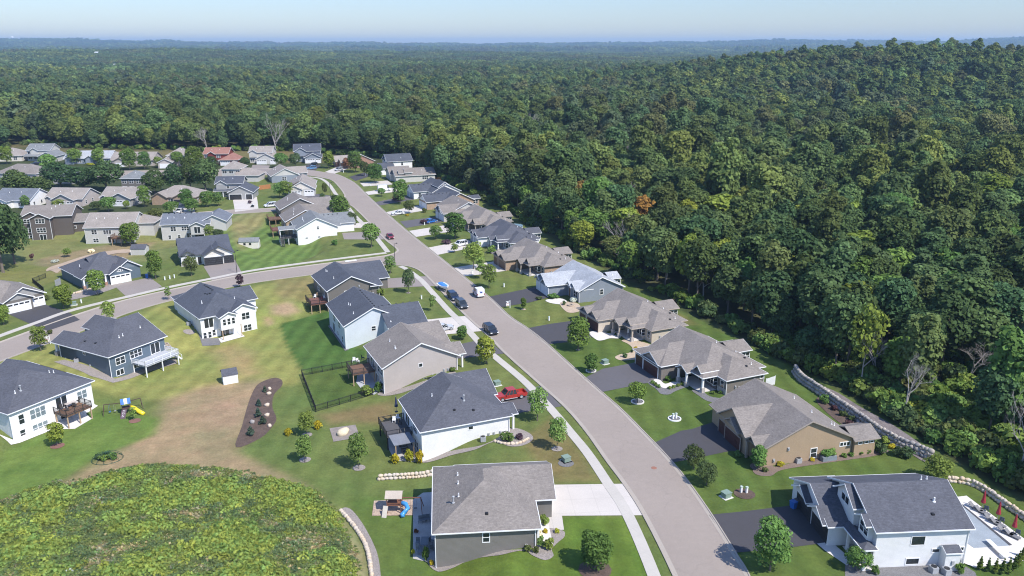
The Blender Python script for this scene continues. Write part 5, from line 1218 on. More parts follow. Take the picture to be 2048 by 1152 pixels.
# shrubs
def shrub_mesh(leaf, seed, n=420, size=.22): return leaf_mesh('shrub', crown_lobes(1.6, 1.1, 0, 7, seed, 'round'), n, size, seed, m=leaf)
SHM = {'green': shrub_mesh(LF_MAPLE, 31), 'dark': shrub_mesh(LF_OLIVE, 32), 'gold': shrub_mesh(LF_GOLD, 33), 'lime': shrub_mesh(LF_LIGHT, 34), 'white': shrub_mesh(LF_WHITE, 35), 'purple': shrub_mesh(LF_PURP, 36), 'rust': shrub_mesh(LF_RUST, 37)}
SHRUBS = [
 ('gold', 791, 926, 17, 18, 'golden shrub at the patio corner of the white wide house, left one'), ('gold', 819, 922, 18, 22, 'golden shrub at the patio corner, middle one'), ('gold', 839, 926, 16, 24, 'golden shrub at the patio corner, right one against the wall'),
 ('lime', 735, 789, 26, 16, 'lush lime plants at the patio of the greige house'), ('green', 757, 784, 16, 20, 'potted green plant against the greige house wall'), ('gold', 636, 857, 17, 14, 'yellow green ball shrub right of the pair of young trees'), ('gold', 577, 870, 15, 12, 'yellow green ball shrub left of the pair of young trees'),
 ('lime', 1089, 1049, 20, 18, 'lime hydrangea at the front walk of the nearest taupe house'), ('white', 1077, 1075, 18, 16, 'pale hydrangea beside the front column'), ('lime', 1081, 1092, 18, 18, 'pale green hydrangea below the front column'), ('gold', 1091, 1066, 10, 8, 'small golden ball shrub left of two in the front bed'), ('gold', 1114, 1066, 10, 9, 'small golden ball shrub right of two in the front bed'), ('lime', 1098, 1098, 22, 20, 'bright rounded shrub in the curved front bed'), ('dark', 1055, 1102, 14, 12, 'grassy clump left of two in the curved front bed'), ('dark', 1072, 1105, 14, 12, 'grassy clump right of two in the curved front bed'), ('green', 852, 1120, 14, 26, 'upright shrub on the patio of the nearest taupe house'), ('gold', 863, 1130, 10, 10, 'yellow flower clump at the patio corner'), ('rust', 833, 1066, 9, 8, 'flower pot on the patio edge'), ('gold', 826, 1107, 8, 8, 'yellow flower pot on the patio edge'),
 ('lime', 1015, 882, 27, 18, 'big soft hydrangea in the boulder ringed bed'), ('purple', 1039, 878, 16, 10, 'purple low shrub in the boulder ringed bed'),
 ('gold', 1560, 932, 15, 9, 'golden cushion shrub at the wall of the tan house'), ('gold', 1624, 922, 10, 7, 'small golden shrub under the wall of the tan house'), ('green', 1688, 914, 12, 7, 'first of four round shrubs along the tan house wall'), ('green', 1703, 912, 12, 7, 'second of four round shrubs along the tan house wall'), ('green', 1719, 909, 13, 8, 'third of four round shrubs along the tan house wall'), ('green', 1735, 907, 13, 9, 'fourth of four round shrubs along the tan house wall'), ('dark', 1760, 907, 24, 20, 'dark round shrub at the end of the tan house'), ('dark', 1797, 912, 26, 18, 'long dark juniper left half by the boulder wall'), ('dark', 1815, 915, 26, 18, 'long dark juniper right half by the boulder wall'), ('lime', 1770, 886, 16, 12, 'bright shrub between the juniper and the sun room'), ('gold', 1783, 897, 14, 9, 'yellow shrub in front of the juniper'), ('green', 1648, 806, 20, 16, 'round shrub at the upper end of the boulder wall bed'), ('purple', 1668, 820, 14, 9, 'low dark shrub under the boulder wall, first'), ('dark', 1686, 832, 16, 10, 'low dark shrub under the boulder wall, second'), ('dark', 1702, 840, 14, 9, 'low dark shrub under the boulder wall, third'), ('purple', 1697, 850, 14, 9, 'low purple shrub under the boulder wall'),
 ('lime', 1475, 914, 14, 12, 'yellow green plants at the entry of the tan house'), ('dark', 1530, 944, 12, 9, 'grass clump in the corner bed of the tan house'),
 ('lime', 1436, 776, 16, 13, 'bright small shrub in the porch bed of the taupe house'), ('lime', 1426, 788, 8, 6, 'small lime ball left of two beside the porch wall'), ('lime', 1440, 787, 8, 6, 'small lime ball right of two beside the porch wall'), ('gold', 1458, 797, 9, 8, 'yellow shrub at the curved wall end'), ('green', 1336, 761, 13, 9, 'round shrub at the garage corner of the taupe house'), ('green', 1305, 767, 9, 6, 'clipped ball at the curved rock bed, first'), ('green', 1311, 771, 9, 6, 'clipped ball at the curved rock bed, second'), ('green', 1317, 775, 9, 6, 'clipped ball at the curved rock bed, third'), ('lime', 1339, 778, 9, 6, 'clipped lime ball at the curved rock bed, first'), ('lime', 1347, 776, 9, 6, 'clipped lime ball at the curved rock bed, second'), ('lime', 1356, 773, 9, 6, 'clipped lime ball at the curved rock bed, third'), ('lime', 1365, 771, 9, 6, 'clipped lime ball at the curved rock bed, fourth'),
 ('dark', 1250, 715, 11, 8, 'spiky plant at the tip of the tan rock garden'), ('gold', 1271, 699, 8, 6, 'yellow flowers in the tan rock garden'), ('dark', 1264, 705, 6, 6, 'small grass in the tan rock garden'),
 ('green', 1106, 596, 22, 8, 'flat green hedge at the blue grey house entry'), ('white', 1147, 604, 14, 10, 'white flowering shrub at the corner of the blue grey house'), ('dark', 1128, 610, 8, 8, 'grass clump left of the fire ring'), ('dark', 1078, 599, 12, 6, 'low bronze plants at the end of the black drive'),
 ('lime', 984, 506, 20, 14, 'bright lime shrub by the white ranch house'), ('purple', 848, 447, 16, 7, 'purple shrub around the white mail post'), ('dark', 849, 425, 10, 9, 'clipped dark ball between the two drives'), ('purple', 893, 488, 18, 8, 'dark red shrub with rocks by the drive with the white vehicle'), ('purple', 797, 401, 24, 9, 'dark purple shrub bed under the tall tree'), ('gold', 815, 432, 8, 4, 'yellow flowers in a stone ring'),
 ('lime', 762, 590, 17, 15, 'lime shrub at the front corner of the dark taupe house'), ('green', 786, 672, 8, 5, 'small shrub on the porch of the greige house'), ('green', 905, 743, 14, 8, 'dark green shrub at the greige porch'),
 ('green', 670, 490, 13, 10, 'round shrub at the entry of the white three level house'), ('dark', 100, 668, 10, 8, 'dark low shrub at the blue house porch'), ('dark', 93, 600, 14, 10, 'dark shrub beside the white garage at the left edge'), ('green', 1920, 1146, 18, 18, 'clipped round shrub under the white house corner'), ('green', 1749, 1148, 16, 16, 'round shrub at the porch column of the white house'),
 ('white', 110, 525, 14, 6, 'white flowering clump along the gravel path, left'), ('white', 183, 505, 12, 7, 'white flowering clump along the gravel path, middle'), ('gold', 45, 333, 14, 5, 'yellow flower bed at the double porch house'), ('gold', 180, 330, 16, 4, 'yellow grass bed before the pale grey roof'),
 ('purple', 500, 407, 8, 6, 'dark red shrub at the porch of the open garage house'), ('dark', 1297, 845, 2, 2, 'x'),
]
for k, u, v, w, hh, lab in SHRUBS[:-1]:
    p = at(u, v); sx, sz = px_scale(p)
    o = link('shrub', SHM[k], None, None, p, (u * 3.3) % 6.28); o.scale = (w / sx / 1.55, w / sx / 1.55, hh / sz / 1.1); tag(o, lab, 'shrub', 'garden shrubs')
from mathutils import noise as mnoise
# ------------------------------------------------------------------ the woods
def wood_protos():
    pr = []
    for s, (w, h, z0, shape) in enumerate([(8.5, 15, 4.2, 'round'), (7.4, 17, 5, 'egg'), (9.5, 14, 3.5, 'round'), (6.6, 15.5, 4, 'egg'), (8.8, 16.5, 4.5, 'vase'), (7.8, 13.5, 3, 'round')]):
        cm = leaf_mesh('crown', crown_lobes(w, h - z0, z0, 24, 50 + s, shape), 3800, .66, 60 + s, flat=.4, m=LF_WOOD, droop=-.25)
        tm = limbs(MB(), None, h, w, z0, .24, 5, 70 + s).mesh('trunk'); tm.materials.append(BARK)
        pr.append((cm, tm))
    return pr
WP = wood_protos()
DEADM = []
for s in range(3):
    m_ = bare(MB(), 15 - s, 9, .22, 90 + s, 4).mesh('branches'); m_.materials.append(BARKP); DEADM.append(m_)
SPARSE = leaf_mesh('crown', crown_lobes(8, 10, 5, 9, 97, 'vase'), 700, .7, 98, m=LF_OLIVE)
TONES = [('dark green', LF_DARK), ('mid green', LF_WOOD), ('olive', LF_OLIVE), ('light green', LF_MAPLE), ('yellow green', LF_YEL)]
def with_mat(me, m):
    c = me.copy(); c.materials.clear(); c.materials.append(m); return c
CR = {(i, j): with_mat(WP[i][0], TONES[j][1]) for i in range(len(WP)) for j in range(len(TONES))}
SHAPES = ['broad', 'tall', 'wide', 'slim', 'spreading', 'rounded']

def scatter(rmin, rmax, sp, seed, margin=1.16):
    """jittered grid over the woods, inside a somewhat widened view"""
    r = np.random.default_rng(seed); half = math.atan(1024 / F) * margin
    xs = np.arange(-rmax * math.sin(half) - 40, rmax * math.sin(half) + 40, sp); ys = np.arange(max(40, rmin * math.cos(half) * .8), rmax + sp, sp)
    X, Y = np.meshgrid(xs, ys); X = X + (np.arange(len(ys)) % 2)[:, None] * sp * .5
    x = X.ravel() + r.uniform(-.38, .38, X.size) * sp; y = Y.ravel() + r.uniform(-.38, .38, X.size) * sp
    d = np.hypot(x, y); k = (d >= rmin) & (d < rmax) & (np.abs(np.arctan2(x, y)) < half + 14 / np.maximum(d, 60))
    x, y = x[k], y[k]
    k = inpoly(x, y, FOREST) > 1.5
    return x[k], y[k]

# clearings that show as pale fields far off on the left, and the gravel path and scrub beside the boulder wall
PATH_W = [at(*p)[:2] for p in [(1640, 778), (1665, 782), (1720, 815), (1785, 850), (1850, 895), (1868, 918), (1850, 925), (1800, 890), (1740, 850), (1685, 815), (1640, 790)]]
SCRUB = [up(*p) for p in [(1660, 770), (1790, 815), (1900, 870), (2000, 930), (2100, 1000), (1990, 985), (1890, 925), (1850, 890), (1760, 825), (1690, 785)]]
SPECIAL = [('dead', 553, 318, 213, 46, 'big bare grey tree standing above the wood behind the grey two storey house'), ('dead', 412, 304, 244, 42, 'bare grey tree behind the barn red house'), ('dead', 1068, 285, 214, 50, 'bare grey tree far up in the middle of the wood'), ('dead', 1212, 305, 243, 46, 'bare grey tree in the wood right of the middle, left of two'), ('dead', 1262, 335, 262, 36, 'bare grey tree in the wood right of the middle, right of two'), ('dead', 1258, 430, 352, 44, 'bare grey tree among orange crowns behind the brick house'), ('dead', 1642, 440, 366, 44, 'bare brownish tree in the middle of the right hand wood'), ('dead', 1428, 480, 408, 66, 'wide bare grey crown behind the pale roofed house'), ('dead', 1640, 560, 470, 80, 'wide half bare grey crown in the right hand wood'), ('dead', 1558, 350, 288, 54, 'bare grey tree far up in the right hand wood'),
 ('dead', 1812, 838, 690, 84, 'dead tree with stout pale trunk beside the gravel path'), ('half', 1720, 782, 636, 74, 'forked pale trunk with few yellow green leaves by the gravel path'), ('dead', 2036, 960, 740, 86, 'tall dead tree at the right edge above the pool'), ('dead', 1940, 770, 668, 90, 'bare grey crown at the right edge of the wood'), ('dead', 2030, 660, 580, 70, 'bare grey crown cut by the right edge of the picture'),
 ('brown', 1284, 470, 388, 44, 'orange browning tree behind the brick house'), ('brown', 1232, 440, 382, 28, 'small orange browning crown left of the orange tree'), ('brown', 1168, 420, 354, 44, 'orange tipped crown above the white ranch house'), ('yellow', 1974, 450, 344, 72, 'bright yellow green crown near the right edge'), ('yellow', 1712, 545, 474, 76, 'yellow green crown in the middle of the right hand wood'), ('yellow', 1442, 470, 380, 84, 'yellow green crown behind the wide bare grey one')]
xs_, ys_ = scatter(70, 620, 6.3, 5)
d_ = np.hypot(xs_, ys_)
k = (inpoly(xs_, ys_, [tuple(p) for p in PATH_W]) < 2) & (inpoly(xs_, ys_, SCRUB) < .5)
for fx, fy, fa, fb in FIELDS: k &= ((xs_ - fx) / fa) ** 2 + ((ys_ - fy) / fb) ** 2 > 1
for sp_ in SPECIAL:
    q_ = at(sp_[1], sp_[2]); dd_ = math.hypot(q_.x, q_.y); r_ = sp_[4] / px_scale(q_)[0] * .5
    for bk_, rr_ in ((0, r_ + 3), (6, r_ + 4), (13, r_ + 3)): k &= np.hypot(xs_ - q_.x * (1 - bk_ / dd_), ys_ - q_.y * (1 - bk_ / dd_)) > rr_
xs_, ys_ = xs_[k], ys_[k]; zs_ = height(xs_, ys_)
uu = 1024 + F * xs_ / (ys_ * CT - (zs_ - H) * ST)
edge = -inpoly(xs_, ys_, FOREST)          # more negative = deeper in
ff = np.hypot(np.hypot(xs_, ys_), H)
vis = (uu > -60) & (uu < 2110)
score = ff + np.where(edge > -9, -60, 0) + np.where(vis, 0, 1e5)
order = np.argsort(score)
NEAR = order[:262]; REST = order[262:]
LANDMARKS = [(n, up(*p)) for n, p in [('white house with the pool', (1850, 1000)), ('stone wall by the pool', (2000, 990)), ('tan gable house', (1650, 840)), ('gravel path', (1780, 850)), ('boulder wall top end', (1600, 735)), ('taupe porch house', (1480, 690)), ('beige arched porch house', (1370, 620)),
             ('blue grey house', (1240, 550)), ('tan brick house', (1140, 495)), ('white ranch house', (1075, 462)), ('brown porch gable house', (1010, 425)), ('house with the blue vehicle', (965, 405)), ('brick sided dark roof', (950, 388)), ('slate roofed house', (890, 365)),
             ('long brown roofed house', (860, 340)), ('white house up the street', (805, 315)), ('brick house at the bend', (735, 308)), ('dark blue two storey house', (640, 298)), ('grey two storey house', (520, 300)), ('barn red house', (430, 300)), ('tan house with white garage', (360, 298)), ('half open garage house', (260, 298)), ('pale grey roofed house', (170, 297)), ('double porch house', (90, 295)), ('cream house', (10, 296))]]
ORD = ['nearest', 'second nearest', 'third nearest', 'fourth nearest', 'fifth nearest', 'sixth nearest', 'seventh nearest', 'eighth nearest', 'ninth nearest', 'tenth nearest']
seen = {}
info = []
for n_, i in enumerate(NEAR):
    x, y = xs_[i], ys_[i]
    lm = min(LANDMARKS, key=lambda q: (q[1][0] - x) ** 2 + (q[1][1] - y) ** 2)
    info.append((math.hypot(lm[1][0] - x, lm[1][1] - y), n_, i, lm[0]))
for dist, n_, i, lm in sorted(info):
    r = random.Random(int(i)); a = r.randrange(len(WP)); q = r.random()
    j = 0 if q < .40 else 1 if q < .66 else 2 if q < .80 else 3 if q < .94 else 4
    dead = r.random() < .05; rust = False
    sc = r.uniform(.72, 1.12); 
    if edge[i] > -6: sc *= .82
    kind = 'bare grey' if dead else ('browning ' if rust else TONES[j][0] + ' ') + ('' if rust else SHAPES[a])
    key = (lm, kind); c = seen.get(key, 0); seen[key] = c + 1
    lab = '%s forest tree, %s to the %s' % (kind.strip(), ORD[min(c, 9)], lm)
    t = thing('forest_tree', lab, 'tree', (xs_[i], ys_[i], zs_[i] - .2), r.uniform(0, 6.28), 'trees at the edge of the wood')
    t.scale = (sc, sc, sc * r.uniform(.85, 1.15))
    if dead: link('branches', DEADM[a % 3], None, t)
    else:
        link('crown', CR[(a, j)] if not rust else shared(('rust', a), lambda: with_mat(WP[a][0], LF_BROWN)), None, t); link('trunk', WP[a][1], None, t)

def gn_scatter(name, x, y, z, kind, scl, protos, label, cat):
    """one object whose geometry nodes set a tree on every point"""
    me = bpy.data.meshes.new(name); n = len(x)
    me.vertices.add(n); me.vertices.foreach_set('co', np.stack([x, y, z], 1).ravel().astype(np.float32))
    for nm, typ, val in (('kind', 'INT', kind.astype(np.int32)), ('turn', 'FLOAT', rng.uniform(0, 6.28, n).astype(np.float32)), ('size', 'FLOAT', scl.astype(np.float32)), ('tall', 'FLOAT', (scl * rng.uniform(.85, 1.18, n)).astype(np.float32))):
        a = me.attributes.new(nm, typ, 'POINT'); a.data.foreach_set('value', val)
    me.update()
    o = link(name, me)
    pc = bpy.data.collections.new(name + '_kinds')
    for i, p in enumerate(protos):
        q = bpy.data.objects.new('%s_kind_%02d' % (name, i), p); pc.objects.link(q)
    ng = bpy.data.node_groups.new(name, 'GeometryNodeTree')
    ng.interface.new_socket('Geometry', in_out='INPUT', socket_type='NodeSocketGeometry'); ng.interface.new_socket('Geometry', in_out='OUTPUT', socket_type='NodeSocketGeometry')
    gi = ng.nodes.new('NodeGroupInput'); go = ng.nodes.new('NodeGroupOutput')
    ip = ng.nodes.new('GeometryNodeInstanceOnPoints'); ci = ng.nodes.new('GeometryNodeCollectionInfo')
    ci.inputs['Collection'].default_value = pc; ci.inputs['Separate Children'].default_value = True; ci.inputs['Reset Children'].default_value = True
    def attr(nm, typ):
        a = ng.nodes.new('GeometryNodeInputNamedAttribute'); a.data_type = typ; a.inputs['Name'].default_value = nm; return a.outputs[0]
    mp = ng.nodes.new('GeometryNodeMeshToPoints'); ng.links.new(gi.outputs[0], mp.inputs[0])
    ng.links.new(mp.outputs[0], ip.inputs['Points']); ng.links.new(ci.outputs[0], ip.inputs['Instance'])
    ip.inputs['Pick Instance'].default_value = True; ng.links.new(attr('kind', 'INT'), ip.inputs['Instance Index'])
    cx = ng.nodes.new('ShaderNodeCombineXYZ'); ng.links.new(attr('turn', 'FLOAT'), cx.inputs[2])
    er = ng.nodes.new('FunctionNodeEulerToRotation'); ng.links.new(cx.outputs[0], er.inputs[0]); ng.links.new(er.outputs[0], ip.inputs['Rotation'])
    cs_ = ng.nodes.new('ShaderNodeCombineXYZ'); s_ = attr('size', 'FLOAT'); ng.links.new(s_, cs_.inputs[0]); ng.links.new(s_, cs_.inputs[1]); ng.links.new(attr('tall', 'FLOAT'), cs_.inputs[2])
    ng.links.new(cs_.outputs[0], ip.inputs['Scale']); ng.links.new(ip.outputs[0], go.inputs[0])
    md = o.modifiers.new('scatter', 'NODES'); md.node_group = ng
    return tag(o, label, cat, kind='stuff')

def pick(n, weights):
    return rng.choice(len(weights), n, p=np.array(weights) / sum(weights))
# individual trees as far as single crowns can be told apart
def patchy(x, y, n, sc=.012):
    '''which look each tree takes: stands of lighter, olive and dark trees, mixed at their margins'''
    q = np.array([mnoise.noise((a * sc, b * sc, 7.7)) + .5 * mnoise.noise((a * sc * 3, b * sc * 3, 1.1)) for a, b in zip(x, y)]) + rng.normal(0, .22, len(x))
    return np.where(q > .33, 1, np.where(q < -.38, 2, 0)) * n + rng.integers(0, n, len(x))
def bigsmall(n): return np.where(rng.random(n) < .14, rng.uniform(1.15, 1.5, n), rng.uniform(.62, 1.12, n))
midp = [w_[0] for w_ in WP] + [with_mat(w_[0], LF_WOODL) for w_ in WP] + [with_mat(w_[0], LF_WOODO) for w_ in WP] + DEADM[:2] + [SPARSE]
x, y, z = xs_[REST], ys_[REST], zs_[REST] - .2
kd = patchy(x, y, 6); q_ = rng.random(len(x)); kd = np.where(q_ < .022, 18, np.where(q_ < .04, 19, np.where(q_ < .06, 20, kd)))
gn_scatter('near_forest', x, y, z, kd, bigsmall(len(x)), midp, 'dense broadleaf forest rolling away behind the houses', 'forest')
# farther off: the same crowns with larger sprays
farp = []
for s, (w, h, z0, shape) in enumerate([(9, 14, 3, 'round'), (8, 15, 3, 'egg'), (10, 13, 2.5, 'round'), (8.6, 16, 3, 'vase')]):
    farp.append(leaf_mesh('crown', crown_lobes(w, h - z0, z0, 14, 150 + s, shape), 560, 1.45, 160 + s, flat=.35, jitter=.3, m=LF_WOOD, droop=-.3))
farp += [with_mat(q, LF_WOODL) for q in farp[:4]] + [with_mat(q, LF_WOODO) for q in farp[:4]]
x, y = scatter(620, 1700, 6.9, 6, 1.1)
k = np.ones(len(x), bool)
for fx, fy, fa, fb in FIELDS: k &= ((x - fx) / fa) ** 2 + ((y - fy) / fb) ** 2 > 1
x, y = x[k], y[k]
gn_scatter('middle_forest', x, y, height(x, y) - .3, patchy(x, y, 4, .008), bigsmall(len(x)) * .92, farp, 'forest canopy in the middle distance', 'forest')
vfar = []
for s in range(3):
    L_ = []
    for q in range(16):
        a_, b_ = (q % 4) * 10 - 15 + random.uniform(-3, 3), (q // 4) * 10 - 15 + random.uniform(-3, 3); hh = random.uniform(7, 13)
        L_ += [(a_, b_, hh, random.uniform(4, 6)), (a_ + random.uniform(-3, 3), b_ + random.uniform(-3, 3), hh - 3, 5)]
    vfar.append(leaf_mesh('canopy', L_, 1500, 2.6, 180 + s, flat=.3, jitter=.3, m=LF_WOOD, droop=-.4))
vfar += [with_mat(q, LF_WOODL) for q in vfar[:3]] + [with_mat(q, LF_WOODO) for q in vfar[:3]]
x, y = scatter(1700, 5200, 33, 7, 1.06)
k = rng.random(len(x)) > .03
x, y = x[k], y[k]
gn_scatter('distant_forest', x, y, height(x, y) - .5, patchy(x, y, 3, .004), rng.uniform(.8, 1.25, len(x)), vfar, 'distant forest canopy fading into haze', 'forest')
x, y = scatter(5200, 14200, 105, 8, 1.03)
k = rng.random(len(x)) > .10
x, y = x[k], y[k]
gn_scatter('horizon_forest', x, y, height(x, y) - 2, patchy(x, y, 3, .002), rng.uniform(1.9, 2.9, len(x)), vfar, 'hazy forest ridges along the horizon', 'forest')

# undergrowth along the forest edge and beside the gravel path
und = [leaf_mesh('undergrowth', crown_lobes(3.2, 2.2, 0, 7, 200 + s, 'round'), 420, .42, 210 + s, m=m_) for s, m_ in enumerate((LF_MAPLE, LF_OLIVE, LF_LIGHT, LF_YEL))]
ux, uy = [], []
for i in range(len(EDGE_W) - 1):
    (x0, y0), (x1, y1) = EDGE_W[i], EDGE_W[i + 1]; n = int(math.hypot(x1 - x0, y1 - y0) / 1.5)
    for q in range(n):
        t = (q + random.random()) / n; ux.append(x0 + (x1 - x0) * t + random.uniform(-.5, 5)); uy.append(y0 + (y1 - y0) * t + random.uniform(-.5, 5))
for q in range(900):
    p = (random.uniform(40, 95), random.uniform(95, 160)); ux.append(p[0]); uy.append(p[1])
ux, uy = np.array(ux), np.array(uy)
k = (inpoly(ux, uy, [tuple(p) for p in PATH_W]) < -.5) & (inpoly(ux, uy, FOREST) > -.2)
ux, uy = ux[k], uy[k]
gn_scatter('undergrowth', ux, uy, height(ux, uy) - .15, pick(len(ux), [4, 4, 2, .8]), rng.uniform(.55, 1.6, len(ux)), und, 'leafy undergrowth along the edge of the wood', 'undergrowth')

# tall weeds on the mound, bottom left
def weed(seed, leaf, h=.48, n=95):
    return leaf_mesh('weeds', [(q * .3 * math.cos(q * 2.4), q * .3 * math.sin(q * 2.4), h * .35, h * (.95 - .1 * q)) for q in range(4)], n, .20, seed, flat=.7, squash=1.0, jitter=.8, m=leaf, droop=-.35)
LF_WEED = leafmat('weed_green', (.215, .290, .090), .25, trans=.4); LF_WEED2 = leafmat('weed_lime', (.280, .365, .090), .25, trans=.4); LF_DRY = leafmat('dry_stalks', (.33, .30, .17), .25, trans=.4); LF_WEED3 = leafmat('weed_dark', (.18, .24, .10), .25, trans=.4); LF_FLW = leafmat('weed_flowers', (.5, .5, .40), .2)
MOUND = [tuple(at(*p)[:2]) for p in [(-80, 1020), (10, 998), (60, 978), (110, 962), (170, 958), (220, 940), (300, 928), (450, 936), (520, 950), (580, 965), (640, 985), (675, 1025), (700, 1075), (715, 1120), (722, 1200), (-80, 1300)]]
mx = rng.uniform(-92, 0, 60000); my = rng.uniform(58, 118, 60000); k = inpoly(mx, my, MOUND) > np.abs(rng.normal(0, 1.0, 60000)) - .5; mx, my = mx[k], my[k]
nz = np.array([mnoise.noise((a * .16, b * .16, 3.3)) + .5 * mnoise.noise((a * .5, b * .5, 9.1)) for a, b in zip(mx, my)]) + rng.normal(0, .16, len(mx))
kd = np.where(nz > .16, 1, np.where(nz > -.16, 0, np.where(nz > -.36, 3, 2))); q = rng.random(len(mx)); kd = np.where(q < .05, 2, np.where(q < .2, 0, np.where(q > .996, 4, kd)))
gn_scatter('tall_weeds', mx, my, height(mx, my) - .03, kd, rng.uniform(.7, 1.45, len(mx)) * np.where(nz > .16, 1.05, .85) * np.clip(.35 + inpoly(mx, my, MOUND) / 4, .35, 1), [weed(300, LF_WEED), weed(301, LF_WEED2, .62), weed(302, LF_DRY, .36), weed(303, LF_WEED3, .55), weed(304, LF_FLW, .4, 26)], 'tall green and yellow weeds covering the mound', 'weeds')

for i, (k, u, v, top, w, lab) in enumerate(SPECIAL):
    p = at(u, v); sx, sz = px_scale(p); hgt = (v - top) / sz; wid = w / sx; t = thing('forest_tree', lab, 'tree', p, i * 1.7, 'single trees that stand out of the wood')
    if k in ('dead', 'half'):
        t.scale = (wid / 9, wid / 9, hgt / 13.5); link('branches', DEADM[i % 3], None, t)
        if k == 'half': link('crown', with_mat(SPARSE, LF_YEL), None, t)
    else:
        a = i % 3; t.scale = (wid / 8.5, wid / 8.5, hgt / 15.5); link('crown', with_mat(WP[a][0], LF_BROWN if k == 'brown' else LF_YEL), None, t); link('trunk', WP[a][1], None, t)
# ------------------------------------------------------------------ beds, paths and paving
def bed(name, px, m, off=.05, rnd=True, n=4):
    w = [at(*p) for p in px]
    return sheet(name, closed_smooth(w, n) if rnd else [p[:2] for p in w], off, m)
bed('rock_bed', [(858, 1130), (876, 1144), (905, 1137), (940, 1120), (975, 1114), (1005, 1110), (1048, 1102), (1066, 1112), (1090, 1121), (1107, 1113), (1104, 1099), (1118, 1084), (1129, 1074), (1124, 1061), (1076, 1058), (1066, 1092), (1046, 1100), (874, 1122)], ROCKY, .06)
bed('patio', [(826, 1118), (826, 1000), (846, 986), (868, 984), (872, 1128)], mat('shade_toned_patio', (.42, .40, .375), .85), .05, False)  # concrete with the house's shade put into its colour
bed('play_area', [(744, 1032), (748, 1002), (836, 999), (840, 1031)], mat('wood_chips', (.40, .30, .225), .95, n2=(5, .35), bmp=(6, .06)), .06, False)
bed('rock_bed', [(846, 926), (850, 912), (905, 902), (960, 892), (996, 876), (1012, 858), (1038, 858), (1063, 870), (1064, 882), (1044, 892), (1018, 893), (990, 884), (950, 900), (900, 912)], ROCKY, .06)
bed('patio', [(659, 857), (711, 850), (720, 875), (667, 884)], PAVER, .06, False)
bed('patio', [(778, 900), (770, 850), (800, 842), (848, 915), (842, 925), (790, 922)], mat('shade_toned_patio', (.42, .40, .375), .85), .05, False)
bed('rock_bed', [(764, 792), (766, 784), (850, 762), (905, 744), (906, 750), (850, 770)], ROCKY, .05)
bed('patio', [(712, 765), (716, 748), (738, 738), (764, 780), (748, 790), (726, 782)], mat('blue_patio', (.40, .41, .43), .8), .05, False)
bed('rock_bed', [(656, 652), (662, 650), (698, 700), (690, 702)], GREYROCK, .05, False)
bed('rock_bed', [(388, 648), (396, 664), (405, 692), (440, 690), (440, 676), (404, 676)], GREYROCK, .05, False); bed('patio', [(437, 677), (480, 664), (490, 673), (442, 686)], CONC, .055, False)
bed('rock_bed', [(108, 724), (128, 720), (218, 752), (230, 758), (272, 742), (352, 716), (354, 727), (290, 746), (226, 766), (180, 752)], ROCKY, .05, False)
bed('rock_bed', [(-4, 868), (14, 882), (22, 890), (40, 886), (110, 858), (150, 858), (184, 838), (172, 828), (196, 812), (186, 808), (100, 848), (26, 880)], CONC, .05, False)
bed('mulch_bed', [(472, 895), (484, 852), (497, 806), (510, 776), (524, 764), (548, 756), (563, 760), (564, 772), (548, 790), (545, 815), (553, 836), (546, 852), (522, 876)], MULCH, .05)
bed('rock_bed', [(1296, 766), (1308, 759), (1326, 770), (1345, 770), (1362, 766), (1373, 773), (1350, 783), (1339, 789), (1322, 788), (1312, 778)], GREYROCK, .05)
bed('walkway', [(1307, 761), (1318, 759), (1330, 768), (1346, 764), (1364, 767), (1342, 775), (1325, 776)], CONC, .07)
bed('rock_bed', [(1384, 781), (1402, 781), (1420, 793), (1450, 797), (1468, 793), (1460, 807), (1438, 807), (1414, 802), (1398, 792)], GREYROCK, .05)
bed('rock_garden', [(1230, 715), (1240, 709), (1258, 706), (1265, 697), (1256, 688), (1243, 681), (1265, 680), (1302, 690), (1292, 702), (1277, 708), (1276, 718), (1243, 721)], TANROCK, .05)
bed('walkway', [(1178, 666), (1197, 663), (1228, 670), (1238, 677), (1220, 677), (1205, 681), (1193, 680)], CONC, .07)
bed('walkway', [(1092, 600), (1120, 597), (1134, 603), (1125, 609), (1100, 606)], CONC, .06); bed('patio', [(1120, 606), (1140, 604), (1158, 609), (1160, 622), (1140, 626), (1127, 619)], TANROCK, .065)
bed('mulch_bed', [(1552, 934), (1600, 922), (1640, 914), (1690, 904), (1752, 898), (1778, 903), (1745, 913), (1690, 921), (1620, 931), (1562, 941), (1542, 952), (1514, 950), (1507, 938), (1540, 928)], mat('brown_mulch', (.17, .125, .10), .95, n2=(9, .3)), .05)
bed('mulch_bed', [(1632, 800), (1652, 793), (1700, 820), (1745, 848), (1738, 858), (1690, 852), (1650, 822)], MULCH, .05)
bed('rock_bed', [(1690, 1170), (1690, 1128), (1740, 1140), (1760, 1134), (1850, 1132), (1920, 1126), (1950, 1145), (1960, 1170)], GREYROCK, .05, False)
bed('walkway', [(1634, 1088), (1662, 1084), (1704, 1120), (1694, 1132), (1650, 1102)], CONC, .06, False)
bed('gravel_path', [(1612, 752), (1640, 770), (1676, 786), (1722, 815), (1785, 850), (1850, 895), (1868, 918), (1850, 925), (1800, 893), (1740, 853), (1685, 818), (1640, 790), (1606, 766)], mat('dark_gravel', (.17, .145, .14), .95, n1=(.8, .25), n2=(6, .35), bmp=(6, .06)), .07)
bed('gravel_path', [(92, 540), (126, 526), (186, 508), (258, 499), (262, 505), (200, 514), (132, 534), (112, 546)], SAND, .05)
bed('rock_bed', [(137, 600), (150, 584), (178, 578), (215, 568), (236, 562), (243, 570), (215, 582), (180, 592)], ROCKY, .05)
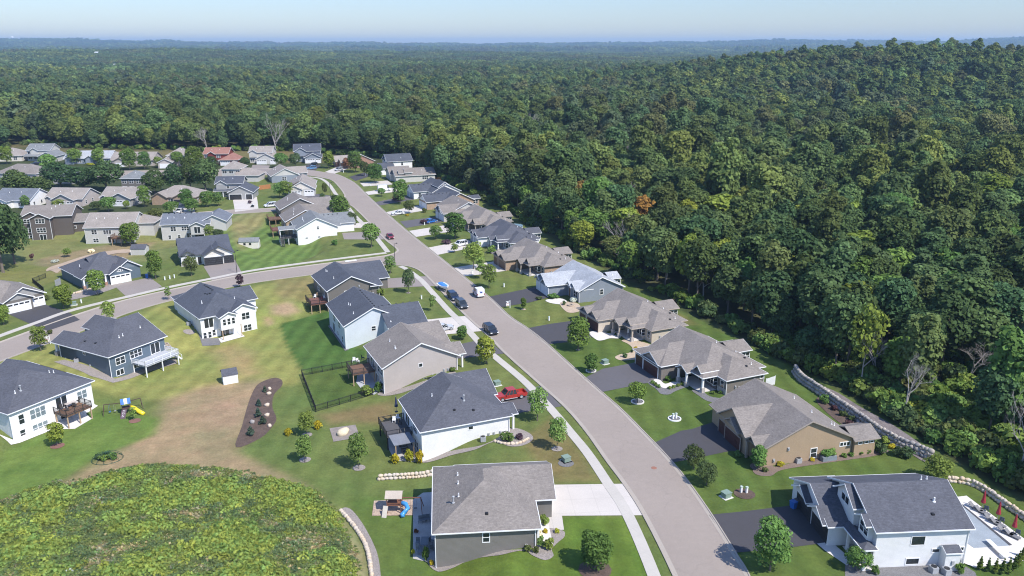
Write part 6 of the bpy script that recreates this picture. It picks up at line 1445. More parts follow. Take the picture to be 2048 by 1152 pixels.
bed('pool_deck', [(1868, 1000), (1933, 992), (2075, 1098), (2075, 1118), (2010, 1128), (1950, 1136), (1926, 1126)], CONC, .06, False)
def ring(u, v, r, m=ROCKY, off=.06, edge=None):
    p = at(u, v); pts = [(p.x + r * math.cos(a * .524), p.y + r * .95 * math.sin(a * .524)) for a in range(12)]
    sheet('tree_ring', pts, off, m)
    if edge:
        e = [Vector((p.x + (r + .12) * math.cos(a * .2618), p.y + (r * .95 + .12) * math.sin(a * .2618))) for a in range(25)]
        strip('tree_ring', e, [(-.1, 0), (-.1, .16), (.1, .16), (.1, 0)], edge)
for u, v, r in ((718, 936, 1.0), (610, 920, .95), (614, 870, .9), (1114, 898, .9), (1190, 1140, 2.0)): ring(u, v, r, MULCH if u == 1190 else ROCKY)
for u, v, r, e_ in ((1275, 804, .95, CONC), (1182, 742, .8, CONC), (1349, 838, .9, WHITE)): ring(u, v, r, GREYROCK, .06, e_)
for u, v, r, m_ in ((115, 892, 1.1, mat('red_mulch', (.2, .10, .075), .95)), (270, 842, 1.0, mat('red_mulch', (.2, .10, .075), .95)), (1156, 700, .5, ROCKY), (1489, 988, 1.5, MULCH), (1132, 927, 1.2, GREYROCK), (1047, 619, .6, TANROCK), (1516, 934, 1.2, mat('brown_mulch', (.17, .125, .10), .95)), (817, 586, .6, ROCKY), (330, 697 - 4, 1.3, ROCKY), (378, 664, 1.2, ROCKY)): ring(u, v, r, m_)

# ------------------------------------------------------------------ boulders
_ico = bmesh.new(); bmesh.ops.create_icosphere(_ico, subdivisions=2, radius=1); ICO_V = [v.co.copy() for v in _ico.verts]; ICO_F = [tuple(v.index for v in f.verts) for f in _ico.faces]; _ico.free()
def boulder(mb, c, rx, ry, rz, seed, rot=0.0):
    r = random.Random(seed); o = Vector((r.random() * 50, r.random() * 50, r.random() * 50)); vs = []
    for v in ICO_V:
        k = 1 + .34 * mnoise.noise(v * 1.1 + o) + .12 * mnoise.noise(v * 3 + o); q = Vector((v.x * rx, v.y * ry, v.z * rz)) * k
        vs.append((c[0] + q.x * math.cos(rot) - q.y * math.sin(rot), c[1] + q.x * math.sin(rot) + q.y * math.cos(rot), c[2] + q.z))
    mb.add(vs, ICO_F)
ROCKT = stonemat('tan_boulder', (.56, .44, .31), (.50, .45, .39), .9); ROCKG = stonemat('grey_boulder', (.25, .24, .235), (.44, .385, .325), 1.1)
def boulder_wall(name, label, px, hgt, m, size=.55, back=None):
    P = smooth([at(*p) for p in px], 5); mb = MB(); L = 0; rows = max(1, round(hgt / (size * 1.15))); seg = [(P[i + 1] - P[i]).length for i in range(len(P) - 1)]; tot = sum(seg)
    def pos(s):
        for i, l in enumerate(seg):
            if s <= l or i == len(seg) - 1: return P[i].lerp(P[i + 1], min(1, s / l)), (P[i + 1] - P[i]).normalized()
            s -= l
    for rw in range(rows):
        s = size * .6 * (rw % 2)
        while s < tot:
            w = size * random.uniform(.75, 1.45); p, d = pos(s); n_ = Vector((-d.y, d.x)); q = p + n_ * rw * size * .28
            boulder(mb, (q.x, q.y, hz(q.x, q.y) + size * (.38 + rw * 1.02)), w * .68, size * .62, size * .62 * random.uniform(.85, 1.1), random.random(), math.atan2(d.y, d.x)); s += w * 1.12
    if back:
        vs = []
        for i, p in enumerate(P):
            d = (P[min(i + 1, len(P) - 1)] - P[max(i - 1, 0)]).normalized(); n_ = Vector((-d.y, d.x)); g = hz(p.x, p.y)
            for o_, z in ((.0, -.2), (.25, hgt * .92), (1.1, hgt * .85), (4.0, .03)): q = p + n_ * o_; vs.append((q.x, q.y, g + z))
        mb2 = MB().add(vs, [(i * 4 + j, i * 4 + j + 1, i * 4 + j + 5, i * 4 + j + 4) for i in range(len(P) - 1) for j in range(3)])
        o = mb.build(name, m); mb2.build('earth_bank', back, o)
    else: o = mb.build(name, m)
    for p in o.data.polygons: p.use_smooth = True
    return tag(o, label, 'stone wall')
boulder_wall('boulder_wall', 'long tall wall of pale boulders between the lawns and the dark gravel path', [(1586, 746), (1600, 764), (1640, 791), (1680, 820), (1710, 840), (1745, 866), (1790, 892), (1830, 908), (1862, 922)], 1.9, ROCKG, .6)
boulder_wall('boulder_wall', 'curving low boulder wall behind the swimming pool', [(1892, 964), (1930, 968), (1965, 982), (2000, 1007), (2048, 1040), (2085, 1066)], .9, ROCKT, .5)
boulder_wall('boulder_wall', 'short stack of tan boulders left of the nearest brown roof', [(758, 960), (790, 958), (828, 956), (866, 950)], .95, ROCKT, .46)
boulder_wall('boulder_wall', 'curved boulder edge between the weedy mound and the lawn', [(682, 1024), (700, 1044), (722, 1074), (736, 1106), (743, 1152), (744, 1180)], .6, ROCKT, .5)
bed('rock_bed', [(682, 1020), (700, 1018), (724, 1046), (746, 1086), (758, 1122), (762, 1180), (746, 1180), (738, 1110), (722, 1076), (700, 1044)], ROCKY, .06)
boulder_wall('boulder_ring', 'row of small tan boulders edging the hydrangea bed', [(990, 884), (1006, 888), (1024, 889), (1042, 886), (1058, 877)], .4, ROCKT, .42)
boulder_wall('boulder_wall', 'tan boulders heaped under the porch of the slate blue garage house', [(148, 588), (165, 584), (200, 572), (222, 566), (238, 566)], .7, ROCKT, .5)
for u, v, s, lab, m_ in [(505, 846, .62, 'grey boulder left of the middle of the mulch bed', ROCKG), (539, 853, .55, 'pale boulder near the lower right edge of the mulch bed', ROCKT), (534, 832, .6, 'pale leaning boulder in the middle of the mulch bed', ROCKT), (534, 812, .62, 'oval pale boulder above the middle of the mulch bed', ROCKT), (538, 789, .6, 'second pale boulder from the top of the mulch bed', ROCKT), (539, 779, .55, 'highest pale boulder in the mulch bed', ROCKT)]:
    p = at(u, v); mb = MB(); s *= .8; boulder(mb, (0, 0, s * .45), s, s * .8, s * .75, u, u); o = mb.build('boulder', m_, None, True, loc=p); tag(o, lab, 'boulder', 'boulders in the mulch bed')

# ------------------------------------------------------------------ vehicles
CARM = {}
def wheel(root, x, y, r, w=.22):
    t = link('wheel', shared(('tyre', r), lambda: MB().lathe([(r * .55, -w / 2), (r * .94, -w / 2), (r, -w * .3), (r, w * .3), (r * .94, w / 2), (r * .55, w / 2)], 18).mesh('wheel', True)), RUBBER, root)
    t.location = (x, y, r); t.rotation_euler = (math.pi / 2, 0, 0)
    link('rim', shared(('rim', r), lambda: MB().lathe([(r * .62, -w * .52), (r * .5, -w * .3), (r * .12, -w * .3), (r * .5, 0), (r * .12, w * .3), (r * .5, w * .3), (r * .62, w * .52)], 14).mesh('rim')), GREYM, t)
def vehicle(name, label, cat, rear, front, kind, col, group=None, glass=None):
    """rear and front: survey sight lines to the ground under the two bumpers"""
    a, b = at(*rear), at(*front); d = b - a; rz = math.atan2(d.y, d.x); c = (a + b) / 2
    road = 0.045
    K = {'suv': (4.8, 1.92, 1.74), 'sedan': (4.7, 1.82, 1.45), 'van': (5.6, 2.05, 2.6), 'minivan': (5.0, 1.98, 1.78), 'mail': (4.4, 1.95, 2.25), 'pickup': (5.9, 2.0, 1.9)}[kind]
    L, Wd, Hh = K; x0, x1 = -L / 2, L / 2; gc = .28
    t = thing(name, label, cat, (c.x, c.y, c.z + road), rz, group)
    pm = paint('paint_' + col[0], col[1]); h2 = Wd / 2
    belt = {'suv': 1.02, 'sedan': .88, 'van': 1.25, 'minivan': 1.0, 'mail': 1.15, 'pickup': 1.08}[kind]
    hood = {'suv': .95, 'sedan': .80, 'van': 1.12, 'minivan': .92, 'mail': 1.05, 'pickup': 1.05}[kind]
    ws = {'suv': x1 - 1.25, 'sedan': x1 - 1.35, 'van': x1 - .75, 'minivan': x1 - 1.0, 'mail': x1 - 1.0, 'pickup': x1 - 1.6}[kind]        # foot of the windscreen
    wt = ws - {'suv': .75, 'sedan': .95, 'van': .75, 'minivan': .9, 'mail': .25, 'pickup': .7}[kind]
    rt = {'suv': x0 + .35, 'sedan': x0 + 1.25, 'van': x0 + .06, 'minivan': x0 + .35, 'mail': x0 + .04, 'pickup': x0 + 2.15}[kind]
    rf = {'suv': x0 + .08, 'sedan': x0 + .6, 'van': x0 + .02, 'minivan': x0 + .06, 'mail': x0 + .02, 'pickup': x0 + 2.0}[kind]
    prof = [(x0, gc + .1), (x0 + .02, belt - .1), (x0 + .1, belt), (ws, belt), (x1 - .35, hood - .02), (x1 - .05, hood - .18), (x1, gc + .35), (x1 - .05, gc + .05), (x1 - .3, gc), (x0 + .3, gc)]
    if kind == 'sedan': prof[2] = (x0 + .12, belt - .02)
    mb = MB(); n = len(prof)
    def yw(x, z): e = min(x - x0, x1 - x); return h2 * (1 - .10 * max(0, .5 - e) / .5) * (1 - .05 * max(0, (gc + .25 - z)))
    vs = [(x, -yw(x, z), z) for x, z in prof] + [(x, yw(x, z), z) for x, z in prof]
    mb.add(vs, [tuple(range(n)), tuple(range(2 * n - 1, n - 1, -1))] + [(i, i + n, (i + 1) % n + n, (i + 1) % n) for i in range(n)])
    if kind == 'pickup':
        mb = MB(); bx = x0 + 2.0
        vs = []; prof = [(bx, gc + .05), (bx, belt), (ws, belt), (x1 - .35, hood - .02), (x1 - .05, hood - .18), (x1, gc + .35), (x1 - .3, gc)]; n = len(prof)
        vs = [(x, -yw(x, z), z) for x, z in prof] + [(x, yw(x, z), z) for x, z in prof]
        mb.add(vs, [tuple(range(n)), tuple(range(2 * n - 1, n - 1, -1))] + [(i, i + n, (i + 1) % n + n, (i + 1) % n) for i in range(n)])
        for s in (-1, 1): mb.box(x0 + .03, s * h2 - (.10 if s > 0 else -.01), gc + .15, bx + .01, s * h2 + (.10 if s < 0 else -.01), belt)
        mb.box(x0, -h2 + .02, gc + .15, x0 + .08, h2 - .02, belt).box(x0 + .08, -h2 + .1, gc + .2, bx, h2 - .1, gc + .35)
    link('body', mb.mesh('body', True, .05), pm, t)
    for p in t.children[0].data.polygons: p.use_smooth = False
    # glasshouse and roof
    ty = h2 * (.80 if kind not in ('van', 'mail') else .95); by = h2 * .955; gl = MB(); zt = Hh - .05
    if kind in ('van', 'mail'):
        cb = ws - (.9 if kind == 'van' else 1.1)
        MB().add([(rf, -by, belt - .02), (rf, by, belt - .02), (cb, -by, belt - .02), (cb, by, belt - .02), (rt, -ty, Hh), (rt, ty, Hh), (wt, -ty, Hh), (wt, ty, Hh), (cb, -ty, Hh - .02), (cb, ty, Hh - .02)],
                 [(0, 1, 5, 4), (0, 4, 8, 2), (1, 3, 9, 5), (4, 5, 7, 6), (4, 6, 8), (5, 9, 7), (2, 8, 9, 3)]).build('cargo_body', pm, t)
        gl.add([(cb, -by, belt), (cb, by, belt), (ws, -by, belt), (ws, by, belt), (cb, -ty, zt), (cb, ty, zt), (wt, -ty, zt), (wt, ty, zt)], [(0, 2, 6, 4), (1, 5, 7, 3), (2, 3, 7, 6)])
        MB().add([(cb, -ty, Hh - .06), (cb, ty, Hh - .06), (wt + .06, -ty, Hh - .06), (wt + .06, ty, Hh - .06), (cb, -ty, Hh), (cb, ty, Hh), (wt, -ty, Hh), (wt, ty, Hh)], [(0, 2, 3, 1), (4, 5, 7, 6), (2, 6, 7, 3), (0, 4, 6, 2), (1, 3, 7, 5)]).build('cab_roof', pm, t)
    else:
        gl.add([(rf, -by, belt - .01), (rf, by, belt - .01), (ws, -by, belt - .01), (ws, by, belt - .01), (rt, -ty, zt), (rt, ty, zt), (wt, -ty, zt), (wt, ty, zt)], [(0, 1, 5, 4), (0, 4, 6, 2), (1, 3, 7, 5), (2, 6, 7, 3), (4, 5, 7, 6)])
        MB().box(rt - .04, -ty - .01, Hh - .07, wt + .05, ty + .01, Hh).build('roof', pm, t, bevel=.03)
        pl = MB()
        for s in (-1, 1):
            for fa, fb in ((0, 0), (.36, .33), (.7, .68), (1, 1)):
                pl.bar((rf + (ws - rf) * fa, s * by, belt - .02), (rt + (wt - rt) * fb, s * (ty + .005), zt), .09 if fa in (0, 1) else .07)
        pl.build('pillars', pm, t)
    link('windows', gl.mesh('windows'), glass or GLASS, t)
    r = {'suv': .36, 'sedan': .33, 'van': .36, 'minivan': .34, 'mail': .34, 'pickup': .40}[kind]
    for x in (x0 + L * .2, x1 - L * .19):
        for s in (-1, 1): wheel(t, x, s * (h2 - .09), r)
    HL = mat('headlight', (.75, .75, .73), .2); TL = mat('tail_light', (.35, .02, .02), .3)
    for s in (-1, 1):
        MB().box(x1 - .22, s * h2 * .78 - .2, hood - .32, x1 + .005, s * h2 * .78 + .2, hood - .16).build('headlight', HL, t)
        MB().box(x0 - .015, s * h2 * .84 - .12, belt - .35, x0 + .06, s * h2 * .84 + .12, belt - .1).build('tail_light', TL, t)
        MB().box(ws - .35, s * (h2 + .1) - .09, belt + .02, ws - .22, s * (h2 + .1) + .09, belt + .2).build('mirror', pm, t)
    MB().box(x1 - .04, -h2 * .5, gc + .16, x1 + .012, h2 * .5, gc + .38).build('grille', BLACK, t)
    MB().box(x0 - .02, -.28, gc + .3, x0 + .01, .28, gc + .44).build('licence_plate', WHITE, t)
    if kind == 'mail':
        # dark blue bird-head emblem on the rear door, red and blue stripe along the sides
        em = mat('emblem_blue', (.02, .06, .28), .5); rd = mat('stripe_red', (.5, .03, .03), .5)
        MB().add([(x0 - .012, y, z) for y, z in ((-.55, 1.55), (.42, 1.72), (.30, 1.58), (-.05, 1.5), (.30, 1.45), (.22, 1.28), (-.42, 1.22), (-.30, 1.36), (-.02, 1.38), (-.36, 1.46))] + [(x0 + .01, y, z) for y, z in ((-.55, 1.55), (.42, 1.72), (.30, 1.58), (-.05, 1.5), (.30, 1.45), (.22, 1.28), (-.42, 1.22), (-.30, 1.36), (-.02, 1.38), (-.36, 1.46))],
                 [tuple(range(10)), tuple(range(19, 9, -1))] + [(i, (i + 1) % 10, (i + 1) % 10 + 10, i + 10) for i in range(10)]).build('emblem', em, t)
        for s in (-1, 1):
            MB().box(x0 + .1, s * h2 - .012, .98, x1 - .9, s * h2 + .012, 1.04).build('stripe', em, t); MB().box(x0 + .1, s * h2 - .012, .90, x1 - .9, s * h2 + .012, .95).build('stripe', rd, t)
            MB().box(x0 + 1.4, s * by - .03, 1.3, x0 + 2.5, s * by + .03, 1.95).build('side_window', GLASS, t)
    if kind == 'pickup': MB().box(-1.0, -h2 - .1, .38, 1.3, -h2 + .02, .45).build('running_board', GREYM, t); MB().box(-1.0, h2 - .02, .38, 1.3, h2 + .1, .45).build('running_board', GREYM, t)
    return t
WT, SV, BKP, DB, DG, RD, BL = ('white', (.75, .75, .75)), ('silver', (.50, .51, .53)), ('black', (.015, .018, .026)), ('navy', (.012, .024, .06)), ('graphite', (.045, .052, .06)), ('red', (.36, .028, .018)), ('blue', (.03, .16, .50))
vehicle('mail_truck', 'white mail truck with blue emblem driving up the main road', 'mail truck', (965, 599), (949, 584), 'mail', WT)
vehicle('parked_car', 'dark blue car hitched to the covered boat at the left kerb', 'car', (897, 590), (916, 606), 'suv', DB)
vehicle('parked_car', 'dark grey car parked in front of the blue one, facing us', 'car', (915, 606), (932, 622), 'suv', DG)
vehicle('parked_car', 'black car with chrome nose parked alone at the left kerb', 'car', (969, 656), (993, 675), 'suv', BKP)
vehicle('car', 'dark red car on the road above the side street', 'car', (774, 470), (787, 483), 'sedan', ('dark_red', (.22, .016, .022)))
vehicle('pickup_truck', 'red crew cab pickup on the grey drive of the white hipped house', 'pickup', (1048, 792), (992, 802), 'pickup', RD)
vehicle('parked_car', 'silver sedan on the concrete drive of the pale blue house', 'car', (873, 662), (901, 658), 'sedan', SV)
vehicle('parked_car', 'white long estate vehicle on the concrete drive of the white ranch house', 'car', (936, 489), (904, 495), 'suv', WT)
vehicle('parked_car', 'bright blue car with dark red rear on the grey drive', 'car', (849, 448), (874, 443), 'sedan', BL)
vehicle('parked_car', 'white low sedan on the concrete drive by the dark conical tree', 'car', (810, 428), (782, 430), 'sedan', WT)
vehicle('van', 'tall white delivery van on the concrete drive near the bend', 'van', (753, 383), (784, 381), 'van', WT)
vehicle('van', 'white van on the upper street left of the brown roofed houses', 'van', (556, 412), (527, 415), 'minivan', WT)
vehicle('parked_car', 'dark car on the drive of the double porch house', 'car', (82, 329), (62, 331), 'suv', BKP)
vehicle('parked_car', 'light blue car at the end of the dark blue house drive', 'car', (630, 338), (616, 339), 'suv', ('sky_blue', (.12, .26, .46)))
vehicle('parked_car', 'dark vehicle in front of the garage of the dark blue two storey house', 'car', (632, 331), (622, 333), 'suv', BKP)
vehicle('parked_car', 'silver car on the pale drive of the brick house at the bend', 'car', (685, 340), (670, 343), 'suv', SV)
vehicle('parked_car', 'white car beside the covered boat in front of the shingled gables', 'car', (364, 422), (354, 428), 'sedan', WT)

def boat(label, rear, front, cover, hull, name='boat'):
    a, b = at(*rear), at(*front); d = b - a; c = (a + b) / 2; t = thing(name, label, 'boat', (c.x, c.y, c.z + .045), math.atan2(d.y, d.x)); L = 5.6
    st = [(-2.8, 1.05, .55, 1.15), (-1.2, 1.15, .5, 1.2), (.6, 1.1, .5, 1.28), (1.9, .7, .6, 1.4), (2.75, .06, 1.0, 1.52)]
    vs = []; fs = []
    for x, w, z0, z1 in st: vs += [(x, -w, z1), (x, -w * .85, (z0 + z1) / 2), (x, 0, z0), (x, w * .85, (z0 + z1) / 2), (x, w, z1)]
    for i in range(4):
        for j in range(4): fs.append((i * 5 + j, i * 5 + j + 1, i * 5 + j + 6, i * 5 + j + 5))
    MB().add(vs, fs + [(0, 1, 2, 3, 4)] + [(i * 5, i * 5 + 5, i * 5 + 9, i * 5 + 4) for i in range(4)]).build('hull', hull, t)
    vs = []; fs = []
    for x, w, z0, z1 in st: vs += [(x * .9, -w * .74, z1 + .04), (x * .9, -w * .35, z1 + .26 * (1 if x < 1.5 else .4)), (x * .9, w * .35, z1 + .26 * (1 if x < 1.5 else .4)), (x * .9, w * .74, z1 + .04)]
    for i in range(4):
        for j in range(3): fs.append((i * 4 + j, i * 4 + j + 1, i * 4 + j + 5, i * 4 + j + 4))
    MB().add(vs, fs + [(0, 1, 2, 3)]).build('cover', cover, t)
    rm = MB()
    for s in (-1, 1):
        rm.bar((-2.8, s * 1.06, 1.17), (-1.2, s * 1.16, 1.22), .1); rm.bar((-1.2, s * 1.16, 1.22), (.6, s * 1.11, 1.3), .1); rm.bar((.6, s * 1.11, 1.3), (1.9, s * .71, 1.42), .1); rm.bar((1.9, s * .71, 1.42), (2.76, s * .05, 1.54), .1)
    rm.build('gunwale', WHITE, t)
    MB().bar((-2.6, -.6, .42), (2.2, -.5, .42), .1).bar((-2.6, .6, .42), (2.2, .5, .42), .1).bar((2.2, -.5, .42), (3.6, 0, .42), .1).bar((2.2, .5, .42), (3.6, 0, .42), .1).bar((-1, -1, .36), (-1, 1, .36), .1).build('trailer_frame', GREYM, t)
    for s in (-1, 1): wheel(t, -1.0, s * 1.0, .32)
boat('boat with bright blue cover on a trailer at the left kerb', (878, 572), (897, 588), mat('blue_canvas', (.06, .22, .55), .7), WHITE)
boat('tall boat under pale green cover on the drive of the third row', (374, 410), (360, 414), mat('mint_canvas', (.58, .74, .70), .7), WHITE)

# ------------------------------------------------------------------ small structures
def shed(label, u, v, ang, w, d, h, wall, roof, door='S', win=0):
    p = at(u, v); t = thing('garden_shed', label, 'shed', p, R(ang)); a, b = w / 2, d / 2; rh = b * .62
    MB().box(-a, -b, -.2, a, b, h).add([(-a, -b, h), (-a, b, h), (-a, 0, h + rh), (a, -b, h), (a, b, h), (a, 0, h + rh)], [(0, 2, 1), (3, 4, 5)]).build('wall', wall, t)
    o = .16; k = rh / b
    for s in (-1, 1):
        MB().add([(-a - o, s * (b + o), h - o * k), (a + o, s * (b + o), h - o * k), (a + o, 0, h + rh + .02), (-a - o, 0, h + rh + .02), (-a - o, s * (b + o), h - o * k + .07), (a + o, s * (b + o), h - o * k + .07), (a + o, 0, h + rh + .1), (-a - o, 0, h + rh + .1)],
                 [(3, 2, 1, 0), (4, 5, 6, 7), (0, 1, 5, 4), (1, 2, 6, 5), (2, 3, 7, 6), (3, 0, 4, 7)]).build('roof', roof, t)
    if door == 'S': MB().box(-.8, -b - .04, 0, .8, -b + .02, h - .25).build('door', GREYM if wall is not S_WHITE else S_WHITE, t)
    else: MB().box(a - .02, -.8, 0, a + .04, .8, h - .1).build('door', wall, t); 
    for i in range(win): MB().box(-a + w * (i + 1) / (win + 1.5) - .35, -b - .04, 1.0, -a + w * (i + 1) / (win + 1.5) + .35, -b + .01, 1.7).build('window', GLASS, t)
    for cx in (-a, a): MB().box(cx - .06, -b - .03, -.1, cx + .06, -b + .06, h).build('corner_board', WHITE, t)
    return t
shed('small pale grey shed with dark roof behind the slate blue garage house', 281, 508, 2, 4.2, 3.0, 2.0, S_LGREY, R_DK, 'E'); shed('long cream shed with two windows on the lawn between the houses', 500, 494, 7, 6.0, 3.0, 2.1, S_CREAM, R_GR, 'E', 2); shed('tiny white shed with dark roof beside the dry meadow', 460, 763, 28, 2.6, 2.5, 1.9, S_WHITE, R_DK, 'E')

def fence(name, label, px, h, m, step=2.2, pick=.13, solid=False):
    P = [at(*p) for p in px]; t = thing(name, label, 'fence', P[0]); pan = MB(); o = P[0]
    for a, b in zip(P[:-1], P[1:]):
        n = max(1, round((b - a).length / step))
        for i in range(n + (b is P[-1])):
            q = a.lerp(b, i / n) - o; q.z = hz(q.x + o.x, q.y + o.y) - o.z
            MB().box(q.x - .05, q.y - .05, q.z - .2, q.x + .05, q.y + .05, q.z + h + .08).build('post', m, t)
        for i in range(n):
            q0 = a.lerp(b, i / n); q1 = a.lerp(b, (i + 1) / n); z0, z1 = hz(q0.x, q0.y) - o.z, hz(q1.x, q1.y) - o.z; q0 = q0 - o; q1 = q1 - o
            for zz in ((.15, h - .15, h) if not solid else (.3, h - .3)): pan.bar((q0.x, q0.y, z0 + zz), (q1.x, q1.y, z1 + zz), .045)
            k = int((q1 - q0).length / pick)
            for j in range(k):
                f = (j + .5) / k; q = q0.lerp(q1, f); z = z0 + (z1 - z0) * f
                if solid: pan.bar((q.x, q.y, z + .06), (q.x, q.y, z + h), pick * .92, .04)
                else: pan.box(q.x - .011, q.y - .011, z + .12, q.x + .011, q.y + .011, z + h)
    pan.build('railing' if not solid else 'boards', m, t)
    return t
fence('metal_fence', 'black metal fence round the lawn of the greige house', [(704, 733), (604, 752), (632, 824), (746, 790)], 1.3, BLACK)
fence('metal_fence', 'black metal fence behind the brown house at the left edge', [(92, 556), (66, 566), (88, 584)], 1.3, BLACK)
fence('wooden_fence', 'orange wooden fence beside the dark sided house', [(519, 380), (541, 377)], 1.9, mat('orange_wood', (.50, .23, .09), .8), 2, .16, True)
fence('privacy_fence', 'bright white screen panel at the rear corner of the taupe house', [(1531, 775), (1549, 769)], 1.7, WHITE, 1.8, .15, True)
fence('privacy_fence', 'grey wooden screen beside the slate blue garage house', [(112, 574), (122, 569)], 1.8, GREYM, 1.8, .15, True)
fence('wooden_fence', 'brown post and rail fence in the shade behind the beige house', [(1322, 622), (1338, 613), (1352, 606)], 1.2, WOODB, 2.2, .4)
fence('wooden_fence', 'white fence behind the brown roofed houses at the forest edge', [(974, 437), (1000, 434)], 1.5, WHITE, 2.2, .2, True)

def post_thing(name, label, cat, u, v, fn, rz=0.0, group=None):
    p = at(u, v); t = thing(name, label, cat, p, rz, group); fn(t); return t
def pedestal(t): MB().box(-.14, -.14, -.1, .14, .14, .85).build('base', WHITE, t, bevel=.02); MB().box(-.17, -.17, .86, .17, .17, 1.0).build('lid', mat('pale_green_plastic', (.45, .52, .45), .5), t)
PED = [(945, 547, 'white utility post on the lawn before the tan brick house'), (1008, 574, 'white utility post on the lawn before the blue grey house'), (1098, 641, 'white green utility post on the lawn before the beige house'), (1493, 986, 'white post in the mulch ring below the tan house'), (163, 606, 'white utility post by the yellow topped tree'), (843, 598, 'white standpipe on the lawn of the pale blue house'), (741, 372, 'white post on the dry verge by the white van'), (741, 468 + 2, 'white post at the double drive of the white three level house'), (849, 450, 'white mail post in the purple shrub'), (1346, 838, 'left white bollard in the white ring'), (1352, 837, 'right white bollard in the white ring'), (687, 345, 'white post by the pale drive at the bend'), (731, 351, 'white post at the dark drive at the bend'), (340, 558, 'tall white marker right of the blue bins, second of three'), (330, 560, 'white marker right of the blue bins, first of three'), (349, 556, 'white marker right of the blue bins, third of three'), (437, 432, 'white post on the upper street lawn'), (1482, 985, 'dark mail box post in the mulch ring')]
for u, v, lab in PED: post_thing('utility_post', lab, 'utility post', u, v, pedestal, .4, 'utility posts on the lawns')
GRN = mat('transformer_green', (.20, .27, .22), .6)
def tbox(t): MB().box(-.55, -.5, 0, .55, .5, .75).build('cabinet', GRN, t, bevel=.04); MB().box(-.6, -.55, .75, .6, .55, .82).build('lid', GRN, t); MB().box(-.75, -.7, -.1, .75, .7, .06).build('base', CONC, t)
for u, v, lab in [(1210, 727, 'pale green transformer box on the lawn of the beige house'), (994, 770, 'green transformer box above the red pickup'), (148, 610, 'green transformer box under the yellow topped tree'), (1132, 922, 'dark green box in the rock ring left of the sidewalk'), (1452, 1000 - 6, 'flat green lid on the lawn beside the mulch ring')]: post_thing('transformer_box', lab, 'utility box', u, v, tbox, .5, 'green utility boxes')
def lamp(t): MB().tube([(0, 0, -.3), (0, 0, .3), (0, 0, 6.2)], [.12, .09, .06], 8).build('pole', BLACK, t); MB().bar((0, 0, 6.15), (.7, .15, 6.3), .07).build('arm', BLACK, t); MB().lathe([(.08, .1), (.26, -.02), (.22, -.12), (.05, -.14)], 10, (.75, .16, 6.3)).build('lamp_head', BLACK, t)
for u, v, lab, z_ in [(790, 530, 'black street lamp at the corner of the main road and the side street', 0), (474, 546, 'street lamp beside the tan drive of the black garage door house', 0), (661, 396, 'thin street lamp on the lawn at the upper street', 0), (1003 - 190, 505, 'street lamp on the far side of the road', 0)][:3]: post_thing('street_lamp', lab, 'street lamp', u, v, lamp, 0.3, 'street lamps')
def sign(t): MB().box(-.06, -.06, -.2, .06, .06, 1.9).bar((-.1, 0, 1.72), (-1.0, 0, 1.72), .08).build('post', WHITE, t); MB().box(-.95, -.025, .55, -.2, .025, 1.25).build('board', WHITE, t); MB().box(-.88, -.04, 1.08, -.27, .04, 1.16).box(-.85, -.04, .66, -.3, .04, .72).build('lettering', mat('sign_red', (.45, .05, .04), .6), t); MB().box(-.8, -.02, 1.35, -.35, .02, 1.6).build('rider', WHITE, t)
post_thing('yard_sign', 'white hanging yard sign by the black drive of the blue grey house', 'sign', 1020, 616, sign, .3, 'white yard signs'); post_thing('yard_sign', 'white hanging yard sign on the kerb left of the slate blue deck house', 'sign', 101, 688, sign, .5, 'white yard signs')
def binfn(c):
    def f(t): MB().add([(-.28, -.33, 0), (.28, -.33, 0), (.28, .33, 0), (-.28, .33, 0), (-.34, -.4, 1.0), (.34, -.4, 1.0), (.34, .4, 1.0), (-.34, .4, 1.0)], [(0, 3, 2, 1), (4, 5, 6, 7), (0, 1, 5, 4), (1, 2, 6, 5), (2, 3, 7, 6), (3, 0, 4, 7)]).build('bin_body', c, t); MB().box(-.37, -.44, 1.0, .37, .43, 1.08).build('lid', c, t); wheel(t, -.2, .3, .12, .08); wheel(t, .2, .3, .12, .08)
    return f
BLU = paint('bin_blue', (.03, .15, .48), .5, .1); GRB = paint('bin_grey', (.08, .085, .09), .5, .1)
for u, v, c, lab in [(1586, 1016, BLU, 'blue wheeled bin in the shade at the white pool house garage'), (1594, 1013, GRB, 'dark wheeled bin beside the blue one at the white pool house'), (294, 556, BLU, 'blue wheeled bin at the white garage of the slate blue house'), (299, 553, GRB, 'grey wheeled bin beside the blue bin at the slate blue house'), (65, 614, BLU, 'blue wheeled bin left of two before the garage at the left edge'), (71, 611, BLU, 'blue wheeled bin right of two before the garage at the left edge'), (609, 391, GRB, 'dark bin between the two white doors of the cream gable house')]: post_thing('wheeled_bin', lab, 'bin', u, v, binfn(c), .5, 'wheeled bins')
p = at(1308, 936); o = MB().lathe([(.42, 0), (.42, .012), (.36, .02)], 20).build('manhole_cover', mat('rust_iron', (.28, .13, .085), .8), None, loc=p + Vector((0, 0, .022))); tag(o, 'round rusty manhole cover in the main road', 'manhole cover')
p = at(137, 681); o = MB().lathe([(.42, 0), (.42, .012), (.36, .02)], 20).build('manhole_cover', mat('dark_iron', (.12, .105, .10), .8), None, loc=p + Vector((0, 0, .022))); tag(o, 'dark manhole cover in the side street', 'manhole cover')
def ac(t): MB().box(-.42, -.42, 0, .42, .42, .8).build('casing', GREYM, t, bevel=.03); MB().lathe([(.34, .8), (.34, .84), (.08, .86)], 14).build('fan_grille', BLACK, t)
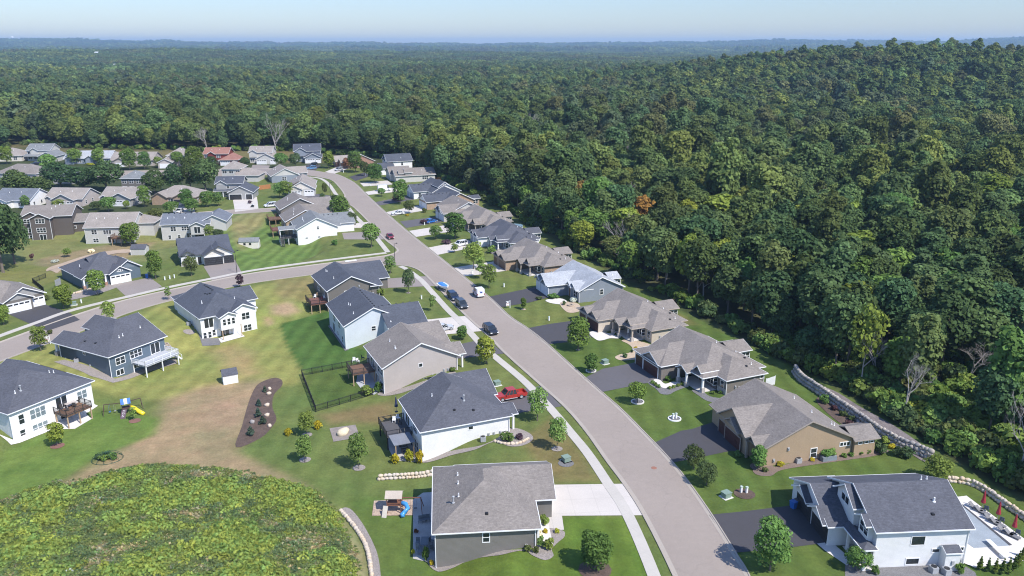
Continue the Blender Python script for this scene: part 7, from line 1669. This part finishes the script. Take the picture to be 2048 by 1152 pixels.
for u, v, lab in [(1866, 1144, 'air conditioning unit at the wall of the white pool house, left one'), (1892, 1148, 'air conditioning unit at the wall of the white pool house, right one'), (1459, 797, 'air conditioning unit at the taupe house side wall'), (154, 724, 'air conditioning unit beside the slate blue deck house'), (966, 882, 'air conditioning unit at the white hipped house side wall'), (1590 + 6, 925, 'dark equipment box at the tan house wall'), (378, 650, 'air conditioning unit in the shade of the white gabled house')]: post_thing('air_conditioner', lab, 'air conditioner', u, v, ac, .2, 'air conditioning units')

# pool, loungers and umbrellas
p0 = at(1948, 1097); t = thing('swimming_pool', 'swimming pool under a grey cover beside the white house', 'pool', p0)
w = [at(*q) for q in [(1921, 1010), (2018, 1092), (1948, 1097), (1932, 1086), (1880, 1018)]]
MB().prism([(q.x - p0.x, q.y - p0.y) for q in w], .0, .085).build('pool_cover', mat('pool_cover', (.30, .335, .36), .45), t)
MB().prism([(q.x - p0.x, q.y - p0.y) for q in [at(1916, 1003), at(1921, 1010), at(2018, 1092), at(2024, 1091)]], 0, .1).build('coping', mat('dark_coping', (.07, .07, .075), .7), t)
def dboard(t): MB().box(-.3, -2.2, .45, .3, 1.4, .53).build('board', WHITE, t); MB().box(-.25, -1.9, 0, .25, -1.3, .45).build('stand', WHITE, t)
a_, b_ = at(1998, 1108), at(1977, 1088); d_ = b_ - a_
post_thing('diving_board', 'white diving board at the near end of the pool', 'diving board', 1988, 1099, dboard, math.atan2(d_.y, d_.x) - math.pi / 2)
RC = mat('red_canvas', (.30, .022, .035), .75)
def umb(c):
    def f(t): MB().tube([(0, 0, 0), (0, 0, 2.9)], .035, 8).build('pole', GREYM, t); MB().lathe([(.04, 2.85), (.13, 2.4), (.2, 1.7), (.32, 1.05), (.26, .98)], 9).build('canopy', c, t); MB().lathe([(.3, 0), (.3, .08), (.06, .14)], 12).build('base', BLACK, t)
    return f
for (u, v), lab in zip([(1964, 1018), (1994, 1041), (2026, 1067)], ['closed red umbrella farthest along the pool', 'closed red umbrella in the middle of the pool side', 'closed red umbrella nearest along the pool']): post_thing('pool_umbrella', lab, 'umbrella', u, v, umb(RC), 0, 'closed red umbrellas')
post_thing('patio_umbrella', 'closed navy umbrella on the rear deck of the white hipped house', 'umbrella', 794, 826 + 22, lambda t: (umb(mat('navy_canvas', (.03, .04, .09), .75))(t), setattr(t, 'location', t.location + Vector((0, 0, 2.3)))), 0)
def lounger(t): MB().box(-.32, -.95, .26, .32, .35, .33).build('seat', mat('grey_sling', (.17, .17, .175), .7), t); MB().bar((0, .35, .3), (0, .95, .75), .64, .05).build('backrest', mat('grey_sling', (.17, .17, .175), .7), t); [MB().box(x - .03, y - .03, 0, x + .03, y + .03, .28).build('leg', BLACK, t) for x in (-.28, .28) for y in (-.85, .3)]
e0 = at(1931, 995); e1 = at(2048, 1078); dl = (e1 - e0); az_ = math.atan2(dl.y, dl.x)
for (u, v), lab in zip([(1951, 1019), (1964, 1027), (1983, 1043), (1995, 1051), (2010, 1067), (2024, 1074)], ['first', 'second', 'third', 'fourth', 'fifth', 'sixth']): post_thing('sun_lounger', 'grey sun lounger on the pale pool deck, %s from the far end' % lab, 'lounger', u, v, lounger, az_ + math.pi * .5 + .35, 'sun loungers by the pool')
def chair(t, m=None):
    m = m or mat('dark_wicker', (.05, .045, .04), .8)
    MB().box(-.27, -.27, .38, .27, .27, .46).build('seat', m, t); MB().box(-.27, .22, .46, .27, .28, .95).build('backrest', m, t); [MB().box(x - .025, y - .025, 0, x + .025, y + .025, .38).build('leg', m, t) for x in (-.24, .24) for y in (-.24, .24)]
def at_local(h, x, y, z): q = h.world(x, y); return Vector((q[0], q[1], z))
def table(t, m=None):
    m = m or mat('dark_wicker', (.05, .045, .04), .8)
    MB().box(-.9, -.5, .70, .9, .5, .75).build('table_top', m, t); [MB().box(x - .04, y - .04, 0, x + .04, y + .04, .7).build('leg', m, t) for x in (-.8, .8) for y in (-.42, .42)]
def put(name, label, cat, pos, rz, fn, group=None): t = thing(name, label, cat, pos, rz, group); fn(t); return t
GT = mat('beige_table', (.46, .41, .37), .6); BC = mat('blue_grey_patio_set', (.16, .18, .20), .6)
pz = lambda u, v, z: Vector((*up(u, v, z), z))
put('patio_table', 'beige table on the brown deck of the white house at the left', 'table', pz(141, 820 - 7, .06), 1.05, lambda t: table(t, GT))
for i, (u, v) in enumerate([(124, 819), (135, 822), (150, 814), (131, 808), (143, 802), (157, 804)]): put('patio_chair', 'dark chair around the beige deck table, %s clockwise from the left corner' % ['first', 'second', 'third', 'sixth', 'fifth', 'fourth'][i], 'chair', pz(u, v, .06), 1.05 + i * 1.1, lambda t: chair(t), 'chairs on the brown deck')
put('patio_table', 'blue grey table on the stone patio of the nearest house', 'table', at(850, 1092, .07), 1.6, lambda t: table(t, BC))
for i, (u, v) in enumerate([(836, 1090), (863, 1088), (838, 1101), (862, 1101), (840, 1109)]): put('patio_chair', 'blue grey patio chair by the nearest house, %s of five' % ['upper left', 'upper right', 'middle left', 'lower right', 'lower left'][i], 'chair', at(u, v, .07), i * 1.2, lambda t: chair(t, BC), 'patio chairs at the nearest house')
for i, (u, v) in enumerate([(841, 1046), (848, 1044), (856, 1043)]): put('patio_chair', 'patio arm chair in a row under the eave of the nearest house, %s' % ['left', 'middle', 'right'][i], 'chair', at(u, v, .07), .1, lambda t: chair(t, BC), 'arm chairs in a row')
for i, (u, v) in enumerate([(1972, 1023), (2003, 1046), (2035, 1071)]): put('pool_chair', 'dark lounge chair at the grass edge of the pool deck, %s' % ['farthest', 'middle', 'nearest'][i], 'chair', at(u, v, .06), 2.4, lambda t: chair(t, mat('slate_chair', (.09, .11, .13), .7)), 'dark chairs at the pool')
for i, (u, v, lab) in enumerate([(708, 722, 'white cushioned deck chair at the greige house, left'), (716, 724, 'white cushioned deck chair at the greige house, right'), (726, 717, 'dark deck chair at the greige house wall')]): put('deck_chair', lab, 'chair', pz(u, v + 2, .1), i * .8, lambda t, i=i: chair(t, WHITE if i < 2 else None), 'deck furniture at the greige house')
for i, (u, v, lab) in enumerate([(630, 593, 'white deck chair at the dark taupe house, left'), (636, 590, 'tan round chair on the deck of the dark taupe house'), (645, 598, 'dark red chair on the deck of the dark taupe house'), (650, 595, 'white chair by the door on the deck of the dark taupe house')]): put('deck_chair', lab, 'chair', pz(u, v + 3, .1), i * .9, lambda t, i=i: chair(t, [WHITE, WOODT, mat('wine_red', (.2, .03, .04), .6), WHITE][i]), 'deck furniture at the dark taupe house')
for i, (u, v, lab) in enumerate([(788, 842, 'white cushioned chair on the charcoal deck, left'), (797, 838, 'white cushioned chair on the charcoal deck, right'), (800, 846, 'dark chair on the charcoal deck')]): put('deck_chair', lab, 'chair', pz(u, v + 2, .06), i * .8, lambda t, i=i: chair(t, WHITE if i < 2 else None), 'deck furniture at the white hipped house')

# planter, fire pits, garden net, sand table, flag
def planter(t): MB().box(-1.2, -.45, 0, 1.2, .45, .75).build('box', mat('slate_planter', (.20, .23, .26), .6), t, bevel=.03); o = link('plants', SHM['green'], None, t, (-.5, 0, .7)); o.scale = (1.1, .65, 1.0); o = link('plants', SHM['lime'], None, t, (.5, 0, .7)); o.scale = (1.1, .65, 1.0)
post_thing('planter_box', 'slate coloured planter box full of greens at the tan house wall', 'planter', 1656, 920, planter, R(14))
def firepit(t): MB().lathe([(.75, 0), (.78, .4), (.5, .42), (.48, .15), (.05, .12)], 16).build('stone_ring', stonemat('tan_pit_stone', (.45, .36, .27), (.38, .32, .26), 3), t); MB().lathe([(.46, .16), (.1, .2)], 12).build('ash', BLACK, t)
post_thing('fire_pit', 'round stone fire pit on the tan patio of the blue grey house', 'fire pit', 1141, 612, firepit); post_thing('fire_pit', 'fire pit ring in the grass right of the slate blue deck house', 'fire pit', 331, 691, firepit); 
def netd(t):
    mb = MB()
    for i in range(6): a = i * math.pi / 6; mb.tube([(2.3 * math.cos(a) * math.cos(q), 1.9 * math.sin(a) * math.cos(q), 1.25 * math.sin(q)) for q in np.linspace(0, math.pi, 9)], .03, 5)
    mb.tube([(2.3 * math.cos(a), 1.9 * math.sin(a), .05) for a in np.linspace(0, 6.28, 20)], .05, 5).build('hoops', mat('dark_green_tube', (.02, .06, .035), .6), t)
    for i, (x, y, k) in enumerate([(-1.1, .2, 'dark'), (-.4, -.3, 'green'), (.4, .2, 'lime'), (1.0, -.2, 'green'), (0, .6, 'dark')]): o = link('plants', SHM[k], None, t, (x, y, 0)); o.scale = (.9, .8, .8)
post_thing('garden_dome', 'low netted garden dome in the meadow at the left bottom', 'garden dome', 215, 918, netd, .2)
def tarp(t):
    mb = MB(); boulder(mb, (0, 0, .35), 1.25, .95, .62, 4.2, .4); mb.build('tarp', mat('cream_tarp', (.60, .51, .36), .75), t, True); MB().box(-.2, -.3, 0, .2, .3, .3).build('table_leg', BLACK, t)
post_thing('covered_table', 'cream cover draped over a table on the square patio', 'covered table', 686, 868, tarp, .5)
def flag(t): MB().tube([(0, 0, 0), (0, 0, 2.4)], .025, 6).build('pole', WHITE, t); MB().add([(0, 0, 1.2), (.12, .1, 1.1), (.35, .05, 1.25), (.4, .0, 2.0), (.15, .12, 2.1), (0, 0, 2.25)], [(0, 1, 4, 5), (1, 2, 3, 4)]).build('cloth', mat('white_blue_flag', (.62, .66, .75), .8), t)
post_thing('flag', 'white and blue flag hanging at the beige house porch', 'flag', 1254, 676, flag)

# playset with striped roof and yellow slide
def playset(t):
    DK = mat('dark_timber', (.075, .045, .035), .75)
    mb = MB()
    for x in (-.8, .8):
        for y in (-.8, .8): mb.box(x - .06, y - .06, 0, x + .06, y + .06, 2.7)
    mb.bar((-.8, .8, 2.2), (-4.2, 1.6, 2.2), .12).bar((-4.2, 1.6, 2.2), (-4.6, .4, 0), .1).bar((-4.2, 1.6, 2.2), (-4.4, 2.8, 0), .1).bar((.8, .8, 2.3), (3.0, 1.6, 2.2), .12).bar((3, 1.6, 2.2), (3.3, .5, 0), .1).bar((3, 1.6, 2.2), (3.1, 2.7, 0), .1)
    mb.build('frame', DK, t); MB().box(-.85, -.85, 1.3, .85, .85, 1.4).build('platform', DK, t)
    cols = [(.03, .12, .42), (.55, .55, .06), (.03, .12, .42)]
    for i, c in enumerate(((.05, .16, .5), (.75, .76, .55), (.05, .16, .5))):
        x0, x1 = -.95 + i * .64, -.95 + (i + 1) * .64
        MB().add([(x0, -1.0, 2.5), (x1, -1.0, 2.5), (x1, 0, 3.4), (x0, 0, 3.4), (x1, 1.0, 2.5), (x0, 1.0, 2.5)], [(0, 1, 2, 3), (3, 2, 4, 5)]).build('roof_stripe', mat('play_canvas_%d' % (i % 2), c, .7), t)
    Y = paint('slide_yellow', (.75, .58, .02), .4, .3); vs = []; fs = []
    pts = [(.85, -.3, 1.35), (1.5, -.7, 1.1), (2.0, -1.3, .75), (2.6, -2.0, .4), (3.2, -2.7, .2)]
    MB().tube(pts, [.45, .48, .45, .48, .4], 10).build('slide', Y, t, True)
    cw = MB(); cw.bar((-.4, -.85, 1.3), (-1.0, -2.6, 0), 1.0, .07); cw.build('climbing_wall', mat('plum_board', (.10, .06, .08), .7), t)
    gr = MB()
    for i in range(5):
        for j in range(3): gr.box(-.62 - i * .1 + j * .28 - .08, -1.15 - i * .28 - .05, 1.08 - i * .21, -.62 - i * .1 + j * .28 + .05, -1.05 - i * .28, 1.2 - i * .21)
    gr.build('grips', WHITE, t)
    for x, c in ((-2.2, 'grey'), (-3.2, 'blue')): MB().bar((x - .15, 1.15, .55), (x - .15, 1.15, 2.15), .02).bar((x + .15, 1.15, .55), (x + .15, 1.15, 2.15), .02).box(x - .22, 1.0, .5, x + .22, 1.3, .55).build('swing', BLU if c == 'blue' else GREYM, t)
post_thing('playset', 'climbing frame with blue and cream striped roof and yellow slide', 'playset', 254, 826, playset, R(28)).scale = (.82, .82, .82)
def woodset(t):
    RW = mat('redwood', (.20, .085, .05), .75); mb = MB()
    for x in (-1.1, 1.1):
        for y in (-.9, .9): mb.box(x - .07, y - .07, 0, x + .07, y + .07, 3.0)
    mb.bar((1.1, 0, 2.4), (4.4, 0, 2.4), .14)
    for s in (-1, 1): mb.bar((4.3, 0, 2.4), (4.6, s * 1.2, 0), .1)
    mb.bar((-1.1, -.9, 1.9), (1.1, -.9, 1.9), .1).bar((-1.1, .9, 1.9), (1.1, .9, 1.9), .1).build('frame', RW, t)
    MB().box(-1.15, -.95, 1.45, 1.15, .95, 1.55).build('platform', RW, t)
    for s in (-1, 1): MB().add([(-1.4, 0, 3.7), (1.4, 0, 3.7), (1.4, s * 1.25, 2.95), (-1.4, s * 1.25, 2.95), (-1.4, 0, 3.62), (1.4, 0, 3.62), (1.4, s * 1.25, 2.87), (-1.4, s * 1.25, 2.87)], [(0, 1, 2, 3), (7, 6, 5, 4), (2, 6, 7, 3), (0, 3, 7, 4), (1, 5, 6, 2)]).build('roof', mat('weathered_board', (.42, .36, .30), .85), t)
    MB().tube([(1.2, -.4, 1.7), (1.9, -.6, 1.6), (2.3, -1.2, 1.2), (1.9, -1.7, .8), (1.4, -1.8, .4), (1.6, -2.2, .25)], [.36, .38, .38, .38, .38, .34], 12).build('slide', paint('slide_blue', (.06, .28, .62), .35, .3), t, True)
    MB().bar((-1.3, -1.0, 1.5), (-1.5, -2.1, 0), .8, .06).build('climbing_wall', mat('pale_board', (.5, .45, .38), .8), t)
    for x in (2.4, 3.4): MB().bar((x - .2, 0, .5), (x - .2, 0, 2.4), .02).bar((x + .2, 0, .5), (x + .2, 0, 2.4), .02).box(x - .25, -.12, .45, x + .25, .12, .5).build('swing', BLACK, t)
post_thing('playset', 'redwood play tower with twin gable roofs and blue tube slide', 'playset', 790, 1021, woodset, R(0)).scale = (.85, .85, .85)
def agp(t):
    MB().lathe([(2.6, 0), (2.6, 1.2), (2.7, 1.22), (2.7, 1.28), (2.4, 1.28)], 20).build('pool_wall', mat('pool_blue', (.16, .25, .31), .5), t); [MB().box(2.62 * math.cos(a) - .06, 2.62 * math.sin(a) - .06, 0, 2.62 * math.cos(a) + .06, 2.62 * math.sin(a) + .06, 1.35).build('post', WHITE, t) for a in np.arange(0, 6.2, .7854)]
post_thing('above_ground_pool', 'blue covered pool with white posts behind the white ranch house', 'pool', 1030, 458, agp)
def quad(t):
    for x, y in ((-.6, -.45), (-.6, .45), (.6, -.45), (.6, .45)): wheel(t, x, y, .3, .25)
    MB().box(-.8, -.35, .4, .8, .35, .75).build('body', BLACK, t, bevel=.08); MB().box(-.5, -.2, .75, .2, .2, .9).build('seat', BLACK, t, bevel=.05); MB().bar((.35, -.45, 1.05), (.35, .45, 1.05), .05).bar((.5, 0, .7), (.35, 0, 1.05), .06).build('handlebar', GREYM, t); MB().box(.45, -.4, .72, .95, .4, .85).build('fender', WHITE, t, bevel=.04)
post_thing('quad_bike', 'black and white quad bike on the concrete drive', 'quad bike', 505, 414, quad, R(100))
# things on the skyline
def pylon(t):
    mb = MB(); h = 46
    for x in (-2.4, 2.4): mb.tube([(x, 0, 0), (x * .7, 0, h)], [.7, .35], 6)
    for z in (h * .7, h * .82, h * .94): mb.bar((-7, 0, z), (7, 0, z), .5)
    mb.build('tower', mat('pylon_steel', (.10, .10, .11), .6), t)
for u, d_, lab in [(1475, 2500, 'far power pylon on the skyline, left of the left pair'), (1487, 2350, 'far power pylon on the skyline, right of the left pair'), (1675, 1750, 'power pylon on the skyline, left of the middle pair'), (1685, 1650, 'power pylon on the skyline, right of the middle pair'), (2026, 1500, 'power pylon at the right edge of the skyline, left one'), (2035, 1420, 'power pylon at the right edge of the skyline, right one')]:
    x = (u - 1024) / F * d_; t = thing('power_pylon', lab, 'pylon', (x, d_ * CT, hz(x, d_ * CT) + 2), .5, 'power pylons on the skyline'); t.scale = (.55, .55, {1475: .85, 1487: .95, 1675: .9, 1685: 1.05, 2026: 1.0, 2035: 1.15}[u]); pylon(t)
x = (1783 - 1024) / F * 5200; t = thing('wind_turbine', 'thin white wind turbine on the skyline', 'wind turbine', (x, 5000, hz(x, 5000)))
MB().tube([(0, 0, 0), (0, 0, 95)], [2.2, 1.2], 8).build('tower', WHITE, t)
for k in range(3): a = .5 + k * 2.094; MB().bar((0, -2, 95), (38 * math.sin(a), -2, 95 + 38 * math.cos(a)), 1.4, .5).build('blade', WHITE, t)
MB().box(-2, -3, 93, 2, 4, 97).build('nacelle', WHITE, t)
def barn(label, u, d_, w, h, zo=12):
    x = (u - 1024) / F * d_; y = d_ * CT; t = thing('barn', label, 'building', (x, y, hz(x, y))); MB().box(-w / 2, -6, 0, w / 2, 6, h + zo).build('wall', S_WHITE, t)
    MB().add([(-w / 2 - 1, -7, h + zo), (w / 2 + 1, -7, h + zo), (w / 2 + 1, 0, h + zo + 4), (-w / 2 - 1, 0, h + zo + 4), (w / 2 + 1, 7, h + zo), (-w / 2 - 1, 7, h + zo)], [(0, 1, 2, 3), (3, 2, 4, 5), (0, 3, 5), (1, 4, 2)]).build('roof', mat('pale_metal_roof', (.55, .56, .57), .5), t)
barn('white building with gable far off in the woods at the left', 262, 2700, 9, 3, 11); barn('low white roof far off in the woods at the left', 294, 1900, 8, 1, 11); barn('white building on the far plain left of the pylons', 1286, 5600, 16, 8)
x = (117 - 1024) / F * 8200; t = thing('water_tower', 'white water tower far off at the left skyline', 'water tower', (x, 7800, hz(x, 7800))); MB().tube([(0, 0, 0), (0, 0, 44)], [5, 3.2], 10).build('stem', WHITE, t); MB().lathe([(3, 42), (11, 48), (12, 54), (9, 60), (2, 63)], 14).build('tank', WHITE, t)
SKY_S, SUN_S, HAZE, EXPO, SKY_T = .140, 3.95, 1.0e-4, .60, (.84, .89, 1.05)
# ------------------------------------------------------------------ sky, sun, air, camera
SUN_EL, SUN_AZ = R(51), math.atan2(.74, -.67)     # azimuth measured from +y towards +x: the sun stands behind us to the right
w = bpy.data.worlds.new('World'); scene.world = w; w.use_nodes = True
nt = w.node_tree; nt.nodes.clear()
sky = nt.nodes.new('ShaderNodeTexSky'); sky.sky_type = 'NISHITA'; sky.sun_disc = False
sky.sun_elevation = SUN_EL; sky.sun_rotation = SUN_AZ; sky.altitude = 300; sky.air_density = 1.0; sky.dust_density = .35; sky.ozone_density = 3.0
bg = nt.nodes.new('ShaderNodeBackground'); bg.inputs[1].default_value = SKY_S
wo = nt.nodes.new('ShaderNodeOutputWorld'); mx = nt.nodes.new('ShaderNodeMix'); mx.data_type = 'RGBA'; mx.blend_type = 'MULTIPLY'; mx.inputs[0].default_value = 1; mx.inputs[7].default_value = (*SKY_T, 1); nt.links.new(sky.outputs[0], mx.inputs[6]); tc = nt.nodes.new('ShaderNodeTexCoord'); sx = nt.nodes.new('ShaderNodeSeparateXYZ'); nt.links.new(tc.outputs['Generated'], sx.inputs[0]); mr = nt.nodes.new('ShaderNodeMapRange'); nt.links.new(sx.outputs[2], mr.inputs[0]); [setattr(mr.inputs[i], 'default_value', v) for i, v in ((1, 0.0), (2, .4), (3, .60), (4, 1.1))]; vm = nt.nodes.new('ShaderNodeVectorMath'); vm.operation = 'SCALE'; nt.links.new(mx.outputs[2], vm.inputs[0]); nt.links.new(mr.outputs[0], vm.inputs['Scale']); nt.links.new(vm.outputs[0], bg.inputs[0]); nt.links.new(bg.outputs[0], wo.inputs[0])
sd = Vector((math.sin(SUN_AZ) * math.cos(SUN_EL), math.cos(SUN_AZ) * math.cos(SUN_EL), math.sin(SUN_EL)))
L = bpy.data.lights.new('sun', 'SUN'); L.energy = SUN_S; L.angle = R(.5); L.color = (1.0, .955, .89)
so = bpy.data.objects.new('sun', L); COL.objects.link(so); so.rotation_euler = sd.to_track_quat('Z', 'Y').to_euler(); so.location = (60, -40, 120)
if HAZE:
    hm = bpy.data.materials.new('haze'); hm.use_nodes = True; nt = hm.node_tree; nt.nodes.clear()
    o = nt.nodes.new('ShaderNodeOutputMaterial'); pv = nt.nodes.new('ShaderNodeVolumePrincipled')
    pv.inputs['Color'].default_value = (.50, .73, 1.0, 1); pv.inputs['Density'].default_value = HAZE; pv.inputs['Anisotropy'].default_value = .1
    nt.links.new(pv.outputs[0], o.inputs['Volume'])
    hb = MB().box(-14900, -130, -9, 14900, 15900, 150).build('haze', hm); tag(hb, kind='stuff', label='thin blue summer haze over the woods', cat='haze')
cam = bpy.data.cameras.new('camera'); co = bpy.data.objects.new('camera', cam); COL.objects.link(co)
co.location = (0, 0, H); co.rotation_euler = (math.pi / 2 - TH, 0, 0)
cam.sensor_width = 36; cam.lens = F / 2048 * 36; cam.clip_start = 1; cam.clip_end = 60000
scene.camera = co
scene.view_settings.view_transform = 'Standard'; scene.view_settings.look = 'None'; scene.view_settings.exposure = EXPO; scene.view_settings.gamma = 1
scene.render.engine = 'CYCLES'; scene.cycles.max_bounces = 6; scene.cycles.diffuse_bounces = 2; scene.cycles.glossy_bounces = 2; scene.cycles.transmission_bounces = 3; scene.cycles.volume_bounces = 0
scene.cycles.use_denoising = True; scene.cycles.filter_width = 1.1; scene.cycles.use_adaptive_sampling = True; scene.cycles.adaptive_threshold = .015
scene.render.resolution_x, scene.render.resolution_y = 1024, 576
